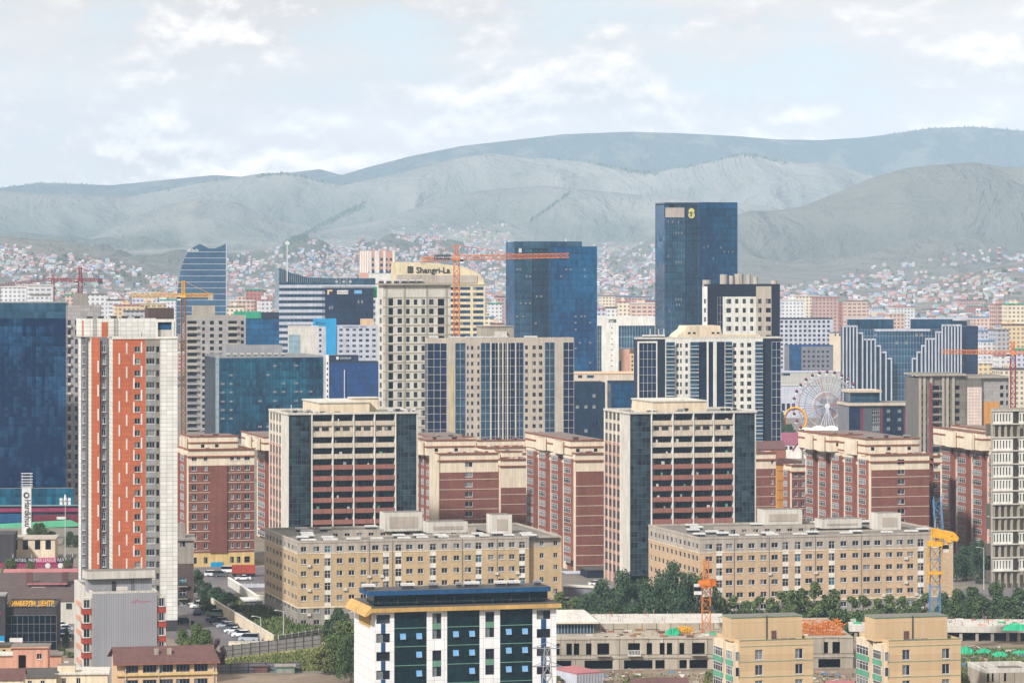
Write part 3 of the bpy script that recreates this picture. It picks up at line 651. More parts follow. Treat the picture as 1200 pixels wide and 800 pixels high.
q = MB(); q.box(x0, x1, 5, 9, b.H-.4, z1, 'ribgrey'); q.box(x0-.5, x1+.5, 4.0, 9.5, z1+.003, z1+1.6, 'concretelight', 'roofgrey'); h = q.build('roof_house', b.e)
q = MB(); q.box(b.u(131, 5), b.u(136, 5), 4.9, 4.997, b.H-.4, b.H+1.7, 'darksteel'); q.build('door', h)
q = b.part('roof_bench'); q.box(b.u(139), b.u(151), 2, 3.2, b.H, b.H+.7, 'offwhite'); q.box(b.u(116), b.u(127), 2, 2.8, b.H, b.H+.5, 'steel')
q = b.part('ladder')
for i in (0, .5): q.bar((b.u(158)+i, 4.8, b.H-.4), (b.u(158)+i, 4.8, z1+1.7), .05, 'rail')
for i in range(8): q.bar((b.u(158), 4.8, b.H+i*.5), (b.u(158)+.5, 4.8, b.H+i*.5), .05, 'rail')
# red spray-paint scrawl
q = b.part('graffiti'); px0 = 155; pts = [(154, 706), (157, 703), (158, 707), (161, 702), (163, 706), (166, 704), (168, 707), (170, 704), (172, 705), (177, 704)]
for (a1, a2), (c1, c2) in zip(pts[:-1], pts[1:]): q.bar((b.u(a1), -.012, b.z(a2)), (b.u(c1), -.012, b.z(c2)), .07, 'pink')
b.done()

# ---- small salmon house and yard buildings below it
b = Bl('house', 'small salmon house with an open gateway and one grey window', 'house', 15, 655, 56, 759, D=6, rot=4)
b.face('F', 0, b.W, 0, b.H, 'salmon', b.holes('F', [(26, 9)], [(0, b.z(767))], None)+b.holes('F', [(46, 6)], [(b.z(772), b.z(765.5))], 'std'), dep=.5)
b.shell('salmon', left=True); b.part('roof').box(-.4, b.W+.3, -.3, b.D+.3, b.H+.003, b.H+.3, 'salmon', 'roofgrey'); b.done()
def shed(name, label, cat, xc, Y, x1, ytop, D, wall, roofm, rot=5, rise=.0, cols=(), sty='std', z0=0, over=.3, group=None, row=None):
    b = Bl(name, label, cat, xc, Y, x1, ytop, D=D, rot=rot, z0=z0, group=group); w, H = b.W, b.H
    hs = b.holes('F', cols, [row or (max(.9, H-2.1), H-.6)], sty) if cols else []
    b.face('F', 0, w, 0, H, wall, hs); b.shell(wall, left=True); q = b.part('roof'); o = over
    if rise:
        q.poly([(-o, -o, H-.05), (w+o, -o, H-.05), (w+o, D/2, H+rise), (-o, D/2, H+rise)], roofm); q.poly([(w+o, D+o, H-.05), (-o, D+o, H-.05), (-o, D/2, H+rise), (w+o, D/2, H+rise)], roofm)
        b.wall.poly([(0, D, H), (0, 0, H), (0, D/2, H+rise)], wall); b.wall.poly([(w, 0, H), (w, D, H), (w, D/2, H+rise)], wall)
    else: q.box(-o, w+o, -o, D+o, H+.003, H+.3, roofm)
    return b
shed('outbuilding', 'low salmon outbuilding beside the open gateway', 'outbuilding', 57, 668, 72, 768, 5, 'salmon', 'roofgrey').done()
shed('outbuilding', 'low salmon yard wall building with a pale flat roof', 'outbuilding', -6, 672, 15, 768, 5, 'salmon', 'offwhite').done()
shed('outbuilding', 'tan outbuilding with a narrow dark doorway under the red poster', 'outbuilding', -8, 690, 13, 757, 5, 'tan', 'roofdark', cols=[(5, 3)], sty='dark').done()
shed('house', 'maroon roofed low house at the edge of the salmon yard', 'house', -20, 612, 27, 796, 8, 'creamred', 'maroonroof', rise=1.6, cols=[(3, 5), (14, 5)]).done()
shed('house', 'grey roofed low cream house with a white chimney block', 'house', 27, 628, 66, 793, 8, 'cream', 'roofdark', rise=1.3, cols=[(35, 5), (50, 5)]).done()
b = shed('house', 'cream low house with parapet next to the grey ribbed block', 'house', 66, 630, 126, 790, 9, 'cream', 'offwhite', rise=0, cols=[(75, 5), (92, 5)])
b.rbox(b.u(67), b.u(88), 1, 4, b.H+.3, b.z(780), 'cream'); b.done()

# ---- orange and white tower
b = Bl('apartment_tower', 'tall orange and white tiled apartment tower with white vertical dashes', 'apartment tower', 132, 816, 208, 397, x0=125, D=22)
kk = b.k(); H = b.H; rw = b.rows(409.2, 14.0, 24, 7)
ao, ag, aw = b.u(170.5), b.u(187.5), b.W
b.face('F', 0, ao, 0, H, 'orangetile', b.holes('F', [(161, 7)], rw, 'std'))
b.face('F', ao, ag, 0, H, 'stonegrey', b.holes('F', [(176.5, 10)], rw, 'tri')+b.holes('F', [(185, 3.6)], rw, 'dark'))
zp = b.z(727); b.face('F', ag, aw, zp, H, 'whitetile'); b.face('F', ag, aw, 0, zp, 'plinth')
for z0, z1 in rw:
    q = MB(); q.box(ao+.1, b.u(183), -.05, -.003, z0-1.3, z0-.1, 'greywall'); q.build('spandrel_panel', b.e)
for i in range(25):       # the dashes
    for px, o in ((139.8, 0), (148.5, .5), (156.9, 0), (165.9, .5)):
        w_ = .17; zc = b.z(409.2+14*(i+o*1.0)-(7 if px > 150 and px < 160 else 7 if px > 160 else 0)); hh = 13/kk/2
        if px == 139.8: zc = b.z(420+28*i)
        if px == 148.5: zc = b.z(408+28*i)
        if px == 156.9: zc = b.z(421+28*i); 
        if px == 165.9: zc = b.z(407+28*i)
        if zc > 4 and zc+hh < H: b.part('white_dash').box(b.u(px)-w_, b.u(px)+w_, -.06, -.004, zc-hh, zc+hh, 'white')
b.face('L', 0, b.D, 0, H, 'whitetile'); b.shell('whitetile')
b.part('string_course').box(-.2, b.W+.1, -.2, -.004, H, H+.5, 'white')
# stepped back wings to the left
def wing(px0, px1, setb, side_px, cols, sty, stripe):
    y = setb; x0_, x1_ = b.u(px0, y), b.u(px1, y)
    b.face('F', x0_, x1_, 0, H+.3, 'orangetile' if stripe else 'purplegrey', off=y)
    if stripe:
        for i in range(12):
            zc = b.z(429+28*i, v=y); b.part('white_dash').box(b.u(115, y)-.17, b.u(115, y)+.17, y-.06, y-.004, zc-1.4, zc+1.4, 'white')
    d = (b.v(side_px, x0_)); b.wall.poly([(x0_, d, 0), (x0_, y, 0), (x0_, y, H+.3), (x0_, d, H+.3)], 'whitetile')
    return x0_, d
y1 = b.D*.5
wing(107, 117, y1, 100, [], None, True)
wing(117, 126, y1+.6, 116, [], None, False)
wing(95, 100.5, b.D*.95, 92, [], None, False)
for z0, z1 in rw:
    b.win('F', y1+.35, b.u(121.7, y1), z0-.1, 1.0, 1.7, 'std'); b.win('F', b.D*.95-.25, b.u(98, b.D*.95), z0-.1, .7, 1.7, 'std')
    q = MB(); q.box(b.u(118.3, y1), b.u(120, y1), y1+.0, y1+.59, z0-1.2, z0-.1, 'maroonroof'); q.build('spandrel_panel', b.e)
# crown
zc0, zc1 = H+.5, b.z(373, v=6)
x0_, x1_ = b.u(100, 6), b.u(183, 6)
q = MB(); q.box(x0_, x1_, 6, b.D, zc0, zc1, 'whitetile', 'roofgrey'); q.box(b.u(92, 10), x0_-.003, 9, b.D+4, zc0, zc1, 'whitetile', 'roofgrey')
q.box(b.u(96.5, 9), b.u(100, 9), 8.9, 8.997, b.z(393, v=9), b.z(375, v=9), 'orangetile'); q.box(b.u(119, 6), b.u(126, 6), 5.9, 5.997, b.z(395, v=6), b.z(377, v=6), 'orangetile'); h = q.build('crown', b.e)
q = MB()
for px in (109, 134): 
    for i in (0, .7): q.bar((b.u(px, 6)+i, 5.8, zc0), (b.u(px, 6)+i, 5.8, zc1), .06, 'rail')
    for i in range(9): q.bar((b.u(px, 6), 5.8, zc0+.4+i*.55), (b.u(px, 6)+.7, 5.8, zc0+.4+i*.55), .06, 'rail')
q.build('ladder', h)
q = b.part('roof_frame'); fx0, fx1 = b.u(183.5, 3), b.u(206, 3); ft = b.z(377.5, v=3)
for a, c in ((fx0, fx0+.3), (fx1-.95, fx1-.6), (fx1-.25, fx1)): q.box(a, c, 3, 4.2, zc0, ft, 'white')
q.box(fx0, fx1, 3, 4.2, ft+.003, ft+.7, 'white'); q.box(fx0+.32, fx1-1, 3.6, 4.1, zc0, zc0+1.6, 'concretelight'); q.box(fx0+.32, fx1-1, 3.55, 4.15, zc0+1.61, ft-.003, 'blue')
q = b.part('roof_shed'); q.box(b.u(174, 12), b.u(204, 12), 12, 18, zc1-1, b.z(361, v=12), 'brownwall', 'roofdark')
q = b.part('dish_antenna'); q.tube((b.u(166, 3), 3, H+.5), (b.u(166, 3), 3, H+1.5), .12, 'steel'); q.tube((b.u(166, 3), 2.8, H+1.6), (b.u(166, 3)+.2, 2.4, H+1.9), .2, 'whitepaint', 10, .8)
for i in range(5): b.vent(b.u(105+i*14, 9), 9+i % 2, zc1, 1.6, 1.2, .7, 'steel')
b.done(); tower_or = b

# ---- tan apartment blocks around courtyards
def tan_block(xc, x0, x1, Y, ytop, cols, talls, tallrow0, wall, up, label, lcols, row0, line_y, wing_px=None, base_y=None, pent=()):
    b = Bl('apartment_block', label, 'apartment block', xc, Y, x1, ytop, x0=x0, group='tan courtyard apartment blocks')
    k = b.k(); H = b.H; n = 8; rw = b.rows(row0, 14.2, n, 6); rt = b.rows(row0+1.2, 14.2, n, 9)
    zl = b.z(line_y); zb = 4.2
    hs = b.holes('F', cols, rw, 'std')+b.holes('F', [(p, 7.2) for p in talls], rt, 'door')
    W1 = b.u(wing_px) if wing_px else b.W
    for z0, z1, mt in ((zl+.12, H, up), (zb, zl-.12, wall), (0, zb, 'stonegrey')):
        b.face('F', 0, W1, z0, z1, mt, [h for h in hs if z0-.2 < (h[2]+h[3])/2 < z1])
    b.part('string_course').box(-.06, W1, -.08, .02, zl-.12, zl+.12, 'cream'); b.part('string_course').box(-.08, W1, -.1, .02, zb-.15, zb+.2, 'cream')
    for p in talls:
        for (z0, z1), (z2, z3) in zip(rt[:-1], rt[1:]):
            q = MB(); q.box(b.u(p-3.6), b.u(p+3.6), -.04, -.003, z3+.02, z0-.02, 'white'); q.build('spandrel_panel', b.e)
    if wing_px:
        y = 1.2; b.face('F', W1, b.W, zl+.12, H, up, b.holes('F', [(635, 5), (651, 5)], rw, 'std', y), off=y); b.face('F', W1, b.W, 0, zl+.12, wall, b.holes('F', [(635, 5), (651, 5)], rw, 'std', y), off=y)
        b.wall.poly([(W1, 0, 0), (W1, y, 0), (W1, y, H), (W1, 0, H)], wall)
    hl = b.holes('L', lcols, rw, 'slit')
    for z0, z1, mt in ((zl+.12, H, up), (zb, zl-.12, wall), (0, zb, 'stonegrey')):
        b.face('L', 0, b.D, z0, z1, mt, [h for h in hl if z0-.2 < (h[2]+h[3])/2 < z1])
    b.part('string_course').box(-.08, -.003, 0, b.D, zl-.12, zl+.12, 'cream'); b.part('string_course').box(-.08, -.003, 0, b.D, zb-.15, zb+.2, 'cream')
    b.shell(wall)
    # roof of four wings round a court
    d1 = 13; dl = min(14, b.W*.3); y2 = max(b.D-12, d1+4); t = .25
    r = b.part('roof')
    for X0, X1, Y0, Y1 in ((0, b.W, 0, d1), (0, dl, d1, y2), (b.W-dl, b.W, d1, y2), (0, b.W, y2, b.D)):
        r.poly([(X0+t, Y0+t, H-.45), (X1-t, Y0+t, H-.45), (X1-t, Y1+t, H-.45), (X0+t, Y1+t, H-.45)], 'roofgrey')
    q = b.part('parapet')
    y0 = 1.2 if wing_px else 0
    q.box(-.1, W1+.05, -.1, t, H-.4, H+.08, up); q.box(-.1, t, t, b.D, H-.4, H+.08, up); q.box(t, b.W, b.D-t, b.D+.05, H-.4, H+.08, up); q.box(b.W-t, b.W+.05, y0, b.D-t, H-.4, H+.08, up)
    q.box(dl, b.W-dl, d1-t, d1, H-.4, H+.06, up); q.box(dl, b.W-dl, y2, y2+t, H-.4, H+.06, up)
    if wing_px: q.box(W1, b.W+.05, y0-.1, y0+t, H-.4, H+.08, up)
    # court facade of the rear wing
    hc = [(x-.7, x+.7, H-2.1, H-.75, 'std') for x in np.arange(dl+2, b.W-dl-2, 3.1)]
    b.face('F', dl, b.W-dl, H-14, H-.4, up, hc, off=y2)
    b.wall.poly([(dl, d1, H-14), (b.W-dl, d1, H-14), (b.W-dl, d1, H-.4), (dl, d1, H-.4)], up)
    for p0, p1, p2, py, dep in pent:
        v = dep; q = MB(); q.box(b.u(p0, v), b.u(p1, v), v, v+6, H-.45, b.z(py, v=v), 'offwhite', 'roofgrey'); q.box(b.u(p0, v)+1.2, b.u(p1, v)-1.2, v-.08, v-.003, H+.4, b.z(py+5, v=v), 'greybeige'); q.build('roof_house', b.e)
    x = 3
    while x < b.W-3:
        if random.random() < .85: b.vent(x, random.uniform(1.2, 3), H-.45, random.uniform(2.2, 3.6), 1.7, .95)
        if random.random() < .6: b.vent(x+random.uniform(-1, 1), random.uniform(7, 11), H-.45, 2.8, 1.9, .95)
        if random.random() < .5: b.vent(x, y2+random.uniform(3, 8), H-.45, 3, 2, .95)
        x += random.uniform(4.5, 7.5)
    for y in np.arange(15, y2, 7): b.vent(4+random.uniform(0, 5), y, H-.45, 3, 2, .95)
    q = b.part('downpipe')
    for p in wing_px and (432.5, 459.7, 541.5, 582) or (860, 901, 955, 1009): q.tube((b.u(p), -.12, zb), (b.u(p), -.12, H), .1, 'stonegrey', 4)
    for z0, z1 in rw[1:]:
        for p, w in cols:
            if random.random() < .13: q = MB(); q.box(-.45, .45, -.4, -.003, 0, .6, 'offwhite'); q.build('air_conditioner', b.e, (b.u(p+w*.9), 0, z0-.7))
    b.done(); return b
tan_block(349, 310, 658, 833, 631, [(356, 6.5), (371, 7), (398, 7), (412, 7), (426, 7), (440, 8), (480, 8), (493, 6.5), (521, 7), (535, 7), (548.5, 8), (575.5, 7), (587.5, 7), (600, 7)],
    (384, 452.5, 467, 507.5, 561, 612), 0, 'tanbrick', 'greybeige', 'tan courtyard apartment block rising behind the blue fascia office',
    [(313.5, 2.2), (317, 2.2), (321, 2.4), (325, 2.4), (329, 2.6), (333.5, 2.6), (338, 2.8), (342.5, 2.8), (346.3, 2.4)], 640, 645, wing_px=620,
    pent=[(451, 495, 0, 600, 30), (502, 548, 0, 612, 22), (577, 600, 0, 605, 16)])
tan_block(820, 760, 1117, 845, 626.5, [(831, 8.5), (854.6, 8), (867.3, 7.5), (881, 7.5), (895, 7.5), (908, 8), (948, 8.5), (961, 7.5), (988.6, 7.5), (1002.6, 7.5), (1015.8, 8.5), (1028.4, 7.5), (1042.2, 7.5), (1054.6, 7.5), (1067, 7.5)],
    (843, 920.6, 935, 974.8, 1079), 0, 'peachbrick', 'greybeige', 'peach courtyard apartment block rising behind the row of young trees',
    [(763, 2.4), (768, 2.4), (772.5, 2.4), (777, 2.6), (782, 2.6), (787, 2.6), (792, 2.8), (797, 2.8), (802, 2.8), (807, 3), (812, 3), (816.5, 3)], 637, 644,
    pent=[(896, 940, 0, 597, 40), (964, 1010, 0, 609, 24), (1029, 1056, 0, 603, 16)])

# ---- unfinished concrete building and deck
b = Bl('unfinished_building', 'unfinished two tier concrete building with empty openings and rubble on deck', 'construction', 640, 742, 1000, 747, D=40, rot=3)
H = b.H; up = [(654, 4), (667, 6.5), (675.7, 6.5), (690, 6.5), (707, 14), (743, 14), (761, 6.5), (776, 6), (784.6, 6.5), (799, 6), (818.5, 15), (842, 6), (980, 9), (968, 5)]
lo = [(660, 19), (701.5, 33), (748, 33.5), (773.5, 11), (800.5, 9), (818.5, 21), (972, 26)]
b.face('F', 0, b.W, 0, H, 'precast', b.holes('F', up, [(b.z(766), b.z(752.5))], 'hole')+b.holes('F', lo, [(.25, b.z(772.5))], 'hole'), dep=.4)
b.part('balcony_slab').box(b.u(699), b.u(715), -1.0, -.003, b.z(767.5), b.z(766), 'concrete'); b.part('balcony_slab').box(b.u(735.5), b.u(750.5), -1.0, -.003, b.z(767.5), b.z(766), 'concretelight'); b.part('balcony_slab').box(b.u(810.5), b.u(826.5), -1.0, -.003, b.z(767.5), b.z(766), 'concrete')
q = b.part('railing')
for i in range(9): q.bar((b.u(736+i*1.75), -.9, b.z(766)), (b.u(736+i*1.75), -.9, b.z(760.5)), .1, 'whitepaint')
q.bar((b.u(736), -.9, b.z(760.5)), (b.u(750), -.9, b.z(760.5)), .07, 'whitepaint')
b.part('floor_slab').box(-.1, b.W+.1, -.18, -.003, b.z(770.5), b.z(768.5), 'concrete')
b.shell('concrete', left=True); b.part('roof').poly([(0, 0, H-.02), (b.W, 0, H-.02), (b.W, b.D, H-.02), (0, b.D, H-.02)], 'concrete')
y = 16; ub = H; ut = b.z(729.5, v=y); xa, xb = b.u(697, y), b.u(858, y)
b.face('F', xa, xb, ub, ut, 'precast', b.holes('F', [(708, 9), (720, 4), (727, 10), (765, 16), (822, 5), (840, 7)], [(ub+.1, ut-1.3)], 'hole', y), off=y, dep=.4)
b.wall.poly([(xa, y+20, ub), (xa, y, ub), (xa, y, ut), (xa, y+20, ut)], 'concrete'); b.wall.poly([(xb, y, ub), (xb, y+20, ub), (xb, y+20, ut), (xb, y, ut)], 'concrete'); b.part('roof').poly([(xa, y, ut), (xb, y, ut), (xb, y+20, ut), (xa, y+20, ut)], 'concretelight')
q = b.part('starter_bar')
for i in range(70): x = random.uniform(xa, xb); yy_ = random.uniform(y, y+19); q.bar((x, yy_, ut), (x, yy_, ut+random.uniform(.4, 1.5)), .05, 'rustred' if i % 3 else 'concretelight')
for i in range(40): x = random.uniform(2, b.W-2); yy_ = random.uniform(1, 14); q.bar((x, yy_, H), (x+random.uniform(-.2, .2), yy_, H+random.uniform(.4, 1.2)), .05, 'rustred')
q = b.part('rubble')
for i in range(90):
    x = random.uniform(8, b.W-10); yy_ = random.uniform(1, 15); s_ = random.uniform(.2, .9); q.box(x, x+s_*2, yy_, yy_+s_, H, H+s_*.5, random.choice(['concretelight', 'wood', 'rustred', 'maroonroof', 'concrete']))
b.done(); UB = b
def heap(name, label, cat, cx, cy, cz, w, d, h, mat, n=7, mats=None):
    """a tarpaulin thrown over material: a lumpy cloth surface"""
    b = MB(); nx, ny = 12, 6; P_ = []
    for j in range(ny+1):
        for i in range(nx+1):
            u, v = i/nx, j/ny; e = math.sin(math.pi*u)**.5*math.sin(math.pi*v)**.5
            P_.append((cx+(u-.5)*w, cy+(v-.5)*d, cz+.01+h*e*(.6+.7*random.random())))
    for j in range(ny):
        for i in range(nx):
            a = j*(nx+1)+i; b.poly([P_[a], P_[a+1], P_[a+nx+2], P_[a+nx+1]], mat)
    return tag(b.build(name), label, cat)
def on(px, py, z):   # point where the sight line meets height z
    Y = (CH-z)*F/(py-300); return (px-600)*Y/F, Y, z
zR = H
x, y_, z_ = on(789, 743.5, zR); heap('tarpaulin', 'green tarpaulin heaped on the concrete deck beside the orange crane', 'tarpaulin', x, y_, z_, 3.6, 2.5, 1.5, 'tarp')
x, y_, z_ = on(835, 743, zR); heap('tarpaulin', 'small flat green tarpaulin lying at the foot of the orange crane', 'tarpaulin', x, y_, z_, 3.2, 2, .5, 'tarp')
def pile(label, px, py, z, w, h, n, mat):
    x, y_, z_ = on(px, py, z); b = MB()
    for i in range(n):
        a = Vector((x+random.uniform(-w/2, w/2), y_+random.uniform(0, 3), z+random.uniform(.1, h))); d = Vector((random.uniform(-1.4, 1.4), random.uniform(-.5, .5), random.uniform(-.5, .5)))
        b.bar(a-d, a+d, .12, mat)
    for i in range(int(n/5)):
        a = x-w/2+w*i/(n/5); b.bar((a, y_, z), (a, y_, z+h*random.uniform(.7, 1)), .12, mat)
    b.build('formwork_pile').location = (0, 0, 0); return tag(SC.objects[-1], None, None)
def pile_obj(label, px, py, z, w, h, n, mat):
    pile(label, px, py, z, w, h, n, mat); o = [o for o in COL.objects if o.name.startswith('formwork_pile')][-1]; tag(o, label, 'formwork'); return o
pile_obj('tangled pile of orange steel formwork on the concrete deck', 963, 744, zR, 9.5, 3.2, 150, 'craneorange')
pile_obj('small heap of yellow formwork beams beside the green tarpaulin', 803, 742, zR, 3, 1.2, 40, 'craneyellow')
# pavilion with translucent hipped roof
b = Bl('pavilion', 'glazed pavilion with cream hipped roof on the unfinished deck', 'pavilion', 650, 752, 696, 728, D=9, rot=3, z0=zR)
H = b.H; w = b.W
for i in range(13): b.part('post').box(i*(w-.15)/12, i*(w-.15)/12+.15, 0, .15, 0, H, 'steel')
b.part('glazing').box(.05, w-.05, .2, b.D-.2, 0, H-.02, 'glassgrey')
q = b.part('roof'); o_ = 1.0; zr = H+2.2
q.poly([(-o_, -o_, H), (w+o_, -o_, H), (w*.78, b.D/2, zr), (.1, b.D/2, zr)], 'concretelight'); q.poly([(w+o_, -o_, H), (w+o_, b.D+o_, H), (w*.78, b.D/2, zr)], 'concretelight'); q.poly([(w+o_, b.D+o_, H), (-o_, b.D+o_, H), (.1, b.D/2, zr), (w*.78, b.D/2, zr)], 'cream'); q.poly([(-o_, b.D+o_, H), (-o_, -o_, H), (.1, b.D/2, zr)], 'cream')
q.box(-o_, w+o_, -o_-.05, -o_+.1, H-.35, H-.003, 'beige'); b.done()
# raised concrete deck on columns
b = Bl('concrete_deck', 'unfinished concrete deck on square columns behind the cream blocks', 'construction', 995, 800, 1230, 733, D=16, rot=-4)
H = b.H; b.part('deck_slab').box(0, b.W, 0, b.D, H-1.5, H, 'concretelight'); b.part('back_wall').box(0, b.W, b.D-.4, b.D-.01, 0, H-1.51, 'concretedark')
for px in (1003, 1013, 1126, 1145, 1163, 1181, 1194, 1210): 
    for yy_ in (.4, 7):
        q = MB(); x = b.u(px, yy_); q.box(x-.35, x+.35, yy_, yy_+.7, 0, H-1.51, 'concrete'); q.build('column', b.e)
q = b.part('starter_bar')
for i in range(90): x = random.uniform(1, b.W-1); yy_ = random.uniform(.3, 15); q.bar((x, yy_, H), (x, yy_, H+random.uniform(.4, 1.6)), .06, random.choice(['tarp', 'rustred', 'magenta', 'concretelight']))
q = b.part('rubble')
for i in range(60): x = random.uniform(1, b.W-3); yy_ = random.uniform(.5, 14); s_ = random.uniform(.2, .7); q.box(x, x+s_*3, yy_, yy_+s_, H, H+s_*.6, random.choice(['concretelight', 'salmon', 'rustred', 'tarp']))
b.done(); DK = b
for px, py, z, w, h, lb in ((1190, 738, DK.H, 6, 1.4, 'bright green tarpaulin on the edge of the concrete deck'), (1131, 766, 0, 4.5, 1.6, 'green tarpaulin heap on the grass below the deck columns'), (1153, 765, 0, 4, 1, 'small pale green tarpaulin on the grass below the deck'), (1172, 769, 0, 4, 1, 'flat green tarpaulin on the grass near the concrete ruin'), (1147, 790, 0, 3, 2, 'green netting sheet hanging beside the concrete ruin'), (1196, 766, 0, 4, .8, 'green tarpaulin strip beside the site grass edge')):
    x, y_, z_ = on(px, py, z); heap('tarpaulin', lb, 'tarpaulin', x, y_+.5, z_, w, 2.5, h, 'tarp')
b = Bl('ruin', 'small roofless concrete ruin with narrow window slots', 'ruin', 1153, 690, 1215, 783, D=12, rot=8)
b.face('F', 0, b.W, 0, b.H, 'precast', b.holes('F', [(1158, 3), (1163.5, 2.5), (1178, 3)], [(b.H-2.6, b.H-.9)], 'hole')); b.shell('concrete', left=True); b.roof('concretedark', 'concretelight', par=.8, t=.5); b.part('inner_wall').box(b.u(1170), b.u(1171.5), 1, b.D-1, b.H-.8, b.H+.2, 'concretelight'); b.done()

# ---- twin balcony towers
def balcony_tower(xc, x0, x1, Y, ytop, fins, glass2, pent, label, srow0, plain0, botz):
    b = Bl('apartment_tower', label, 'apartment tower', xc, Y, x1, ytop, x0=x0, group='twin balcony towers')
    H = b.H; k = b.k(); fh = 12.85/k; bay0, bay1 = b.u(xc+.5), b.u(fins[0]-1.5)
    # side: four dark windows per floor
    d4 = b.D; a0 = b.v(plain0)
    rows = b.rows(srow0, 12.85, 15, 7.2); hs = []
    for i in range(4):
        a = a0+(d4-a0)*(i+.5)/4; hs += [(a-1.34, a+1.34, z0-.2, z1+.2, 'dark') for z0, z1 in rows]
    zc = b.z(srow0+12.85*2+5)
    b.face('L', a0, d4, zc, H, 'balconybeige', [h for h in hs if h[2] > zc]); b.face('L', a0, d4, 0, zc, 'brick2', [h for h in hs if h[2] < zc]); b.face('L', 0, a0, 0, H, 'offwhite')
    for i in range(5):
        a = a0+(d4-a0)*i/4; b.part('pilaster').box(-.18, -.003, a-.13, a+.13, 0, H, 'white')
    b.curtain('F', bay0, bay1, 3, H-.9, 'glassbay', 'slate', 1.2, fh/2, .07, off=.15)
    b.curtain('F', b.u(glass2[0]), b.u(glass2[1]), 3, H-.6, 'glassbay', 'slate', 1.2, fh/2, .07, off=.15)
    b.face('F', 0, b.W, H-.6, H, 'offwhite'); b.face('F', 0, bay0, 0, H-.6, 'offwhite'); b.face('F', b.u(glass2[1]), b.W, 0, H-.6, 'offwhite')
    b.part('balcony_back').poly([(b.u(fins[0]), 1.6, 0), (b.u(fins[-1]), 1.6, 0), (b.u(fins[-1]), 1.6, H-.6), (b.u(fins[0]), 1.6, H-.6)], 'slate')
    for p in fins: x = b.u(p); b.part('fin').box(x-.14, x+.14, -.25, 1.55, 0, H-.3, 'white')
    z = H-.6
    for i in range(15):
        zf = z-1.75-i*fh     # top of parapet
        mt = 'balconybeige' if i < 4 else 'balconyred'
        for p, q_ in zip(fins[:-1], fins[1:]):
            a, c = b.u(p)+.24, b.u(q_)-.24
            if zf-1.25 < 1: continue
            q = MB(); q.box(a, c, -.05, .12, zf-1.3, zf, mt); q.box(a, c, .13, 1.58, zf-1.32, zf-1.1, 'concretedark'); q.build('balcony', b.e)
            if i == 1: q = MB(); q.box(a, c, .3, .5, zf, zf+1.55, 'balconybeige'); q.build('infill_panel', b.e); b.win('F', .08, a+(c-a)*.22, zf+.35, 1.3, 1.0, 'dark'); b.win('F', .08, a+(c-a)*.66, zf+.35, 1.9, 1.0, 'dark2')
            else:
                b.win('F', 1.3, (a+c)/2, zf-1.0, (c-a)*.94, 2.55, 'bal')
                if random.random() < .35: q = MB(); xx = random.uniform(a+.3, c-1.2); q.box(xx, xx+random.uniform(.3, .9), .6, .8, zf-1.1, zf+random.uniform(.3, .9), random.choice(['whitepaint', 'offwhite', 'steel', 'green'])); q.build('laundry', b.e)
    b.shell('offwhite'); b.roof('roofgrey', 'offwhite', par=.5, over=.25)
    p0, p1 = b.u(pent[0], 3), b.u(pent[1], 3); b.rbox(p0, p1, 3, b.D-1.5, H-.5, b.z(pent[2], v=3), 'cream', cap='offwhite'); b.rbox(b.u(pent[3], 5), b.u(pent[4], 5), 5, 9, H-.5, b.z(pent[5], v=5), 'cream', cap='offwhite')
    for i in range(12): b.vent(random.uniform(1, b.W-1), random.uniform(.8, 2.2), H-.5, random.uniform(.8, 1.6), 1, random.uniform(.7, 1.4), random.choice(['steel', 'whitepaint', 'darksteel']))
    for px in (xc+5, xc+20): q = MB(); q.tube((b.u(px), 2, H), (b.u(px), 2, H+2.2), .09, 'whitepaint'); q.build('antenna', b.e)
    # glazed entrance storey
    b.done(); return b
balcony_tower(338, 316, 490, 935, 483, (365.5, 390, 414.5, 439, 463.5), (465, 488), (374, 433, 472, 412, 443, 467), 'balcony tower with red brown parapets, standing behind the tan block by the car park', 491, 330, 0)
balcony_tower(738, 708.5, 886, 930, 482, (763.5, 788.4, 812.6, 836.2, 860), (861.5, 884.5), (765, 828, 470.5, 790, 800, 469), 'balcony tower with red brown parapets, standing above the thick dark trees', 489.5, 727, 0)
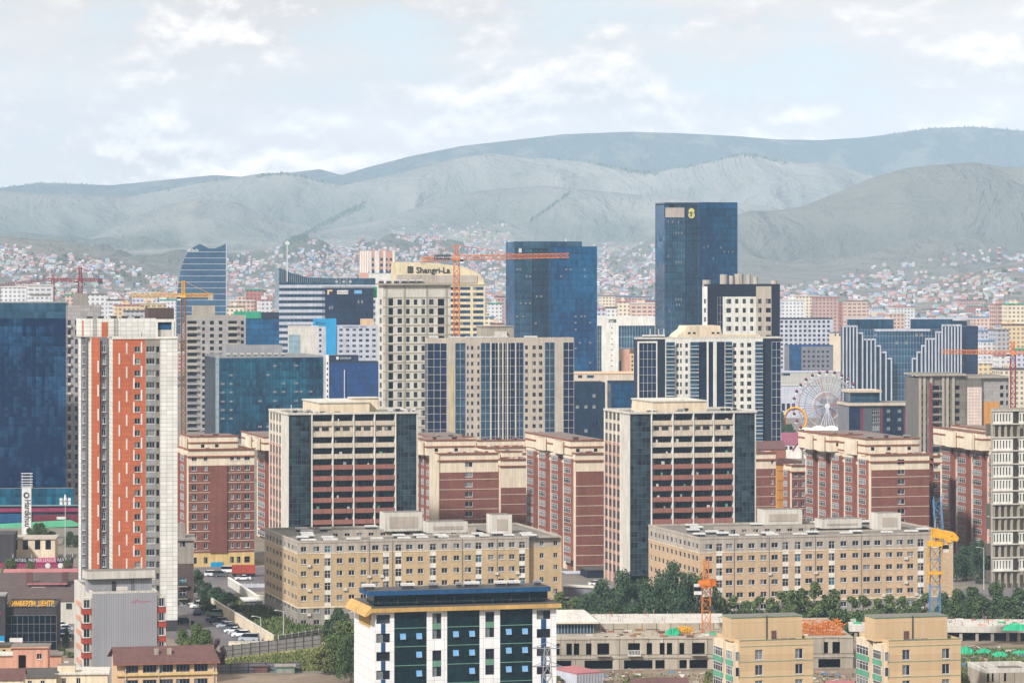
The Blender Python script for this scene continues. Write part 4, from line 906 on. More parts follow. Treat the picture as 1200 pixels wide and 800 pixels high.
# ================================================================== red brick estate
def red_block(label, xc, x0, x1, Y, ytop, fcols, band_y, pent, rot=15, fh=11.6, side_bays=4, row0=None, group='red brick apartment blocks', base=False, n=14, cream=(0, 0)):
    b = Bl('apartment_block', label, 'apartment block', xc, Y, x1, ytop, x0=x0, rot=rot, group=group); H = b.H; k = b.k()
    row0 = row0 or ytop+12; rw = b.rows(row0, fh, n, 6); zb = b.z(band_y); h0 = 4.0 if base else 0
    rw = [r for r in rw if r[0] > h0+.6]
    hs = b.holes('F', fcols, rw, 'std')
    for z0, z1, mt in ((zb, H, 'creamred'), (h0, zb, 'redbrick'))+(((0, h0, 'dirtyyellow'),) if base else ()):
        hh = [h for h in hs if z0 < (h[2]+h[3])/2 < z1]
        if z0 == 0 and base: hh = b.holes('F', fcols, [(1, 2.8)], 'dark2')
        b.face('F', 0, b.W, z0, z1, mt, hh)
    for a, c in ((.30, .42), (.58, .70)):     # shallow brick piers
        b.part('brick_pier').box(b.W*a, b.W*c, -.22, -.003, h0, zb, 'redbricklight') if b.W > 12 and not fcols else None
    for z0, z1 in rw: b.part('floor_line').box(0, b.W, -.05, -.003, z0-.75, z0-.62, 'creamred') if z0 < zb-1 else None
    if b.D > 5:
        nb = side_bays; d = b.D; b.face('L', 0, d, 0, H-3.4, 'redbricklight'); b.face('L', 0, d, H-3.4, H, 'creamred')
        for i in range(nb):
            a, c = d*(i+.12)/nb, d*(i+.66)/nb; q = b.part('bay'); q.box(-1.1, -.003, a, c, 3, H-1.6, 'redbricklight'); q.box(-1.2, -.003, a-.1, c+.1, H-1.597, H-.9, 'creamred')
            pl = b.part('pilaster'); pl.box(-.35, -.003, c+.3, c+.3+d/nb*.24, 0, H, 'creamred')
            for j, (z0, z1) in enumerate(rw):
                b.win('L', -1.36, (a+c)/2, z0-.1, c-a-.5, 1.7, 'bay')
                b.win('L', -.61, c+.3+d/nb*.12, z0-.1, .7, 1.5, 'slit') if d > 12 else None
        b.part('pilaster').box(-.3, -.003, -.02, d/nb*.115, 0, H, 'creamred')
    if cream[1]:
        b.part('pilaster').box(b.u(cream[0]), b.u(cream[1]), -.3, -.003, 0, H, 'creamred')
    b.shell('redbrick'); b.roof('estateroof', 'creamred', par=.6)
    q = b.part('cornice')
    for dz in (0, -2.1): q.box(-.45, b.W+.4, -.45, -.04, H+dz-.1, H+dz+.25, 'cornice'); q.box(-.45, -.04, -.04, b.D, H+dz-.1, H+dz+.25, 'cornice')
    for p0, p1, py, v in pent:
        z1 = b.z(py, v=v); X0, X1 = b.u(p0, v), b.u(p1, v); dd = max(b.D-v-2, 8)
        q = MB(); q.box(X0, X1, v, v+dd, H-.6, z1, 'creamred', 'estateroof')
        for zz in (z1, z1-1.9): q.box(X0-.3, X1+.3, v-.3, v-.003, zz, zz+.3, 'cornice')
        q.box(X0-.3, X0-.003, v, v+dd, z1, z1+.3, 'cornice'); q.box(X0-.3, X0-.003, v, v+dd, z1-1.9, z1-1.6, 'cornice'); [q.box(X0-1.2, X0-.31, v+dd*g, v+dd*(g+.16), H-.6, z1-.4, 'creamred', 'estateroof') for g in (.12, .5)]; h = q.build('attic_storey', b.e)
        for i in range(int((X1-X0)/5)):
            x = X0+3+i*5+random.uniform(-1, 1); q = MB(); q.box(x-.5, x+.5, v-.06, v-.002, z1-3.2, z1-2.3, 'pane_dark'); q.build('vent_opening', h)
            b.vent(x, v+2, z1+.02, random.uniform(1, 2), 1.2, random.uniform(.5, 1.1), random.choice(['maroonroof', 'steel', 'roofgrey']))
    for i in range(8): b.vent(random.uniform(1, b.W-1), random.uniform(.8, 2), H-.6, random.uniform(.7, 1.5), .9, random.uniform(.7, 1.2), random.choice(['maroonroof', 'steel', 'creamred']))
    return b
b = red_block('red brick block with yellow ground floor beside the orange tower', 221, 206, 298, 988, 526, [(227.6, 6), (241, 4.5), (272, 4.5), (279.6, 4.5), (289.6, 6.5)], 545, [(222, 279, 511, 5)], row0=536.5, fh=11.35, base=True, side_bays=2)
b.part('brick_pier').box(b.u(246), b.u(266), -.35, -.003, 4, b.z(545), 'redbrick')
q = MB(); q.box(b.u(247), b.u(261), -.25, -.01, b.z(664), b.z(658), 'cyan'); q.build('shop_sign', b.e); b.done()
red_block('narrow cream and red flank wall squeezed behind the car park balcony tower', 332, 301, 350, 1060, 526, [], 560, [(309, 340, 512, 4)], row0=540, side_bays=2).done()
red_block('red brick block with cream top showing between the two balcony towers', 514, 490, 584, 1000, 531, [(549.5, 9)], 553, [(500, 556, 515.5, 3)], row0=544, cream=(503, 514.5)).done()
b = red_block('set back red brick block with low cream top between its brick neighbours', 587, 578, 618, 1050, 538, [], 571, [(588, 612, 529, 3)], side_bays=1); b.done()
red_block('red brick block far behind, only its cream attic storeys visible', 556, 545, 622, 1130, 524, [(600, 6)], 560, [(560, 618, 516, 3)], side_bays=2).done()
red_block('long cream roofed brick block at the foot of the beige tower', 500, 470, 562, 1180, 518, [(520, 6)], 560, [(505, 555, 512, 2)], side_bays=2).done()
red_block('red brick block with wide glazed bays left of the window strip tower', 675, 617, 709, 975, 531, [], 552, [(668, 712, 516, 3)], row0=540, side_bays=4).done()
red_block('brick flank behind the balcony tower with one column of windows', 880, 872, 909, 1010, 530, [(905, 3)], 549, [], row0=541, side_bays=1).done()
b = Bl('apartment_block', 'narrow orange rendered block with brown flat roof', 'apartment block', 911, 1075, 938, 540, D=14)
b.face('F', 0, b.W, 0, b.H, 'orangewall'); b.shell('orangewall', left=True); b.roof('maroonroof', 'maroonroof', par=1.0, over=.3)
for i in range(9): b.part('floor_line').box(0, b.W, -.05, -.003, b.H-3.2-i*3, b.H-3.05-i*3, 'maroonroof')
b.done()
red_block('small cream and red block between the orange block and the long bay windows', 928, 919, 946, 1060, 545, [(933, 4), (941, 4)], 553, [], row0=555, side_bays=1).done()
red_block('red brick block with long rows of glazed bays under the ferris wheel', 1021, 944, 1089, 975, 532, [(1056, 8.5)], 550, [(1014, 1077, 514, 4), (972, 1010, 509, 26)], row0=541, side_bays=5).done()
red_block('thin cream and red slice beyond the glazed bay block', 1094, 1089, 1102, 1010, 534, [(1097, 5)], 552, [], row0=546, side_bays=1).done()
red_block('red brick block with glazed bays next to the unfinished white tower', 1176, 1102, 1215, 985, 527, [(1190, 6)], 540, [(1150, 1168, 507, 9), (1178, 1210, 506, 5)], row0=534, side_bays=4).done()

# ---- unfinished tower at the frame's edge
b = Bl('unfinished_tower', 'unfinished pale concrete tower with narrow window slots and open lower floors', 'construction', 1164, 925, 1250, 478, x0=1161, D=16)
H = b.H; k = b.k(); cols = [(1165.5+i*3.6, 1.8) for i in range(6)]+[(1196+i*3.6, 1.8) for i in range(8)]; fh = 15.6
for i in range(14):
    yt = 480+fh*i; z1, z0 = b.z(yt), b.z(yt+fh)
    if z0 < 0: break
    op = i in (1, 7, 8, 10, 12, 13)
    b.part('floor_slab').box(-.3, b.W, -.3, .6, z1-.3, z1, 'concretelight')
    if not op:
        b.face('F', 0, b.u(1187), z0, z1-.3, 'white', b.holes('F', cols[:6], [(z0+.5, z1-1)], 'slit'), dep=.3)
        b.face('F', b.u(1194), b.W, z0, z1-.3, 'white', b.holes('F', cols[6:], [(z0+.5, z1-1)], 'slit'), dep=.3); b.wall.box(b.u(1187), b.u(1194), 2.5, 2.7, z0, z1-.3, 'concretedark')
    else:
        b.wall.box(0, b.W, 5, 5.3, z0, z1-.3, 'concretedark')
        for p in (1165, 1172, 1179, 1186, 1194, 1202, 1210): q = MB(); q.box(b.u(p)-.3, b.u(p)+.3, .1, .7, z0, z1-.31, 'concrete'); q.build('column', b.e)
b.face('L', 0, b.D, 0, H, 'concrete'); b.shell('concrete'); b.roof('roofgrey', 'concrete', par=.6)
b.done()

# ---- brown block behind the orange tower, grey block
b = Bl('apartment_block', 'brown and stone block with small balconies half hidden behind the orange tower', 'apartment block', 200, 880, 227, 615, D=14, rot=6)
zb = b.z(660); b.face('F', 0, b.W, zb, b.H-4, 'stonegrey', b.holes('F', [(214, 6)], [(b.z(640), b.z(633))], 'dark2')); rw = [(b.z(y+4.5), b.z(y-4.5)) for y in (681, 695.5, 709)]
b.face('F', 0, b.W, 0, zb, 'brownwall', b.holes('F', [(214, 8)], rw, 'door')); b.shell('brownwall', H=b.H-4, left=True); b.part('roof').box(-.5, b.W+.5, -.5, b.D, b.H-4, b.H-3.4, 'stonegrey')
b.rbox(.5, b.u(217), 2, 8, b.H-3.39, b.H, 'stonegrey')
for z0, z1 in rw: q = MB(); q.box(b.u(208.5), b.u(220), -1, -.003, z0-.3, z0-.1, 'concrete'); q.box(b.u(208.5), b.u(220), -1, -.95, z0-.1, z0+.8, 'rail'); q.build('balcony', b.e)
b.done()

# ---- dark mirrored block, left edge
b = Bl('office_tower', 'broad dark blue mirrored office block above the sports ground', 'office tower', -90, 1220, 77, 355, D=30, rot=6)
zs = b.z(373); b.curtain('F', 0, b.W, 6, b.H, 'glassleft', 'glassnavy', 1.6, 3.6, .12); b.shell('glassleft', left=True)
b.part('attic_band').box(-.02, b.W+.02, -.12, -.07, zs, b.H, 'glassgrey'); b.roof('roofgrey', 'steel', par=1.2)
b.part('podium').box(0, b.W+3, -4, -.2, 0, 7, 'glassteal', 'roofgrey'); b.done()
b = Bl('apartment_tower', 'grey concrete apartment tower peeping out beside the mirrored block', 'apartment tower', 72, 1290, 118, 358, D=15, rot=6)
rw = b.rows(378, 11.2, 20, 6); b.face('F', 0, b.W, 0, b.H, 'greypanel', b.holes('F', [(81, 4), (89.5, 3), (100, 4)], rw, 'dark2')); b.shell('greypanel', left=True); b.roof('roofgrey', 'greypanel')
for z0, z1 in rw: q = MB(); q.box(b.u(78.6), b.u(83.4), -.9, -.003, z0-.9, z0-.05, 'concretelight'); q.build('balcony', b.e)
b.rbox(b.u(85, 3), b.u(103, 3), 3, 9, b.H-.7, b.H+4.5, 'stonegrey'); b.done()

# ================================================================== middle distance towers
# ---- beige tower with navy glass
b = Bl('apartment_tower', 'beige apartment tower with navy glass corners and grey roof house', 'apartment tower', 501, 1300, 672, 396, x0=498)
H = b.H; rw = b.rows(407.3, 9.22, 15, 4.6); zt = b.z(401.5); g = 'glassnavy'
edges = [501, 523.5, 533.5, 545.5, 563.5, 574.5, 604, 613.5, 638.5, 650, 660, 672.5]
hsF = b.holes('F', [(548.3, 2), (553.4, 2.8), (560.6, 2.6), (617, 3.2), (626, 3.8), (633.5, 4.2)], rw, 'dark2')
for a, c in ((523.5, 533.5), (545.5, 563.5), (613.5, 638.5), (650, 660)): b.face('F', b.u(a), b.u(c), 0, H, 'towerbeige', [h for h in hsF if b.u(a) < (h[0]+h[1])/2 < b.u(c)])
b.part('yellow_strip').box(b.u(527), b.u(531), -.12, -.004, 0, b.z(428), 'corner')
for a, c in ((501, 523.5), (533.5, 545.5), (563.5, 574.5), (574.5, 604), (604, 613.5), (638.5, 650), (660, 672.5)):
    b.face('F', b.u(a), b.u(c), zt, H, 'towerbeige'); dk = (a in (501, 660, 574.5))
    b.curtain('F', b.u(a), b.u(c)-.002, 0, zt, g if dk else 'glassgrey', 'offwhite' if dk else 'steel', 2.2 if dk else 1.8, 3.0, .12 if dk else .2, off=.02)
for px in (575, 584, 589, 594.5, 604): b.part('white_fin').box(b.u(px)-.22, b.u(px)+.22, -.5, -.1, 0, zt, 'offwhite')
b.curtain('L', 0, b.D, 0, zt, g, 'offwhite', 2.2, 3.0, .12); b.face('L', 0, b.D, zt, H, 'towerbeige'); b.shell('towerbeige')
b.roof('roofgrey', 'towerbeige', par=.8)
b.rbox(b.u(564, 5), b.u(602, 5), 5, 12, H-.8, b.z(383, v=5), 'concrete', cap='stonegrey'); b.rbox(b.u(580, 4), b.u(594, 4), 4, 5, H-.8, b.z(388, v=4), 'concretelight')
for i in range(10): b.vent(random.uniform(2, b.W-2), random.uniform(2, 4), H-.8, random.uniform(2, 5), 2, 1.5, 'whitepaint')
b.done()

# ---- white and navy tower pair
b = Bl('apartment_tower', 'taller white and navy apartment tower with tanks on its roof', 'apartment tower', 829, 1360, 914, 333, x0=823)
H = b.H; rw = b.rows(353, 10.6, 18, 5.6); zn = b.z(347.5)
b.face('F', 0, b.u(886), zn, H, 'navy'); b.face('F', 0, b.u(841), 0, zn, 'navy'); b.curtain('F', b.u(841), b.u(847), 0, zn, 'glassnavy', 'steel', 1, 3.4, .15, off=.05)
b.face('F', b.u(847), b.u(886), 0, zn, 'white', b.holes('F', [(854, 5.6), (863.5, 3.8), (872.2, 3.8), (881, 3.8)], rw, 'dark2'))
b.face('F', b.u(886), b.u(904), 0, H, 'towerbeige', b.holes('F', [(890.5, 4), (900.5, 6)], rw, 'dark2')); b.face('F', b.u(904), b.W, 0, H, 'navy')
b.face('L', 0, b.D, 0, H, 'white', b.holes('L', [(826, 2.5)], rw, 'dark')); b.shell('navy'); b.roof('roofgrey', 'navy', par=.8)
for px, w, y0 in ((848, 9, 321.5), (857, 6, 323), (866, 11, 321), (877, 6, 322), (885.5, 6, 324.5), (828, 10, 328), (907, 8, 329)):
    q = MB(); x = b.u(px, 5); q.tube((x, 5, H-.8), (x, 5, b.z(y0, v=5)), w/2/b.k(), 'greybeige' if w < 12 else 'brownroof', 10); q.build('roof_tank', b.e)
b.done()
b = Bl('apartment_tower', 'white apartment tower with navy glass corners and stepped roof line', 'apartment tower', 747, 1290, 915, 395, x0=743)
H = b.H; rw = b.rows(404.5, 9.05, 16, 5); zt = b.z(400.5)
b.face('F', 0, b.u(779.5), zt, H, 'navy'); b.face('F', b.u(770), b.u(779.5), 0, zt, 'navy'); b.curtain('F', b.u(749), b.u(769), 0, zt-.3, 'glassnavy', 'offwhite', 1.7, 3, .1, off=.05)
b.part('white_frame').box(b.u(747), b.u(748.5), -.4, -.002, 0, zt+.4, 'white'); b.part('white_frame').box(b.u(769), b.u(770), -.4, -.002, 0, zt+.4, 'white'); b.part('white_frame').box(b.u(748.5), b.u(769), -.4, -.002, zt-.2, zt+.4, 'white')
hs = b.holes('F', [(794, 3), (798, 2), (804.6, 3), (861, 4), (869.6, 4), (878, 5)], rw, 'dark2')
b.face('F', b.u(779.5), b.u(819), 0, zt, 'white', hs); b.face('F', b.u(849), b.u(894), 0, zt, 'white', hs); b.face('F', b.u(779.5), b.u(894), zt, H, 'white')
for c, w in ((784.8, 10), (813, 10), (853, 8), (888.5, 9)):
    for z0, z1 in rw:
        q = MB(); a0, a1 = b.u(c-w/2), b.u(c+w/2); q.box(a0, a1, -1.1, -.003, z0-.7, z0-.45, 'white'); q.box(a0, a1, -1.1, -1.0, z0-.45, z1+.5, 'glassgrey'); q.box(a0, a1, -1.14, -1.0, z0+.6, z0+.75, 'white'); q.build('balcony', b.e)
for a, c in ((819, 829), (829, 837), (837, 849)): b.curtain('F', b.u(a), b.u(c)-.01, 0, zt, 'glassnavy', 'navy', 1.6, 3, .1, off=.03)
for px in (829, 836.5, 838.5): b.part('white_fin').box(b.u(px)-.3, b.u(px)+.3, -.5, -.1, 0, zt, 'white')
b.face('F', b.u(894), b.u(904.5), 0, H, 'navy'); b.curtain('F', b.u(904.5), b.W, 0, b.z(401), 'glassnavy', 'offwhite', 1.7, 3, .12, off=.03); b.face('F', b.u(904.5), b.W, b.z(401), H, 'navy')
b.curtain('L', 0, b.D, 0, H, 'glassnavy', 'navy', 2, 3, .1); b.shell('navy'); b.roof('roofgrey', 'offwhite', par=.6)
q = b.part('stepped_crown'); X = lambda p: b.u(p, 2); Z = lambda p: b.z(p, v=2)
q.slab([(X(793), H), (X(893), H), (X(890), Z(392.5)), (X(846), Z(392)), (X(844), Z(381.5)), (X(805), Z(381.5)), (X(803), Z(386)), (X(796), Z(391))], 2, 12, 'cream')
for px in (806, 812, 834, 840): q.box(X(px), X(px+3), 1.9, 1.997, Z(391), Z(389), 'pane_dark')
for px in (758, 766, 774): b.vent(b.u(px, 3), 3, H-.6, 3, 2, 1.6)
for px in (762, 772, 778): q = MB(); q.tube((b.u(px, 3), 3, H), (b.u(px, 3), 3, H+3.2), .15, 'whitepaint'); q.build('antenna', b.e)
b.done()

# ---- pale unfinished grid tower
b = Bl('apartment_tower', 'pale unfinished tower with exposed grid of concrete floor lines', 'apartment tower', 449, 1345, 528, 334, x0=443.5)
H = b.H; rw = b.rows(354, 10.82, 18, 6.4); zt = b.z(348.5)
hs = b.holes('F', [(458, 5.8)], [(z0-.25, z1+.35) for z0, z1 in rw], 'hole')+b.holes('F', [(468.5, 5.4), (478, 4.2), (487, 4.2), (496, 4.2), (505.5, 5.4)], rw, 'dark2')+b.holes('F', [(517, 8)], [(z0-.4, z1+.2) for z0, z1 in rw[:5]], 'hole')
b.face('F', 0, b.W, 0, zt, 'offwhite', hs); b.face('F', 0, b.W, zt, H, 'offwhite')
g_ = b.part('concrete_grid')
for z0, z1 in rw: g_.box(0, b.W, -.12, -.004, z1+.55, z1+.95, 'concrete')
for p in (452.5, 473.7, 500.3, 523): g_.box(b.u(p)-.35, b.u(p)+.35, -.2, -.004, 0, H, 'concrete')
b.face('L', 0, b.D, 0, H, 'offwhite', b.holes('L', [(446, 2.5)], rw, 'dark')); b.shell('concretelight')
b.part('roof').box(-1.2, b.W+.2, -1.2, b.D+.5, H+.003, H+.7, 'concrete', 'roofgrey')
b.rbox(b.u(470, 4), b.u(512, 4), 4, 12, H+.7, b.z(322, v=4), 'greybeige')
for i in range(6): b.vent(b.u(447+i*9, 2), 2.5, H+.7, 2, 2, 1.5, 'whitepaint')
b.done()

# ---- wide teal glass office
b = Bl('office_building', 'wide teal glass office with rows of lit panes and a white pier', 'office building', 257, 1600, 378, 417, x0=240)
H = b.H; zg = b.z(513); b.curtain('F', 0, b.W, zg, H-1, 'glassteal', 'glassnavy', 1.6, 4.0, .14); b.face('F', 0, b.W, 0, zg, 'purplegrey'); b.face('F', 0, b.W, H-1, H, 'glassdark')
v0 = b.v(252.5); b.face('L', 0, v0, 0, H, 'glasspale'); b.curtain('L', v0, b.D, 0, H, 'glassdark', 'glassnavy', 2, 4, .14)
for i, (px, py) in enumerate([(322, 428.5), (347, 428.5), (270.5, 439), (314, 439), (261, 449), (270.5, 449), (332, 449), (347, 449), (261, 459), (270.5, 459), (322, 459), (332, 459), (347, 459), (353, 459), (364, 459), (261, 469.5), (270.5, 469.5), (304.5, 469.5), (322, 469.5), (347, 469.5), (364, 469.5), (261, 479.5), (270.5, 479.5), (322, 479.5), (332, 479.5), (347, 479.5), (261, 489.5), (270.5, 489.5), (304.5, 499.5), (314, 499.5), (304.5, 510)]):
    q = MB(); q.box(-.85, .85, -.04, -.006, -.45, .45, 'pane_pale'); q.build('blind', b.e, (b.u(px), 0, b.z(py)))
b.part('end_pier').box(b.u(378), b.u(382), .3, 6, 0, H, 'lilac'); b.shell('glassdark'); b.roof('roofgrey', 'steel', par=.8)
b.rbox(b.u(266, 6), b.u(332, 6), 8, 20, H-.8, b.z(404.5, v=8), 'greywall', name='plant_room')
for i in range(9): b.vent(b.u(268+i*8, 4), 5, H-.8, 1.6, 1.5, 2.2, 'concretelight')
b.done()
# ---- grey block with balconies and the yellow crane
b = Bl('unfinished_tower', 'raw grey concrete apartment tower beside the yellow crane', 'construction', 217, 1750, 288, 370, D=18, rot=6)
H = b.H; rw = b.rows(378, 7.55, 20, 4.2); b.face('F', 0, b.W, 0, H, 'greypanel', b.holes('F', [(238.5, 3), (248.3, 4.6), (258.5, 4.2), (284, 3.4)], rw, 'hole')+b.holes('F', [(225, 11), (272.5, 10)], rw, 'hole'))
for z0, z1 in rw:
    for c, w in ((225.5, 13), (272.5, 12)): q = MB(); q.box(b.u(c-w/2), b.u(c+w/2), -1.4, -.003, z0-.9, z0-.6, 'concretelight'); q.box(b.u(c-w/2), b.u(c+w/2), -1.4, -1.3, z0-.6, z0+.4, 'concrete' if z0 > b.z(434) else 'purplegrey'); q.build('balcony', b.e)
b.shell('concrete', left=True); b.roof('roofgrey', 'concrete'); b.rbox(b.u(225, 4), b.u(252, 4), 4, 12, H-.7, b.z(358, v=4), 'concrete'); b.done()

# ---- sail-shaped glass tower
b = Bl('sail_tower', 'blue glass tower shaped like a sail with white floor bands', 'office tower', 206, 3600, 265, 287, D=26, rot=4)
X = b.u; Z = lambda p: b.z(p)
curve = [(206, 380), (206.4, 362), (207.4, 345), (209.5, 328), (212.5, 313.5), (216.5, 302), (221, 294.5), (227, 289.5), (233, 286.3), (236, 286.6), (240, 288.6), (244, 290.8), (248, 291.3), (252, 291), (256, 289.6), (260, 287.8), (265, 285.4)]
pl = [(X(x), max(Z(y), 0)) for x, y in curve]
poly = [(X(206), 0), (X(265), 0)]+pl[::-1]
b.wall.slab(poly, 0, b.D, 'glasssky')
for i in range(13):
    y = 295.2+7.05*i; xl = np.interp(y, [p[1] for p in curve[:9]][::-1], [p[0] for p in curve[:9]][::-1]) if y < 380 else 206
    b.part('floor_band').box(X(xl), X(265), -.35, -.01, Z(y)-.22, Z(y)+.22, 'lilac')
b.part('edge_fin').box(X(265)-.2, X(265)+.5, -.6, b.D, 0, Z(286), 'lilac')
text('skbds', 5.2, 'whitepaint', b.e, (X(219.5), -.8, Z(295.2)), ext=.2, width=X(233)-X(220), bold=.06); b.done()

# ---- stepped bands glass building, mast, navy block
b = Bl('office_building', 'grey banded glass office with a sloping roof line and mast', 'office building', 327, 2220, 440, 326, x0=322, rot=10)
H = b.H
b.wall.slab([(0, 0), (b.W, 0), (b.W, H), (b.u(395), H), (b.u(362), b.z(325.2)), (b.u(340), b.z(319.5)), (0, b.z(314))], 0, b.D, 'glassgrey')
for i in range(12):
    zz = b.z(335.5+7.2*i); b.part('light_band').box(0, b.W, -.3, -.01, zz-1.0, zz+1.0, 'lilac')
    if i < 8:
        for j in range(26): b.part('floor_window').box(1+j*(b.W-2)/26, 1+j*(b.W-2)/26+.9, -.12, -.02, zz-2.6, zz-1.1, 'glassdark')
b.part('side_glass').poly([(-.02, b.D, 0), (-.02, 0, 0), (-.02, 0, b.z(314)), (-.02, b.D, b.z(314))], 'glasspale')
for j in range(30): q = b.part('mullion_grid'); xx = b.u(328+j*2.3); q.box(xx-.1, xx+.1, -.2, -.01, b.z(331), min(b.z(np.interp(328+j*2.3, [327, 340, 362, 395], [315, 320, 326, 327])), H+8), 'steel')
q = b.part('radio_mast'); x = b.u(336.5); z0, z1 = b.z(330), b.z(282); q.tube((x, -.8, z0), (x, -.8, z1), .35, 'whitepaint'); q.box(x-1.3, x+1.3, -1.2, -.4, z1-2.6, z1-.6, 'whitepaint'); b.done()
b = Bl('office_building', 'plain navy glass block with white signs and roof masts', 'office building', 381, 2120, 437.5, 336, D=24, rot=8)
H = b.H; b.curtain('F', 0, b.W, 0, H, 'glassnavy', 'navy', 1.6, 3.7, .1); b.shell('glassnavy', left=True); b.roof('roofgrey', 'steel')
q = MB(); q.slab([(0, 0), (1.1, 0), (1.1, 1.9), (3.2, 1.9), (3.2, 2.9), (0, 2.9)], -.3, -.08, 'dirtyyellow'); q.build('emblem', b.e, (b.u(383.5), 0, b.z(345)))
q = MB(); q.box(b.u(395), b.u(408), -.3, -.08, b.z(344.6), b.z(340), 'whitepaint'); s_ = q.build('sign_board', b.e); text('BOLOMJ', 1.5, 'cranered', s_, (b.u(396), -.34, b.z(343.4)), ext=.03, width=b.u(407)-b.u(396))
q = MB(); q.box(b.u(415), b.u(424), -.3, -.08, b.z(344), b.z(340), 'skyblue'); q.build('sign_board', b.e)
for px, py in ((420, 353.5), (424.3, 353.5), (386.4, 360.5), (389.3, 360)): q = MB(); q.box(-.5, .5, -.2, -.08, -1, 1, 'pane_pale'); q.build('blind', b.e, (b.u(px), 0, b.z(py)))
q = b.part('roof_mast')
for px, y in ((398.5, 303), (406.5, 306), (394.5, 318), (403, 318), (410.5, 318)):
    q.tube((b.u(px, 4), 4, H-1), (b.u(px, 4), 4, b.z(y, v=4)), .22, 'steel')
    for j in range(3): q.box(b.u(px, 4)-.8, b.u(px, 4)+.8, 3.6, 4.4, b.z(y+6+j*6, v=4)-.5, b.z(y+6+j*6, v=4)+.5, 'lampgrey')
b.part('green_panel').box(b.W+.1, b.W+2.6, 2, 3, b.z(349), b.z(336), 'greenroof'); b.done()
# ---- white hotel with a cyan slab
b = Bl('hotel', 'lilac white hotel with a bright cyan vertical slab', 'hotel', 366, 2000, 443.5, 381.5, D=16, rot=6)
H = b.H; rw = b.rows(386.3, 6.3, 14, 2.8)
b.face('F', 0, b.u(382), 0, H, 'lilac', b.holes('F', [(370, 2.6), (375.3, 2.6)], rw, 'dark')); b.part('cyan_slab').box(b.u(382), b.u(394), -.6, 1, 0, b.z(373), 'cyan'); b.part('cyan_sign').box(b.u(367), b.u(381.8), -.2, -.02, H-.2, b.z(373), 'cyan')
b.face('F', b.u(394), b.W, 0, H, 'lilac', b.holes('F', [(399.5+i*7.75, 4) for i in range(6)], rw, 'dark2')); b.shell('lilac', left=True); b.roof('roofgrey', 'lilac')
text('ULAANBAATAR  HOTEL', 1.6, 'blue', b.e, (b.u(401.5), -.1, b.z(384)), ext=.03, width=b.u(430)-b.u(401.5)); text('Blue', 2.4, 'navy', b.e, (b.u(370), -.25, b.z(380)), ext=.03, width=b.u(380)-b.u(370))
b.rbox(b.u(423, 3), b.u(438, 3), 3, 9, H-.7, b.z(373.5, v=3), 'peach', name='roof_house'); b.done()
b = Bl('office_building', 'royal blue glass block with a white name sign and white edge pier', 'office building', 385.5, 1900, 444, 424, D=20, rot=6)
H = b.H; b.curtain('F', 0, b.W, 0, H, 'glassroyal', 'navy', 1.6, 3.6, .1); x2 = b.u(420); b.curtain('F', 0, x2, H, b.z(416), 'glassnavy', 'navy', 1.6, 3.6, .1); b.shell('glassroyal', left=True); b.rbox(0.01, x2, .05, 12, H, b.z(416), 'glassnavy'); b.roof('roofgrey', 'navy')
b.part('edge_pier').box(-1.6, -.01, -.3, 6, 0, b.z(416), 'white')
for i in range(8): q = MB(); q.box(-1.2, -.5, -.38, -.303, b.z(424+6.5*i)-1.3, b.z(424+6.5*i), 'pane_dark'); q.build('pier_window', b.e)
q = MB(); q.box(b.u(394), b.u(397), -.3, -.1, b.z(421), b.z(417.6), 'whitepaint'); q.build('emblem', b.e); text('CENTRUM', 1.6, 'whitepaint', b.e, (b.u(398), -.2, b.z(420.6)), ext=.05, width=b.u(411)-b.u(398))
q = b.part('flag_pole'); q.tube((b.u(403.5), -1.2, 0), (b.u(403.5), -1.2, b.z(433)), .25, 'whitepaint'); b.done()
b = Bl('office_building', 'blue glass block under a bright green roof band', 'office building', 288, 2050, 327, 373, D=18, rot=6)
H = b.H; b.curtain('F', 0, b.W, 0, H, 'glassbright', 'navy', 1.6, 3.6, .1); b.shell('glassbright', left=True); q = b.part('green_band'); q.box(b.u(274), b.u(306), -.5, 8, H, b.z(365), 'greenroof'); q.box(b.u(306), b.u(327), -.5, 8, H, b.z(366), 'navy')
b.rbox(b.u(274, 1), -.02, .5, 10, 0, H, 'lilac', name='annex'); b.done()
shed('office_building', 'cream roof building wedged left of the cyan slab hotel', 'office building', 338, 1960, 373, 383, 16, 'offwhite', 'offwhite', over=.1).done()
shed('office_building', 'small glass roofed pavilion above the teal office', 'office building', 339, 1900, 352, 393, 12, 'glasspale', 'glasspale', over=.1).done()

# ---- hotel tower with the tan crown sign
b = Bl('hotel_tower', 'tan hotel tower with dark lettering on its rounded crown', 'hotel', 460, 2100, 568.5, 333, D=22, rot=7)
H = b.H; rw = b.rows(338, 6.85, 12, 3.7); b.face('F', 0, b.W, 0, H, 'shangri', b.holes('F', [(532, 11), (545.2, 12), (560.5, 12.2)], rw, 'bluestrip')); b.shell('shangri', left=True)
q = b.part('crown'); X = lambda p: b.u(p, 1.5); Z = lambda p: b.z(p, v=1.5)
q.slab([(X(460), H), (X(567), H), (X(566.5), Z(327)), (X(562), Z(321)), (X(552), Z(316)), (X(538), Z(312)), (X(520), Z(309.5)), (X(500), Z(307.5)), (X(461), Z(307))], 1.5, 16, 'shangri')
b.part('grey_band').box(X(466), X(559), .9, 1.49, Z(331.5), Z(322.5), 'greybeige'); b.part('ledge').box(-.5, b.W+.5, -.6, 1.4, H-.4, H, 'cream')
text('Shangri-La', 5.2, 'black', b.e, (X(487.5), 1.2, Z(319.8)), ext=.15, width=X(527)-X(487.5), bold=.05)
q = MB()      # the stacked emblem
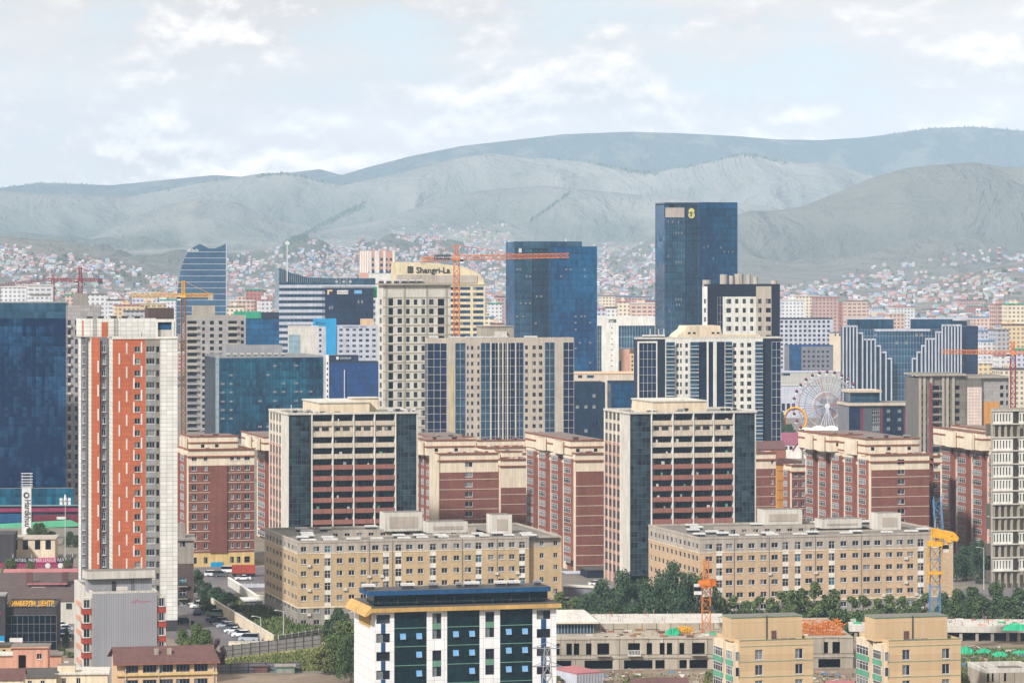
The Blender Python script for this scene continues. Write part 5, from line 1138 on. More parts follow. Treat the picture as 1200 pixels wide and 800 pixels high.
for i in range(4): q.box(X(478), X(483.5), 1.1, 1.4, Z(319.6-i*2.1), Z(318.4-i*2.1), 'black')
q.box(X(477.5), X(478.3), 1.1, 1.4, Z(319.8), Z(312), 'black'); q.box(X(483.2), X(484), 1.1, 1.4, Z(319.8), Z(312), 'black'); q.box(X(480.2), X(481.2), 1.05, 1.4, Z(319.8), Z(311.6), 'black'); q.build('emblem', b.e); b.done()
b = Bl('apartment_tower', 'distant peach and white striped tower above the hotel crown', 'apartment tower', 432, 2900, 463.5, 294, x0=421, D=20, rot=14)
H = b.H; rw = b.rows(304, 6.6, 4, 3.4); b.face('F', 0, b.W, b.z(320), H, 'salmon', b.holes('F', [(436.7, 3), (447.2, 3.4), (453, 2.2), (458, 3)], rw[:3], 'bluestrip')); b.face('F', 0, b.W, 0, b.z(320), 'white')
for p in (434, 440.5, 443, 450.5, 461.5): b.part('pilaster').box(b.u(p)-1, b.u(p)+1, -.4, -.01, b.z(320), H, 'white')
b.face('L', 0, b.D, 0, H, 'salmon')
for i in range(4): b.part('pilaster').box(-.4, -.01, b.D*i/4, b.D*(i+.5)/4, b.z(320), H, 'white')
b.part('blue_base').box(-.1, b.W, -.3, -.02, b.z(319.8), b.z(317.5), 'blue'); b.shell('salmon'); b.roof('roofgrey', 'salmon'); b.done()

# ---- the two tall blue towers
b = Bl('glass_tower', 'blue glass tower crossed by the orange crane jib', 'glass tower', 603, 1850, 699, 289, x0=593, rot=14)
H = b.H; xs = [b.u(p) for p in (603, 623.5, 644.5)]; zt = b.z(283.5)
b.curtain('F', 0, xs[1], 0, zt, 'glassgrey', 'glassdark', 1.5, 3.8, .16); b.curtain('F', xs[1], xs[2], 0, zt, 'glassdark', 'glassgrey', 1.5, 3.8, .16, off=.6)
b.curtain('F', xs[2], b.W, 0, H, 'glassbright', 'glassblue', 1.5, 3.8, .14, off=-.9); b.curtain('L', 0, b.D, 0, zt, 'glassbright', 'glassblue', 1.5, 3.8, .14)
b.part('corner_fin').box(xs[2]-.9, xs[2]+.1, -1.4, .6, 0, H, 'glassgrey'); b.part('crown_screen').box(.2, b.u(682, 2), 2, 2.3, H-2, zt+.3, 'glassgrey'); b.part('crown_screen').box(.2, xs[2], -.3, -.2, b.z(291), zt, 'glassgrey')
b.shell('glassdark'); b.roof('roofgrey', 'glassgrey', H=H); q = b.part('roof_mast'); q.tube((b.u(665), 3, H), (b.u(665), 3, b.z(280)), .4, 'whitepaint')
q = b.part('white_panel'); q.box(b.u(608), b.u(611), -.5, -.2, b.z(296), b.z(291), 'whitepaint')
for px, py in ((596, 308), (598.5, 315.5), (606, 315.5), (609.5, 315.5), (617, 323.5), (621, 323.5), (629, 347), (634, 347), (610, 355), (616, 355), (621, 355), (597, 370.5), (606, 370.5), (613, 370.5), (627.5, 378.5), (663, 315.5), (668, 315.5), (684.5, 316), (685, 323.5), (657, 323.5), (674, 370.5), (681, 370.5), (685, 370.5), (674, 378), (691, 378), (674, 386), (691, 401.5), (679, 401.5), (674, 408), (691, 425)):
    if px > 603: q = MB(); q.box(-.55, .55, -1.08, -1.03, -.45, .45, 'pane_pale'); q.build('blind', b.e, (b.u(px), 0 if px > 644 else .75, b.z(py)))
b.done()
b = Bl('glass_tower', 'tallest dark blue glass tower with a round yellow emblem near its top', 'glass tower', 779, 1900, 863.5, 237.5, x0=768, rot=14)
H = b.H; xs = [b.u(p) for p in (779, 803, 818.5)]
b.curtain('F', 0, xs[1], 0, b.z(255), 'glassgrey', 'glassdark', 1.5, 3.8, .2); b.curtain('F', xs[1], xs[2], 0, b.z(240), 'glassdark', 'glassgrey', 1.5, 3.8, .2, off=.4); b.curtain('F', xs[2], b.W, 0, H, 'glassblue', 'glassdark', 1.5, 3.8, .14, off=-.9)
b.part('corner_fin').box(xs[2]-.6, xs[2]+.1, -1.4, .5, 0, H, 'glassgrey')
for i in range(14): x = xs[2]+(b.W-xs[2])*(i+.5)/14; b.part('light_fin').box(x-.12, x+.12, -1.5, -.98, 0, H-1, 'glassbright')
b.curtain('L', 0, b.D, 0, b.z(240.5), 'glassblue', 'glassbright', 1.6, 3.8, .14)
b.part('plant_louvre').box(.3, b.u(802), -.12, 3, b.z(254.8), b.z(243.5), 'greybeige'); b.part('crown_screen').box(b.u(791), b.W, 1, 1.3, b.z(255), H, 'glassgrey'); b.part('crown_screen').box(xs[2], b.W, -1.1, -1.02, b.z(244), H+.2, 'glassbright'); b.part('crown_screen').box(-.2, b.u(785), .4, .7, b.z(255), b.z(240.5), 'glassblue')
b.shell('glassdark'); b.roof('roofgrey', 'glassgrey')
q = MB(); x = b.u(810.2); z = b.z(250); q.tube((x, -.1, z-1.0), (x, -.35, z-1.0), 1.9, 'paleyellow', 12); q.tube((x, -.1, z+1.2), (x, -.35, z+1.2), 1.7, 'paleyellow', 12); q.build('emblem', b.e)
text('S', 3.6, 'navy', b.e, (x-1.2, -.5, z-1.6), ext=.03)
for px, py in ((772, 260), (775, 260), (783, 259.5), (788, 260), (795, 260), (792, 273), (795, 273), (799, 273), (783, 300), (792, 307), (795, 307), (798, 307), (792, 350.5), (795, 350.5), (798, 350.5), (793, 357), (796, 357), (784, 364), (824, 290), (829, 288.5), (848, 295), (853, 295), (858, 295), (835, 303), (844, 290)):
    if px > 779: q = MB(); q.box(-.3, .3, -.3, -.22, -.7, .7, 'pane_pale'); q.build('blind', b.e, (b.u(px), 0 if px < 819 else -1.0, b.z(py)))
b.done()

# ---- white bank building
b = Bl('office_building', 'white framed office with grey glass and small dark sign letters', 'office building', 700, 2080, 769, 371, D=24, rot=5)
H = b.H; zt = b.z(381.5); b.face('F', 0, b.W, zt, H, 'white'); b.face('F', b.u(705), b.u(725), 0, zt, 'white', b.holes('F', [(717, 1.6)], b.rows(384, 6.4, 11, 1.2), 'dark')); b.curtain('F', 0, b.u(705), 0, zt, 'glassgrey', 'steel', 1.5, 3.2, .2, off=.5); b.curtain('F', b.u(725), b.W-.8, 0, zt, 'glassgrey', 'glasspale', 1.7, 6.4, .3, off=.5); b.part('edge_frame').box(b.W-.79, b.W+.2, -.1, 2, 0, zt, 'white'); b.shell('white', left=True); b.roof('roofgrey', 'white')
text('XTSB', 2.6, 'black', b.e, (b.u(713), -.12, b.z(377.5)), ext=.05, width=b.u(722.5)-b.u(713), bold=.08); b.done()
b = Bl('office_building', 'peach stepped office block in front of the white framed office', 'office building', 728, 1880, 747, 409, D=12, rot=5)
b.face('F', 0, b.u(738), 0, b.H, 'salmon'); b.face('F', b.u(738), b.W, 0, b.z(414), 'peach', b.holes('F', [(741, 2), (745, 2)], b.rows(418, 5, 5, 2.4), 'dark')); b.part('glass_strip').box(b.u(726), -.02, .5, 5, 0, b.z(423), 'glassteal'); b.shell('peach', left=True); b.rbox(.1, b.u(738), .1, 8, b.z(414), b.H, 'salmon', name='roof_house'); b.done()
b = Bl('office_building', 'curved navy glass office with a few lit panes behind the red roofs', 'office building', 672, 1640, 709, 448, D=18, rot=6)
b.curtain('F', 0, b.W, 0, b.H, 'glassdark', 'navy', 1.6, 3.6, .12); b.shell('glassdark', left=True); b.roof('roofgrey', 'navy')
for px, py in ((696, 463.5), (676.5, 476.5), (686.5, 476.5), (696, 476.5), (686.5, 504.5)): q = MB(); q.box(-.75, .75, -.2, -.1, -.8, .8, 'pane_pale'); q.build('blind', b.e, (b.u(px), 0, b.z(py)))
b.done()
b = Bl('office_building', 'small dark blue glass cube left of the stepped white tower', 'office building', 716.5, 1560, 752, 447, D=14, rot=6)
b.curtain('F', 0, b.W, 0, b.H, 'glassblue', 'navy', 1.6, 3.6, .12); b.shell('glassblue', left=True); b.roof('roofgrey', 'navy'); b.done()
shed('mall', 'low pinkish flat roofed hall behind the navy glass office', 'mall', 668, 1760, 750, 438, 30, 'beige', 'peach', cols=[(692, 8), (680, 5)], sty='bluestrip').done()

# ---- grey office with a blue glass corner
b = Bl('office_building', 'grey lilac office block with a grid of small square windows', 'office building', 914, 2350, 976, 373, D=22, rot=6)
rw = b.rows(377, 5.3, 14, 2.9); b.face('F', 0, b.W, 0, b.H, 'lilac', b.holes('F', [(916+i*5.48, 3) for i in range(11)], rw, 'dark')); b.shell('lilac', left=True); b.roof('roofgrey', 'navy'); b.done()
b = Bl('office_building', 'slate grey block with blue glass corner in front of the lilac office', 'office building', 925, 2250, 976.5, 404.5, D=18, rot=6)
b.curtain('F', 0, b.u(939), 0, b.H, 'glassbright', 'navy', 1.6, 3.4, .1); b.face('F', b.u(939), b.W, 0, b.H, 'purplegrey', b.holes('F', [(942.5+i*5.5, 2.8) for i in range(6)], b.rows(412, 5.6, 8, 2.6), 'dark')); b.shell('purplegrey', left=True); b.roof('roofgrey', 'glassroyal'); b.done()
shed('mall', 'long grey flat roofed hall above the ferris wheel', 'mall', 905, 2150, 990, 436, 20, 'greylight', 'lilac', cols=[(920, 12)], sty='bluestrip').done()
shed('office_building', 'pale low hall with dark windows left of the ferris wheel', 'hall', 905, 1900, 962, 452, 16, 'lilac', 'greylight', cols=[(918, 4), (924, 4), (930, 4)], sty='dark', row=(4, 8)).done()
shed('apartment_block', 'cream small windowed block left of the white fins', 'apartment block', 976, 2330, 990, 390, 14, 'cream', 'blue', cols=[(979, 2), (984, 2)], sty='dark').done()

# ---- stepped glass complex with white fins
b = Bl('glass_complex', 'glass complex with white finned steps falling to a curved centre', 'office building', 988, 1990, 1126, 381, D=30, rot=5)
def fin_block(p0, p1, py, n, y):
    a, c = b.u(p0, y), b.u(p1, y); z1 = b.z(py, v=y); b.part('stepped_glass').box(a, c, y, y+8, 0, z1-.6, 'glassdark')
    for i in range(n+1): x = a+(c-a)*i/n; b.part('white_fin').box(x-.34, x+.34, y-.9, y-.003, 0, z1, 'lilac')
    b.part('white_fin').box(a, c, y-.9, y-.01, z1-1.0, z1-.003, 'lilac')
for i, (p0, p1, py, n) in enumerate([(988, 1004, 381, 4), (1004.5, 1010.5, 389, 1), (1011, 1025.5, 396.5, 3), (1026, 1031.5, 404, 1), (1032, 1038, 411.5, 1), (1038.5, 1044.5, 419, 1)]): fin_block(p0, p1, py, n, i*1.2)
for i, (p0, p1, py, n) in enumerate([(1104, 1126, 380, 6), (1096.5, 1103.5, 388, 2), (1084.5, 1096, 396, 3), (1080, 1084, 404, 1), (1074.5, 1079.5, 411.5, 1), (1069, 1074, 419, 1)]): fin_block(p0, p1, py, n, i*1.2)
y = 10; b.curtain('F', b.u(1006, y), b.u(1106, y), 0, b.z(386, v=y), 'glasssky', 'steel', 1.8, 3.8, .16, off=y); b.part('glass_top').box(b.u(1025, y), b.u(1090, y), y-.4, y+3, b.z(388, v=y), b.z(385.5, v=y), 'lilac')
for px, py in ((1051, 401.5), (1062, 401.5), (1026, 392.5), (1074, 392.5), (1080, 392.5)): q = MB(); q.box(-.8, .8, -.2, -.1, -.9, .9, 'pane_pale'); q.build('blind', b.e, (b.u(px, y), y, b.z(py, v=y)))
b.curtain('F', b.u(993, 16), b.u(1047, 16), 0, b.z(374, v=16), 'glassteal', 'navy', 1.8, 3.8, .16, off=16); b.part('roof').box(b.u(993, 16), b.u(1047, 16), 15.8, 30, b.z(374, v=16), b.z(373, v=16), 'lilac')
b.curtain('F', b.u(1067, 16), b.u(1116, 16), 0, b.z(374, v=16), 'glasssky', 'navy', 1.8, 3.8, .16, off=16); b.part('roof').box(b.u(1067, 16), b.u(1140, 16), 15.8, 30, b.z(374, v=16), b.z(373, v=16), 'lilac')
b.curtain('F', b.u(1113, 14), b.u(1133, 14), 0, b.z(376, v=14), 'glassdark', 'navy', 1.8, 3.8, .16, off=14); b.part('dark_wing').box(b.u(1126.5, 4), b.u(1146, 4), 4, 30, 0, b.z(382, v=4), 'glassnavy', 'roofgrey')
b.done()

# ---- dark maroon and grey block
b = Bl('office_building', 'dark grey and maroon building with white window grids by the ferris wheel', 'office building', 995, 1450, 1080, 475, D=20, rot=8)
H = b.H; ed = [995, 1008, 1012, 1020.5, 1031, 1034.5, 1060, 1062, 1071.5, 1080]
b.face('F', 0, b.u(1008), 0, H, 'glassnavy'); 
for a, c, mt in ((1008, 1012, 'maroon'), (1012, 1031, 'slate'), (1031, 1034.5, 'maroon'), (1059, 1061, 'maroon'), (1061, 1080, 'slate')):
    b.face('F', b.u(a), b.u(c), 0, H, mt, b.holes('F', [(1026, 9), (1066, 9)], b.rows(482.5, 9.2, 6, 6.5), 'bay'))
b.curtain('F', b.u(1034.5), b.u(1059), 0, H, 'glassdark', 'navy', 1.6, 3.4, .12, off=.1)
for px in (1041, 1054):
    for py in (481.5, 491.5, 502, 512): q = MB(); q.box(-.7, .7, -.2, -.02, -.7, .7, 'pane_pale'); q.build('blind', b.e, (b.u(px), 0, b.z(py)))
b.shell('purplegrey', left=True); b.part('roof').box(-.5, b.W+.5, -1, b.D, H+.003, H+1.2, 'beige', 'roofgrey'); z1 = b.z(459.5, v=4)
b.rbox(b.u(996.5, 4), b.u(1031, 4), 4, 16, H+1.2, z1, 'glassgrey', name='rotunda'); q = b.part('rotunda_roof'); q.box(b.u(994.5, 4), b.u(1032.5, 4), 2.5, 17, z1+.003, z1+1.0, 'beige'); b.done()
# ---- raw concrete block with red hoist
b = Bl('unfinished_tower', 'raw unfinished concrete block with a red hoist strip', 'construction', 1077, 1400, 1182, 440, D=22, rot=8)
H = b.H; rw = b.rows(454, 9.1, 16, 5); x1_ = b.u(1133)
b.face('F', 0, x1_, 0, H, 'rawpanel', b.holes('F', [(1080, 3), (1097, 8), (1121, 7), (1085, 2), (1103.5, 3), (1112, 2.4)], rw, 'hole'))
for i, p in enumerate((1078, 1083, 1091, 1105, 1110, 1117)): b.part('pilaster').box(b.u(p)-.5, b.u(p)+.5, -.6, -.01, 0, H, 'concrete')
for z0, z1 in rw: q = MB(); q.box(b.u(1092), b.u(1102), -1.2, -.003, z0-.7, z0-.4, 'concrete'); q.build('balcony_slab', b.e)
b.part('hoist').box(b.u(1088.6), b.u(1090.4), -1.4, -.62, 0, b.z(448), 'cranered')
b.face('F', x1_, b.u(1150), 0, b.z(453.5), 'pinktile', off=-.5); b.face('F', x1_, b.u(1150), b.z(453.5), H, 'rawpanel', off=-.3)
hr = b.holes('F', [(1174, 4), (1181, 4)], rw, 'hole', 1); b.face('F', b.u(1150, 1), b.W, 0, b.z(443), 'greypanel', hr, off=1); b.part('yellow_panel').box(b.u(1152, 1), b.u(1171, 1), .8, .99, b.z(502), b.z(471), 'orangewall')
b.part('roof').box(-.8, b.u(1131), -1.5, b.D, H+.003, H+.8, 'concrete', 'roofgrey'); b.part('roof').box(b.u(1131), b.W, -.5, b.D, H-1, H-.2, 'concrete', 'roofgrey'); b.shell('concretedark', left=True, H=H-1); b.done()
# ================================================================== sports ground and low buildings on the far left of the street
b = Bl('grandstand', 'sports stand with magenta banner, red seats and mint green roof', 'grandstand', -20, 1130, 96, 594, D=16, rot=4)
H = b.H; b.part('wall_panel').box(0, b.W, 6, 6.3, 0, H, 'glassdark'); b.part('banner').box(0, b.W, 5.7, 5.95, b.z(601), b.z(596), 'magenta'); b.part('roof_edge').box(0, b.W, 5, 6, b.z(594), b.z(592.5), 'glasspale')
for i, s_ in enumerate(('UNITED', 'CITY', 'SPORT', 'CLUB')): text(s_, 1.0, 'pink', b.e, (b.u((9, 43, 57, 74)[i]), 5.6, b.z(599.6)), ext=.02, name='banner_text')
b.part('seating').box(b.u(38), b.W, 3, 5.6, 0, b.z(604), 'maroon'); b.part('seating').box(0, b.u(25), 3, 5.6, 0, b.z(603), 'blue'); b.part('cabin').box(b.u(66), b.u(77), 2, 2.9, b.z(609), b.z(606), 'whitepaint')
q = b.part('mint_roof'); q.slab([(0, b.z(620)), (b.u(87), b.z(617)), (b.W, b.z(615.5)), (b.u(82), b.z(609.5)), (0, b.z(615))], 0, 2, 'mint')
b.part('hoarding').box(b.u(58), b.u(92), -.4, -.05, b.z(630), b.z(620.5), 'glassroyal'); b.part('hoarding').box(b.u(10), b.u(26), -.4, -.05, b.z(630), b.z(622), 'blue')
text('SPORT', 1.5, 'whitepaint', b.e, (b.u(62), -.5, b.z(625)), ext=.02, name='hoarding_text'); b.part('wall').box(0, b.W, .1, 1, 0, b.z(620.5), 'concretedark'); b.done()
b = Bl('sign_pylon', 'white pylon sign with vertical dark lettering before the sports stand', 'sign', 25.5, 1080, 36.5, 571, D=2, rot=0)
b.part('panel').box(0, b.W, 0, .9, 0, b.H, 'whitepaint')
for p in (26, 36): b.part('post').tube((b.u(p), .4, b.H), (b.u(p), .4, b.z(554)), .16, 'steel')
for y in (554.5, 558, 561.5, 564.5, 567.5, 570): b.part('crossbar').box(b.u(24.5), b.u(38), .2, .6, b.z(y)-.12, b.z(y)+.12, 'whitepaint')
text('Hardkhuu', 2.7, 'black', b.e, (b.u(29.2), -.06, b.z(585)), (R(90), R(90), 0), ext=.03, width=(b.z(585)-b.z(616)), bold=.03)
q = MB(); q.tube((0, 0, 0), (0, -.08, 0), 1.0, 'darksteel', 12); q.tube((.1, -.082, 0), (.1, -.1, 0), .5, 'whitepaint', 10); q.build('emblem', b.e, (b.u(31), -.01, b.z(580))); b.done()
def lamp_post(name, label, px, py, ytop, kind='street'):
    x, Y, _ = gp(px, py); h = CH-(ytop-300)*Y/F; e = empty(name, label, 'lamp post', (x, Y, 0)); q = MB(); q.tube((0, 0, 0), (0, 0, h), .16, 'lampgrey', 6, .09); q.build('post', e)
    q = MB()
    if kind == 'flood':
        for i in range(3):
            for j in range(2): q.box(-1.6+i*1.2, -.8+i*1.2, -.3, -.1, h-.2-j*1.1, h+.7-j*1.1, 'whitepaint')
        q.box(-1.7, 1.7, -.08, .08, h-.4, h-.25, 'steel'); q.tube((0, 0, h), (0, 0, h+1.7), .5, 'whitepaint', 8, .2)
    else: q.tube((0, 0, h), (-1.6, 0, h+.3), .07, 'lampgrey'); q.box(-2.2, -1.3, -.15, .15, h+.22, h+.38, 'lampgrey')
    q.build('lamp_head', e)
lamp_post('floodlight', 'floodlight mast standing behind the cream two window hall', 76.5, 662, 586, 'flood')
lamp_post('street_lamp', 'street lamp at the corner of the cream compound wall', 305.5, 752, 723)
lamp_post('street_lamp', 'plain tall lamp pole at the foot of the tan block', 332.3, 749, 716)
lamp_post('street_lamp', 'street lamp beside the brown block and parked cars', 222.5, 733, 717)
lamp_post('street_lamp', 'slim lamp pole among the trees under the white unfinished tower', 1153, 690, 642)
b = shed('hall', 'cream flat roofed hall with dark windows behind the league banner', 'hall', 17, 1010, 64.5, 632, 14, 'cream', 'greybeige', rot=4, cols=[(18.5, 4), (29.7, 6.5), (44, 6.5), (56.5, 6.5)], sty='dark', row=(3.2, 6.0)); b.done()
b = shed('hall', 'plain dark grey windowless hall next to the cream hall', 'hall', -20, 1000, 16.5, 627, 14, 'plinth', 'plinth', rot=4, over=.05); b.done()
b = Bl('banner', 'long navy and pink league banner in front of the cream hall', 'banner', 14, 985, 86, 653, D=.3, rot=4)
zb = b.z(659); b.part('banner_sheet').box(0, b.u(42), 0, .15, zb, b.H, 'navy'); b.part('banner_sheet').box(b.u(42), b.u(66), 0, .15, zb, b.H, 'pink'); b.part('banner_sheet').box(b.u(66), b.W, 0, .15, zb, b.H, 'navy'); b.part('lower_banner').box(-6, b.W, .2, .35, b.z(668), zb-.05, 'magenta')
for p in (15, 37, 48, 59, 75, 85): b.part('post').tube((b.u(p), .5, 0), (b.u(p), .5, b.H+1), .1, 'lampgrey')
text('NTSEG  PREMIER LEAGUE', 1.35, 'whitepaint', b.e, (b.u(18), -.06, b.z(657.6)), ext=.02, width=b.u(65)-b.u(18)); text('МХБХ', 1.4, 'whitepaint', b.e, (b.u(67), -.06, b.z(657.6)), ext=.02, name='end_lettering')
for p in (56, 71): b.part('white_crest').tube((b.u(p), .15, b.z(662.5)), (b.u(p), .08, b.z(662.5)), .8, 'whitepaint', 10)
b.done()
b = shed('house', 'long low house with dusty pink tin roof behind the brown roofs', 'house', 4, 935, 92, 676, 12, 'cream', 'pinkroof', rot=4, rise=1.8); b.done()
b = shed('house', 'broad brown roofed building with a cream dormer between chimneys', 'house', -40, 880, 90, 689, 20, 'peach', 'brownroof', rot=4, rise=3.2)
q = MB(); q.box(b.u(36, -.4), b.u(76, -.4), -.45, 3.6, b.H-1.2, b.H+.9, 'brownwall'); q.box(b.u(37), b.u(53), -.55, -.453, b.H-1.1, b.H+.4, 'cream'); q.box(b.u(32), b.u(79), -.9, 3.6, b.H+.95, b.H+1.4, 'pinkroof', 'brownroof'); q.build('dormer', b.e)
for p in (33, 75): q = MB(); q.box(b.u(p)-.6, b.u(p)+1, 1.0, 2.2, b.H, b.H+4.0, 'maroonroof'); q.build('chimney', b.e)
b.done()
shed('house', 'wide dark brown slate roofed building behind the yellow lettering', 'house', -40, 835, 87, 704, 16, 'offwhite', 'brownroof', rot=4, rise=2.6, cols=[(81, 7)], sty='dark').done()
b = Bl('office_building', 'black glass cube with yellow lettering along its roof edge', 'shop building', 7, 780, 66, 709.5, D=16, rot=4)
H = b.H; zg = b.z(720.5); b.curtain('F', 0, b.W, 0, zg, 'glassblack', 'steel', 1.25, 1.9, .05); b.face('F', 0, b.W, zg, H, 'plinth'); b.shell('plinth', left=True); b.roof('roofdark', 'plinth', par=.4)
text('КИМБЕРЛИ  ЦЕНТР', 1.5, 'yellowsign', b.e, (b.u(10.5), -.4, b.z(708.8)), ext=.1, width=b.u(63)-b.u(10.5), bold=.05); b.part('sign_rail').box(b.u(9), b.u(64), -.2, -.05, H-.1, H+.05, 'whitepaint')
q = MB(); q.box(b.u(12.5), b.u(27.5), -3.2, -3.05, b.z(755.5), b.z(745), 'whitepaint'); q.box(b.u(12.5), b.u(27.5), -3.3, -3.203, b.z(755), b.z(750), 'red'); q.build('poster', b.e)
for p in (13.5, 26.5): b.part('poster_post').tube((b.u(p), -3, 0), (b.u(p), -3, b.z(755.4)), .08, 'steel')
q = MB(); q.box(b.u(-30), b.u(7), -2, 4, 0, b.z(697), 'plinth', 'roofdark'); q.box(b.u(-30), b.u(7.5), -2.2, 4, b.z(697)+.003, b.z(695), 'steel'); q.build('corner_tower', b.e)
q = MB(); q.tube((b.u(-1.5), -2.0, b.z(717)), (b.u(-1.5), -2.15, b.z(717)), .75, 'magenta', 14); q.tube((b.u(-1.5), -2.151, b.z(717)), (b.u(-1.5), -2.2, b.z(717)), .35, 'whitepaint', 10); q.build('round_logo', b.e)
q = MB(); q.box(b.u(-6), b.u(6), -2.3, -2.1, b.z(757), b.z(743), 'cyan'); q.box(b.u(-6), b.u(6), -2.34, -2.303, b.z(757), b.z(749), 'whitepaint'); q.build('poster', b.e); b.done()
shed('outbuilding', 'small hut with pale pitched roof and yellow wall by the parked cars', 'hut', 222, 880, 238.5, 707, 7, 'dirtyyellow', 'lampgrey', rot=4, rise=1.5).done()
b = shed('guard_house', 'dark slate box building with white roof edge on the grass bank', 'outbuilding', 287, 880, 311, 704, 8, 'purplegrey', 'whitepaint', rot=12); b.done()

# ---- walls, fences, yard
def wall_run(name, label, cat, pts, h, t, mat, cap=None, posts=0, pmat=None, panel=None):
    e = None; (x0, y0, _) = gp(*pts[0]); e = empty(name, label, cat, (x0, y0, 0)); wb, pb, cb = MB(), [], MB()
    for (p0, p1) in zip(pts[:-1], pts[1:]):
        a = Vector(gp(*p0))-Vector((x0, y0, 0)); c = Vector(gp(*p1))-Vector((x0, y0, 0)); d = (c-a).normalized(); n = Vector((-d.y, d.x, 0))*t/2
        P_ = [a+n, a-n, c-n, c+n]; wb.prism([(p.x, p.y) for p in P_], 0, h, mat)
        if cap: n2 = n*1.5; wb.prism([(p.x, p.y) for p in (a+n2, a-n2, c-n2, c+n2)], h+.003, h+.18, cap)
        if posts:
            k = int((c-a).length/posts)
            for i in range(k+1):
                p = a+(c-a)*i/k-n*1.6; q = MB(); q.box(-.09, .09, -.09, .09, 0, h+.25, pmat); q.build('post', e, (p.x, p.y, 0))
            for z in (h*.25, h*.62, h): q = MB(); q.bar(a-n*1.5+Vector((0, 0, z)), c-n*1.5+Vector((0, 0, z)), .07, pmat); q.build('rail', e)
    wb.build(panel or 'wall', e); return e
wall_run('compound_wall', 'long cream compound wall running back beside the parked cars', 'wall', [(320, 757.5), (248, 713)], 2.6, .35, 'cream', 'offwhite')
wall_run('compound_wall', 'low cream front wall of the car park with orange stains', 'wall', [(268, 758), (319.5, 758)], 1.2, .35, 'creamred', 'offwhite')
wall_run('retaining_wall', 'white retaining wall curving below the upper road', 'wall', [(311, 709), (300, 707), (268, 686)], 2.2, .5, 'offwhite', 'white')
wall_run('balustrade', 'pale balustrade on the upper road beside the tan block', 'balustrade', [(279, 688), (311, 688)], 1.0, .1, 'lilac', None, 1.6, 'whitepaint')
wall_run('panel_fence', 'grey site fence of tall panels with dark posts along the car park', 'fence', [(262, 771), (376, 757)], 2.7, .06, 'fencegrey', None, 2.8, 'rail', 'panel')
wall_run('metal_fence', 'slim railing fence on the grass in front of the tan block', 'fence', [(326, 752), (396, 741)], 1.5, .03, 'concretedark', None, 2.6, 'lampgrey', 'panel')
wall_run('panel_fence', 'low dark fence beside the brown shed and dirt track', 'fence', [(250, 789), (352, 786)], 2.0, .08, 'purplegrey', None, 3.2, 'rail', 'panel')
wall_run('site_fence', 'dark hoarding fence behind the concrete deck and young trees', 'fence', [(690, 741), (1230, 741)], 1.6, .1, 'darksteel', None, 6, 'concretelight', 'panel')
b = shed('shed', 'long rusty brown shed on the dirt track by the dark fence', 'shed', 275, 738, 313.5, 780, 4, 'maroonroof', 'brownroof', rot=3, rise=.7); b.done()
b = shed('shed', 'small grey green shed with double doors on the dirt track', 'shed', 323, 736, 345, 781, 3, 'seagreen', 'stonegrey', rot=3)
for i in (0, 1): q = MB(); q.box(b.W*.1+i*b.W*.42, b.W*.48+i*b.W*.42, -.06, -.003, .1, b.H-.5, 'stonegrey'); q.build('door', b.e)
b.done()
b = shed('shipping_container', 'blue grey container with a red roof on the building site', 'container', 676, 716, 707, 789, 12, 'lilac', 'pinkroof', rot=28, over=.02)
for i in range(9): b.part('rib').box(b.W*i/9+.1, b.W*i/9+.3, -.06, -.003, .1, b.H-.1, 'greywall')
b.done()
shed('shed', 'dark red tin roofed shed at the lower edge of the building site', 'shed', 741, 690, 806, 801, 7, 'brownwall', 'maroonroof', rot=2, rise=.9).done()
shed('shed', 'small pink roofed shed between the two cream blocks', 'shed', 970, 672, 1001, 802, 5, 'cream', 'pinkroof', rot=2, rise=.6).done()
shed('warehouse', 'long low shed with a bright blue roof under the white unfinished tower', 'warehouse', 1112, 985, 1178, 674, 6, 'greywall', 'craneblue', rot=2, cols=[(1130, 9), (1150, 9)], sty='dark').done()
b = shed('ramp_canopy', 'long pale sloping ramp roof beside the red block', 'canopy', 660, 905, 706, 688, 3.2, 'purplegrey', 'offwhite', rot=-24, over=.4); b.done()
shed('annex', 'dark flat roofed annex at the foot of the window strip tower', 'annex', 688, 955, 712, 668, 10, 'navy', 'roofdark', rot=10).done()
shed('shop_row', 'low pale shop row behind the sloping ramp roof', 'shop', 664, 965, 700, 672, 6, 'creamred', 'lilac', rot=10).done()
b = shed('amusement_hall', 'amusement hall with plum purple roof and white gable front', 'hall', 917, 1520, 972, 521, 22, 'white', 'purple', rot=5, rise=5, cols=[(921, 4), (927, 4), (941, 4)], sty='dark')
q = MB(); X = lambda p: b.u(p); q.slab([(X(928.5), 0), (X(939), 0), (X(939), b.z(527)), (X(933.7), b.z(519)), (X(928.5), b.z(527))], -1.2, -.05, 'white'); q.bar((X(928), -1.3, b.z(527.5)), (X(933.7), -1.3, b.z(518.5)), .5, 'purple'); q.bar((X(939.5), -1.3, b.z(527.5)), (X(933.7), -1.3, b.z(518.5)), .5, 'purple'); q.build('gable', b.e); b.done()
shed('house', 'dark red roofed house behind the balcony tower and orange block', 'house', 884, 1180, 921, 526, 12, 'redbricklight', 'maroonroof', rot=8, rise=2.5).done()

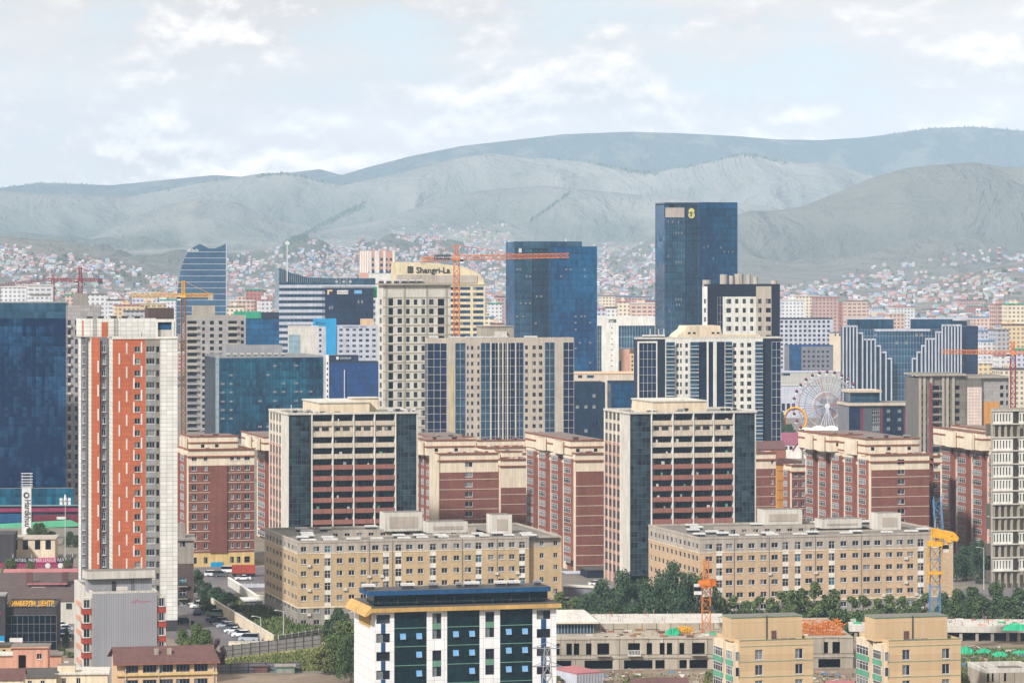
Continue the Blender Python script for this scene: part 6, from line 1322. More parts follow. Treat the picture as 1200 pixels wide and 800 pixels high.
# ================================================================== cranes
def lattice(b, p, q, w, mat, seg=None, t=.14):
    """square lattice beam from p to q"""
    p, q = Vector(p), Vector(q); d = (q-p); n = max(2, int(d.length/(seg or w*1.3))); d_ = d.normalized()
    u = d_.cross(Vector((0, 1, 0))); u = u.normalized() if u.length > .1 else Vector((1, 0, 0)); v = d_.cross(u).normalized()
    c = [(u*a+v*e)*w/2 for a, e in ((-1, -1), (1, -1), (1, 1), (-1, 1))]
    for o in c: b.bar(p+o, q+o, t, mat)
    for i in range(n):
        A, B_ = p+d*i/n, p+d*(i+1)/n
        for j in range(4):
            o1, o2 = c[j], c[(j+1) % 4]; b.bar(A+(o1 if i % 2 else o2), B_+(o2 if i % 2 else o1), t*.7, mat); b.bar(A+o1, A+o2, t*.7, mat)
def crane(label, px, Y, z0, yj, ytop, jx, cjx, mat, mmat=None, w=1.7, t=.16, jy=None, cjy=None, cwmat='concrete', cab='whitepaint', banner=None, hook=True, jdy=0, jmat=None):
    X0 = (px-600)*Y/F; zj = CH-(yj-300)*Y/F; zt = CH-(ytop-300)*Y/F; mmat = mmat or mat
    e = empty('tower_crane', label, 'crane', (X0, Y, z0)); P_ = lambda p, y, dy=0: Vector(((p-600)*(Y+dy)/F-X0, dy, CH-(y-300)*(Y+dy)/F-z0))
    b = MB(); lattice(b, (0, 0, 0), (0, 0, zj-z0-1), w, mmat, t=t); b.build('mast', e)
    b = MB(); lattice(b, (0, 0, zj-z0), (0, 0, zt-z0), w*.6, mat, t=t); b.box(-w*.7, w*.7, -w*.7, w*.7, zj-z0-1, zj-z0, mat); b.build('tower_head', e)
    a = P_(jx, jy if jy is not None else yj, jdy); b = MB(); lattice(b, (w*.5*(1 if a.x > 0 else -1), 0, zj-z0), a, w*.75, jmat or mat, t=t*.8); b.build('jib', e)
    c = P_(cjx, cjy if cjy is not None else yj, -jdy*.35); b = MB(); lattice(b, (w*.5*(1 if c.x > 0 else -1), 0, zj-z0), c, w*.7, mat, t=t*.9)
    b.bar(c, (0, 0, zt-z0), t*.4, mat); b.bar(Vector(a)*.6, (0, 0, zt-z0), t*.4, mat) if False else None; b.build('counter_jib', e)
    b = MB(); b.bar(Vector((0, 0, zj-z0))*.35+a*.65, (0, 0, zt-z0), t*.5, mat); b.build('tie_rod', e)
    b = MB(); s = 1 if c.x > 0 else -1; b.box(c.x-s*(2.4 if cwmat != 'craneyellow' else .8), c.x, c.y-.8, c.y+.8, c.z-(2.2 if cwmat != 'craneyellow' else .6), c.z+.3, cwmat); b.build('counterweight', e)
    b = MB(); s = 1 if a.x > 0 else -1; b.box(s*w*.6, s*w*.6+s*1.6, -1.2, .4, zj-z0-2.4, zj-z0-.2, cab); b.box(s*w*.6+.05*s, s*w*.6+s*1.65, -1.23, -.6, zj-z0-1.6, zj-z0-.7, 'pane_dark'); b.build('cab', e)
    if hook: h = a*.7+Vector((0, 0, zj-z0))*.3; b = MB(); b.bar(h, h-Vector((0, 0, 5)), .06, 'darksteel'); b.box(h.x-.4, h.x+.4, h.y-.4, h.y+.4, h.z-6, h.z-5, 'darksteel'); b.build('hook', e)
    if banner:
        b = MB(); b.box(*sorted((c.x*.15, c.x*.62)), c.y-1.1, c.y-.9, c.z+.2, c.z+2.2, 'navy'); b.build('banner', e)
        for i in range(4): text('БАРИЛГА'[:4], 1.4, 'whitepaint', e, (c.x*.60+i*3.2, c.y-1.15, c.z+.6), ext=.02, name='banner_text')
    return e
crane('dark red tower crane above the grey apartment tower', 94, 1950, 0, 328, 313, 62, 120, 'cranered', w=2.2, t=.30, cwmat='darksteel', hook=False)
crane('faint pinkish tower crane far behind the mirrored block', 62, 2600, 0, 327.5, 321, -10, 82, 'cranered', w=2.2, t=.26, hook=False, jy=335)
crane('yellow tower crane with a brown mast beside the raw grey tower', 215, 1600, 0, 346, 329, 153, 250, 'craneyellow', 'cranebrown', w=2.0, t=.32)
crane('orange tower crane in front of the tan hotel tower', 535, 1480, 0, 302, 287, 667, 493, 'craneorange', w=2.4, t=.30, jy=299.5, cjy=304.5, banner=True, cwmat='greybeige')
crane('orange tower crane standing on the unfinished concrete building', 827.5, 752, UB.H, 683, 655, 836, 822, 'craneorange', w=1.8, t=.13, jy=682, cjy=687, jdy=-42, cwmat='concretelight')
e = crane('yellow and blue tower crane by the end wall of the peach block', 1095.5, 772, 0, 634, 618, 1098, 1114, 'craneyellow', 'craneblue', w=2.3, t=.13, jy=583, cjy=632, jdy=6, cwmat='craneyellow', cab='offwhite', jmat='craneblue')
zb_ = CH-(634-300)*772/F; q = MB(); q.slab([(-.6, zb_+1.0), (5.0, zb_+.1), (5.3, zb_+.9), (4.4, zb_+2.0), (-.3, zb_+2.9)], -1.3, 1.3, 'craneyellow'); q.box(-1.6, 1.6, -1.6, 1.6, CH-(672-300)*772/F, CH-(669-300)*772/F, 'craneyellow'); q.build('machinery_platform', e)
q = MB(); lattice(q, (0, 0, CH-(682-300)*772/F), (0, 0, CH-(640-300)*772/F), 2.9, 'craneyellow', t=.13); q.build('climbing_frame', e)
crane('red and orange tower crane near the yellow panelled concrete block', 1187, 1560, 0, 413, 400, 1104, 1206, 'craneorange', 'cranered', w=2.2, t=.26, jy=412, cwmat='cranered')
# lattice power pylon in front of the office
x, Y = (641.5-600)*545/F, 545; e = empty('power_pylon', 'grey lattice pylon standing in front of the white office', 'pylon', (x, Y, 0)); zt = CH-(757-300)*Y/F
b = MB()
for s1 in (-1, 1):
    for s2 in (-1, 1): b.bar((s1*2.2, s2*2.2, 0), (s1*.45, s2*.45, zt), .13, 'steel')
n = 12
for i in range(n):
    za, zb_ = zt*i/n, zt*(i+1)/n; ra, rb = 2.2-1.75*i/n, 2.2-1.75*(i+1)/n
    for s in (-1, 1): b.bar((-ra, s*ra, za), (rb, s*rb, zb_), .07, 'steel'); b.bar((ra, s*ra, za), (-rb, s*rb, zb_), .07, 'steel'); b.bar((s*ra, -ra, za), (s*rb, rb, zb_), .07, 'steel'); b.bar((-ra, s*ra, za), (ra, s*ra, za), .07, 'steel')
b.build('tower', e)
for i, zz in enumerate((zt-.3, zt-3.2)): b = MB(); b.bar((-2.4, 0, zz), (2.4, 0, zz), .12, 'steel'); b.bar((-2.4, 0, zz), (0, 0, zz+1), .07, 'steel'); b.bar((2.4, 0, zz), (0, 0, zz+1), .07, 'steel'); b.build('cross_arm', e)
# radio mast on the hill
def mast(label, px, py, ytop, Y):
    x = (px-600)*Y/F; z = float(terr(np.array([x]), np.array([Y]))[0]); e = empty('radio_mast', label, 'mast', (x, Y, z-1)); h = CH-(ytop-300)*Y/F-z; b = MB(); lattice(b, (0, 0, 0), (0, 0, h), 3.0, 'cranered', seg=8, t=.5); b.build('mast', e)
    b = MB()
    for k in (.55, .75, .92): b.box(-2.5, 2.5, -2.5, 2.5, h*k, h*k+1.2, 'whitepaint')
    b.build('antenna_platform', e)
mast('red and white radio mast on the grassy slope above the houses', 1171, 305, 287, 5600)

# ================================================================== amusement park
Yw = 1660; cx, cz = (969-600)*Yw/F, CH-(475.5-300)*Yw/F; Rr = 16.2
e = empty('ferris_wheel', 'white ferris wheel with red and white gondolas', 'ferris wheel', (cx, Yw, 0), R(4))
b = MB(); 
def ring(b, r, y, t, mat, n=64):
    for i in range(n): a, c = 2*math.pi*i/n, 2*math.pi*(i+1)/n; b.bar((r*math.cos(a), y, cz+r*math.sin(a)), (r*math.cos(c), y, cz+r*math.sin(c)), t, mat)
for y in (-1, 1): ring(b, Rr*.88, y, .3, 'lilac'); ring(b, Rr*.84, y, .2, 'salmon' if y > 0 else 'lilac'); ring(b, Rr*.66, y, .22, 'craneblue' if y > 0 else 'whitepaint'); ring(b, Rr*.42, y, .3, 'whitepaint'); ring(b, Rr*.36, y, .2, 'salmon')
b.build('rim', e); b = MB()
for i in range(56):
    a = 2*math.pi*i/56
    for y in (-1, 1): b.bar((math.cos(a)*.8, y*1.6, cz+math.sin(a)*.8), (math.cos(a)*Rr*(.97 if i % 2 else .86), y*.8, cz+math.sin(a)*Rr*(.97 if i % 2 else .86)), .14, random.choice(['lilac', 'steel', 'greywall', 'pinkroof', 'craneblue']))
b.build('spoke', e); b = MB(); b.tube((0, -2, cz), (0, 2, cz), 1.3, 'whitepaint', 14); b.build('hub', e)
for i in range(28):
    a = 2*math.pi*i/28; b = MB(); b.tube((0, 0, -1.3), (0, 0, .2), .75, 'whitepaint', 8, .75); b.tube((0, 0, .2), (0, 0, .9), .95, 'magenta' if i % 3 else 'cranered', 8, .2); b.box(-.72, .72, -.8, -.76, -.6, .1, 'pane_dark')
    b.build('gondola', e, (math.cos(a)*Rr*1.02, 0, cz+math.sin(a)*Rr*1.02))
for i, (fx, fy) in enumerate(((-6.2, -4), (-3.4, -4), (-1.2, -4), (1.2, -4), (3.4, -4), (6.2, -4), (-5, 4), (5, 4))): b = MB(); b.tube((fx, fy, 0), (0, -1.8 if fy < 0 else 1.8, cz), .26, 'lilac', 6, .2); b.build('leg', e)
Yt = 1600; X = lambda p: (p-600)*Yt/F; zt = lambda p: CH-(p-300)*Yt/F
e = empty('tent_canopy', 'wide white tensioned canopy under the ferris wheel', 'canopy', (X(967), Yt, 0))
b = MB(); pk = [(-13, 3.2), (-5, 4.6), (5, 4.6), (13, 3.6)]; base = zt(507)
for i in range(28):
    u0, u1 = i/28, (i+1)/28; x0, x1 = X(934)-X(967)+u0*(X(1000)-X(934)), X(934)-X(967)+u1*(X(1000)-X(934))
    h = lambda u: base+2.6*math.sin(math.pi*min(max(u, 0), 1))**.5+.9*abs(math.sin(u*math.pi*4))
    b.poly([(x0, -4, base), (x1, -4, base), (x1, 0, h(u1)), (x0, 0, h(u0))], 'white'); b.poly([(x1, 4, base), (x0, 4, base), (x0, 0, h(u0)), (x1, 0, h(u1))], 'white')
b.build('fabric_roof', e)
for i in range(8): b = MB(); b.tube((-11+i*3.2, -3.6, 0), (-11+i*3.2, -3.6, base+.3), .18, 'whitepaint'); b.build('post', e)
Yl = 1630; e = empty('coaster_loop', 'bright orange roller coaster loop beside the ferris wheel', 'roller coaster', ((932-600)*Yl/F, Yl, 0), R(-8))
k = F/Yl; r = 13.2/k; zc = CH-(491-300)*Yl/F; b = MB()
pts = [(r*math.cos(R(a))*(1 if a > -60 else 1), 0, zc+r*1.05*math.sin(R(a))) for a in range(-40, 221, 8)]
pts = [(pts[0][0], .3, 1)]+pts+[(pts[-1][0], -.3, 1)]
for y in (-.7, .7):
    for p, q_ in zip(pts[:-1], pts[1:]): b.tube((p[0], p[1]+y, p[2]), (q_[0], q_[1]+y, q_[2]), .36, 'yellowsign', 6)
b.build('track', e); b = MB()
for p, q_ in zip(pts[:-1], pts[1:]): b.tube((p[0]*.86, p[1], zc+(p[2]-zc)*.88), (q_[0]*.86, q_[1], zc+(q_[2]-zc)*.88), .3, 'craneorange', 6)
b.build('spine', e)
for i, (px, py, h_, lb, mt) in enumerate(((921, 508, 5, 'small orange ticket booth below the coaster loop', 'craneorange'), (952, 511, 4, 'small blue kiosk below the ferris wheel', 'craneblue'), (990, 512, 5, 'small blue ride hut beside the dark maroon building', 'skyblue'))):
    Y = 1640; shed('kiosk', lb, 'kiosk', px-4, Y, px+4, 505 if i else 503, 4, mt, 'whitepaint', rise=1.2).done()

# ================================================================== vehicles
def car_mesh(col, kind):
    b = MB(); Lh, w = 2.2, .88
    if kind == 'suv': low = [(-2.2, .35), (2.2, .35), (2.25, .8), (2.1, 1.0), (1.2, 1.08), (-2.15, 1.1), (-2.25, .7)]; top = [(1.15, 1.09), (.55, 1.7), (-1.75, 1.72), (-2.1, 1.11)]
    elif kind == 'van': low = [(-2.4, .35), (2.4, .35), (2.45, .8), (2.2, 1.1), (1.7, 1.15), (-2.4, 1.15)]; top = [(1.65, 1.16), (1.1, 1.95), (-2.3, 2.0), (-2.4, 1.16)]
    else: low = [(-2.2, .3), (2.2, .3), (2.25, .65), (2.05, .8), (1.0, .92), (-1.5, .95), (-2.2, .9), (-2.25, .55)]; top = [(.95, .93), (.3, 1.42), (-1.0, 1.44), (-1.75, .96)]
    b.slab(low, -w, w, col); m = MB(); m.slab(top, -w*.86, w*.86, 'pane_dark')
    t = [(p[0]*.97-.02, p[1]) for p in top]; r = MB(); r.slab([(top[1][0]-.12, top[1][1]-.02), (top[1][0]-.2, top[1][1]+.06), (top[2][0]+.2, top[2][1]+.06), (top[2][0]+.1, top[2][1]-.02)], -w*.84, w*.84, col)
    wh = MB(); wh.tube((0, -.12, 0), (0, .12, 0), .34, 'black', 12); wh.tube((0, -.125, 0), (0, .125, 0), .19, 'steel', 10)
    l = MB(); l.box(-.04, .04, -.16, .16, -.09, .09, 'whitepaint')
    return b.mesh('body'), m.mesh('windows'), r.mesh('roof'), wh.mesh('wheel'), l.mesh('headlight'), low[2][0]
CARS = {}
for c_, rgb in dict(car_white=(226, 226, 228), car_silver=(160, 166, 172), car_black=(24, 26, 30), car_blue=(38, 52, 84), car_grey=(86, 92, 98), car_green=(104, 126, 112), car_red=(150, 36, 30)).items():
    wallmat(c_, rgb, .03, .25, .0, .6)
CN = dict(car_white='white', car_silver='silver', car_black='black', car_blue='dark blue', car_grey='grey', car_green='pale green', car_red='red')
def car(px, py, col, kind, rz, where):
    if (col, kind) not in CARS: CARS[col, kind] = car_mesh(col, kind)
    bo, wi, ro, wh, hl, fx = CARS[col, kind]; e = empty('parked_car', f'{CN[col]} {dict(suv="off-road car", van="van", sedan="saloon car")[kind]} {where}', 'car', gp(px, py), R(rz), 'cars parked around the estate'); e.location.z = .012
    place('body', bo, e); place('windows', wi, e); place('roof', ro, e)
    for x in (-1.35, 1.35):
        for y in (-.82, .82): place('wheel', wh, e, (x, y, .34))
    for y in (-.6, .6): place('headlight', hl, e, (fx, y, .68))
row = [('car_blue', 'suv'), ('car_black', 'suv'), ('car_grey', 'sedan'), ('car_silver', 'suv'), ('car_grey', 'suv'), ('car_white', 'sedan'), ('car_silver', 'sedan'), ('car_white', 'suv'), ('car_grey', 'sedan'), ('car_silver', 'van')]
ordn = ['first', 'second', 'third', 'fourth', 'fifth', 'sixth', 'seventh', 'eighth', 'ninth', 'tenth']
for i, (c_, k_) in enumerate(row): car(252+4.4*i, 728.5+2.55*i, c_, k_, 172+random.uniform(-3, 3), f'{ordn[i]} from the far end of the row by the cream wall')
for px, py, c_, k_, rz, wh_ in ((234, 712.5, 'car_white', 'van', 178, 'parked across in front of the yellow walled hut'), (246, 716.5, 'car_black', 'suv', 170, 'parked just behind the pale green car'), (251, 721.5, 'car_green', 'suv', 172, 'at the top of the row by the cream wall'), (231, 720, 'car_blue', 'sedan', 100, 'parked against the brown balcony block'), (217, 731.5, 'car_black', 'suv', 10, 'parked in the gap beside the orange tower plinth'),
    (249, 675, 'car_white', 'suv', 12, 'on the upper road below the cyan shop sign'), (258.5, 675.5, 'car_grey', 'suv', 12, 'on the upper road behind the white one'), (269, 671, 'car_white', 'van', 5, 'on the upper road behind the red trailer'), (284.5, 679.5, 'car_white', 'sedan', 190, 'below the red trailer on the upper road'),
    (69, 735, 'car_white', 'sedan', 185, 'in the yard behind the black glass cube, farthest back'), (75, 739, 'car_silver', 'sedan', 185, 'in the yard beside the black glass cube'), (72, 743.5, 'car_blue', 'sedan', 185, 'in the yard beside the black glass cube'), (77, 747.5, 'car_green', 'sedan', 185, 'in the yard beside the black glass cube'), (72, 752, 'car_white', 'van', 185, 'in the yard beside the grey ribbed block'),
    (663, 709, 'car_white', 'van', 30, 'at the corner of the tan block near bushes'), (699, 686, 'car_white', 'sedan', 8, 'behind the sloping ramp roof'), (707, 690, 'car_silver', 'suv', 8, 'at the lower end of the sloping ramp')): car(px, py, c_, k_, rz, wh_)
x, Y, _ = gp(285, 675); e = empty('truck_trailer', 'red box trailer parked on the upper road behind the tan block', 'trailer', (x, Y, .012), R(4)); b = MB(); b.box(-3.2, 3.4, -1.2, 1.2, .95, 3.2, 'red'); b.build('box', e); b = MB(); b.box(-3.2, 3.4, -.9, .9, .6, .94, 'black'); b.build('chassis', e)
for xx in (-2.4, 1.6, 2.7):
    for yy_ in (-1, 1): b = MB(); b.tube((xx, yy_-.15, .5), (xx, yy_+.15, .5), .5, 'black', 12); b.build('wheel', e)
# ================================================================== trees
TM = {}
def crown_mesh(kind, var, leaf):
    key = (kind, var, leaf)
    if key in TM: return TM[key]
    rnd = random.Random(hash((kind, var)) % 9999 if False else var*31+len(kind)*7+sum(map(ord, kind))); b = MB()
    if kind == 'poplar': H, Wd, nl, n = 10, 4.4, 22, 2400
    elif kind == 'bush': H, Wd, nl, n = 4, 4.2, 9, 900
    elif kind == 'willow': H, Wd, nl, n = 12, 9.0, 34, 5200
    else: H, Wd, nl, n = 9, 6.4, 24, 3000
    lobes = []
    for i in range(nl):
        t = rnd.random()**.8; z = H*((.06 if kind == 'poplar' else .12)+.82*t) if kind != 'bush' else H*(.15+.6*t)
        env = {'poplar': math.sin(math.pi*min(1, .3+.66*t))**.8, 'willow': math.sin(math.pi*(.22+.70*t))**.8, 'bush': 1-.5*t, 'round': math.sin(math.pi*(.22+.72*t))**.8}[kind]
        a = rnd.uniform(0, 6.28); r = Wd/2*env*rnd.uniform(.25, .85); s = Wd*rnd.uniform(.13, .27)*(.6+.5*env); lobes.append((r*math.cos(a), r*math.sin(a), z, s, s*rnd.uniform(.8, 1.35)))
    per = n//nl
    for x, y, z, s, sz in lobes:
        for j in range(per):
            d = Vector((rnd.gauss(0, 1), rnd.gauss(0, 1), rnd.gauss(0, 1))).normalized()*rnd.uniform(.55, 1.08)
            c = Vector((x+d.x*s, y+d.y*s, max(.3, z+d.z*sz))); q = rnd.uniform(.16, .36)
            nrm = (d+Vector((rnd.uniform(-.7, .7), rnd.uniform(-.7, .7), rnd.uniform(-.3, .9)))).normalized()
            u = nrm.orthogonal().normalized(); u = Matrix.Rotation(rnd.uniform(0, 6.28), 3, nrm) @ u; v = nrm.cross(u)*rnd.uniform(.6, 1); u = u*q; v = v*q
            b.poly([c-u, c-v*.8, c+u, c+v*.8], leaf)
    TM[key] = (b.mesh('crown'), H, Wd); return TM[key]
def trunk_mesh(kind, var):
    key = ('trunk', kind, var)
    if key in TM: return TM[key]
    rnd = random.Random(var+5); H = dict(poplar=10, bush=4, willow=12).get(kind, 9); b = MB(); p = Vector((0, 0, -.2)); r = H*.024
    top = Vector((rnd.uniform(-.3, .3), rnd.uniform(-.3, .3), H*.42)); b.tube(p, top, r, 'bark', 7, r*.65)
    for i in range(6): a = rnd.uniform(0, 6.28); q = top*rnd.uniform(.55, 1); e = q+Vector((math.cos(a)*H*.16, math.sin(a)*H*.16, H*rnd.uniform(.15, .32))); b.tube(q, e, r*.45, 'bark', 5, r*.12)
    b.tube(top, top+Vector((.1, .1, H*.4)), r*.65, 'bark', 6, r*.15); TM[key] = b.mesh('trunk'); return TM[key]
def tree(px, Y, ytop, wpx, kind, leaf, label, group, cat='tree', z0=0):
    var = random.randrange(4); me, H, Wd = crown_mesh(kind, var, leaf); h = CH-(ytop-300)*Y/F-z0; w = wpx*Y/F
    e = empty({'bush': 'bush', 'poplar': 'poplar_tree'}.get(kind, 'leafy_tree'), label, cat, ((px-600)*Y/F, Y, z0), random.uniform(0, 6.28), group)
    e.scale = (1, 1, 1); s = h/H; sw = w/Wd; c = place('crown', me, e); c.scale = (sw, sw, s); t = place('trunk', trunk_mesh(kind, var), e); t.scale = (min(sw, s)*.9, min(sw, s)*.9, s)
def ords(n): return ['first', 'second', 'third', 'fourth', 'fifth', 'sixth', 'seventh', 'eighth', 'ninth', 'tenth', 'eleventh', 'twelfth', 'thirteenth', 'fourteenth', 'fifteenth', 'sixteenth', 'seventeenth', 'eighteenth', 'nineteenth', 'twentieth'][n]
def row_of(items, kind, leaf, lab, group, cat='tree'):
    for i, (px, Y, yt, w, *o) in enumerate(items):
        tree(px, Y, yt, w, o[0] if o else kind, o[1] if len(o) > 1 else leaf, lab.format(ords(i)), group, cat)
row_of([(658, 835, 693, 26, 'round', 'leafmid'), (676, 830, 700, 30, 'round', 'leafmid'), (690, 815, 694, 30), (706, 825, 680, 34), (727, 815, 669, 38), (744, 822, 684, 34), (757, 805, 679, 34), (776, 815, 672, 36), (791, 808, 660, 36), (806, 816, 669, 34), (822, 810, 676, 30), (836, 812, 686, 26, 'round', 'leafmid'), (715, 800, 704, 38), (741, 798, 706, 40), (768, 797, 703, 40), (797, 797, 701, 40)], 'willow', 'leafblue', 'dense dark tree, {} from the office corner in the thick grove', 'thick grove between the tan blocks')
row_of([(846, 815, 698, 26), (860, 818, 695, 24), (875, 815, 701, 26), (889, 818, 695, 25), (903, 816, 694, 25), (917, 818, 689, 26), (928, 813, 686, 26), (939, 816, 686, 28), (954, 815, 677, 26), (966, 817, 690, 26), (979, 815, 682, 25), (999, 816, 695, 24), (1012, 818, 694, 24), (1028, 816, 698, 22), (1043, 817, 694, 25), (1058, 816, 694, 26), (1072, 815, 698, 24), (1083, 815, 691, 25)], 'poplar', 'leafmid', 'young slim tree, {} from the thick grove in the row along the peach block', 'row of young trees along the peach block')
row_of([(852+i*17.5+random.uniform(-4, 4), 808, random.uniform(706, 714), random.uniform(16, 24)) for i in range(14)], 'bush', 'leafdark', 'low dark bush, {} from the thick grove under the young trees', 'low bushes under the young trees', 'bush')
row_of([(1106, 826, 694, 26), (1122, 818, 690, 30), (1137, 828, 686, 30), (1150, 815, 697, 28), (1166, 830, 682, 30), (1180, 818, 698, 32), (1196, 826, 690, 34), (1212, 818, 694, 32)], 'round', 'leafdark', 'bushy dark tree, {} from the blue crane mast behind the deck', 'bushy trees behind the concrete deck')
row_of([(1121, 945, 648, 24), (1133, 950, 640, 26), (1146, 940, 632, 28), (1158, 946, 640, 24), (1171, 942, 668, 24)], 'willow', 'leafblue', 'tall dark tree, {} from the peach block end wall below the bay windows', 'dark trees under the bay window block')
row_of([(232, 905, 668, 20), (242, 880, 682, 24), (254, 875, 688, 28), (266, 872, 694, 26), (276, 865, 706, 18, 'bush', 'leafmid'), (239, 860, 699, 20, 'round', 'leafmid')], 'round', 'leafblue', 'dark leafy tree, {} from the brown block on the bank', 'trees on the bank behind the hut')
row_of([(214, 770, 737, 22), (228, 765, 730, 26), (240, 762, 736, 22), (221, 755, 745, 24, 'bush', 'leafolive')], 'round', 'leafmid', 'fresh green tree, {} from the grey ribbed block', 'green trees behind the peach house')
row_of([(254, 742, 745, 14), (260, 738, 752, 12)], 'poplar', 'leafplum', 'dark plum coloured narrow tree, {} beside the peach house gable', 'plum trees at the fence')
row_of([(392, 740, 742, 34), (404, 730, 726, 40, 'willow', 'leafmid'), (380, 735, 757, 30, 'round', 'leafolive'), (411, 720, 742, 34), (368, 752, 757, 22, 'bush', 'leafolive')], 'willow', 'leafdark', 'big tree, {} in the clump beside the white office', 'big trees beside the white office')
row_of([(385, 806, 722, 18), (396, 803, 712, 20, 'round', 'leafblue'), (405, 802, 718, 18, 'round', 'leafblue')], 'bush', 'leafdark', 'shrub at the foot of the tan block, {} from the metal fence', 'shrubs at the foot of the tan block', 'shrub')
row_of([(12, 955, 655, 20), (35, 950, 658, 18), (79, 952, 655, 14)], 'round', 'leafmid', 'round street tree, {} from the frame edge in front of the league banner', 'street trees by the league banner')
row_of([(34, 1062, 618, 12), (46, 1060, 613, 24), (60, 1062, 622, 16), (80, 1058, 622, 16), (89, 1056, 626, 14)], 'round', 'leafdark', 'dark tree, {} from the white pylon sign above the cream hall', 'trees below the sports stand')
row_of([(742, 712, 785, 22), (835, 706, 777, 16), (652, 720, 790, 20), (1140, 702, 774, 18), (1150, 697, 782, 16), (1128, 690, 785, 20), (829, 700, 782, 10)], 'bush', 'leafolive', 'wild shrub, {} along the building site counting from the container', 'wild shrubs on the building site', 'shrub')
row_of([(74, 770, 757, 14), (82, 766, 760, 12), (78, 785, 735, 10, 'round', 'leafdark')], 'bush', 'leafmid', 'small garden shrub, {} behind the salmon house', 'shrubs behind the salmon house', 'shrub')
row_of([(300, 868, 716, 10), (312, 842, 728, 12), (322, 835, 735, 10), (345, 818, 738, 9), (358, 818, 738, 9), (283, 868, 714, 12), (264, 842, 722, 8)], 'bush', 'leafmid', 'low bush on the grass bank, {} from the slate box building', 'low bushes on the grass bank', 'bush')
row_of([(916, 1615, 482, 12), (925, 1600, 497, 16), (940, 1590, 503, 14), (955, 1585, 506, 12), (1003, 1700, 478, 14)], 'round', 'leafblue', 'park tree, {} from the white tower near the coaster loop', 'park trees near the coaster loop')
# grass tufts on the bank and strip
def tufts(name, poly, n, mats, hmax):
    b = MB(); P_ = [Vector(gp(*p)) for p in poly]; x0, x1 = min(p.x for p in P_), max(p.x for p in P_); y0, y1 = min(p.y for p in P_), max(p.y for p in P_); c = 0
    while c < n:
        x, y = random.uniform(x0, x1), random.uniform(y0, y1); ins = False; j = len(P_)-1
        for i in range(len(P_)):
            if (P_[i].y > y) != (P_[j].y > y) and x < (P_[j].x-P_[i].x)*(y-P_[i].y)/(P_[j].y-P_[i].y)+P_[i].x: ins = not ins
            j = i
        if not ins: continue
        c += 1; h = random.uniform(.2, hmax); a = random.uniform(0, 3.14); w = random.uniform(.1, .3); dx, dy = math.cos(a)*w, math.sin(a)*w; l = random.uniform(-.2, .2)
        b.poly([(x-dx, y-dy, 0), (x+dx, y+dy, 0), (x+dx*.4+l, y+dy, h), (x-dx*.4+l, y-dy*.5, h*.9)], random.choice(mats))
    tag(b.build(name), kind='stuff')
tufts('grass', [(262, 702), (308, 704), (345, 731), (400, 737), (385, 752), (326, 752)], 5000, ['leafmid', 'leafdark', 'leafolive', 'leafmid'], .9)
tufts('grass', [(265, 773), (376, 760), (415, 760), (415, 786), (262, 786)], 4500, ['leafolive', 'leafolive', 'leafmid'], .7)
tufts('weeds', [(640, 790), (1240, 790), (1240, 850), (600, 850)], 5000, ['leafolive', 'leafmid', 'leafdark'], .5)
tufts('weeds', [(1105, 760), (1240, 760), (1240, 792), (1110, 792)], 3500, ['leafolive', 'leafmid', 'leafdark'], .6)

# loose site debris
b = MB()
for lo_x, hi_x, lo_y, hi_y, n_ in ((640, 1000, 786, 802, 170), (1112, 1215, 757, 792, 120), (40, 130, 770, 800, 50)):
    for i in range(n_):
        x, y, _ = gp(random.uniform(lo_x, hi_x), random.uniform(lo_y, hi_y)); s_ = random.uniform(.15, .7)
        if random.random() < .4: a = random.uniform(0, 3.14); d = Vector((math.cos(a), math.sin(a), random.uniform(0, .25)))*random.uniform(.8, 2.2); b.bar((x, y, .15), Vector((x, y, .15))+d, random.uniform(.05, .14), random.choice(['wood', 'concretelight', 'rustred', 'steel']))
        else: b.box(x, x+s_*random.uniform(1, 2.5), y, y+s_, 0, s_*random.uniform(.3, .9), random.choice(['concretelight', 'concrete', 'wood', 'brick2', 'whitepaint', 'darksteel', 'craneblue']))
tag(b.build('rubble'), kind='stuff')
# ================================================================== far city and hillside quarters
def landmark(px):
    for lim, s in ((78, 'behind the mirrored block'), (205, 'behind the orange tower'), (268, 'behind the sail tower'), (322, 'between the sail tower and the mast'), (445, 'behind the navy sign block'), (530, 'behind the tan hotel crown'), (592, 'between the hotel and the crane crossed tower'), (700, 'behind the crane crossed tower'), (770, 'between the two blue towers'), (865, 'behind the tallest blue tower'), (915, 'behind the white navy tower'), (985, 'above the ferris wheel'), (1070, 'behind the white finned complex'), (1145, 'beyond the dark finned wing'), (1210, 'above the red orange crane')):
        if px < lim: return s
    return 'past the red orange crane'
FM = {}
for n_, c_, w_ in (('peach', (200, 172, 154), (112, 92, 92)), ('white', (204, 202, 200), (120, 124, 134)), ('pinkbrown', (178, 146, 136), (112, 84, 84)), ('grey', (168, 164, 166), (92, 94, 104)), ('cream', (212, 198, 172), (120, 108, 100)), ('yellow', (212, 188, 146), (130, 112, 92)), ('lilac', (182, 180, 192), (96, 98, 112)), ('brick', (160, 104, 92), (96, 70, 72))):
    for k_, (pw, ph, fx, fz) in enumerate(((3.2, 3.0, .5, .5), (4.2, 3.1, .7, .45))): farmat(f'far_{n_}{k_}', c_, w_, pw, ph, fx, fz); FM[n_, k_] = f'far_{n_}{k_}'
seen = {}
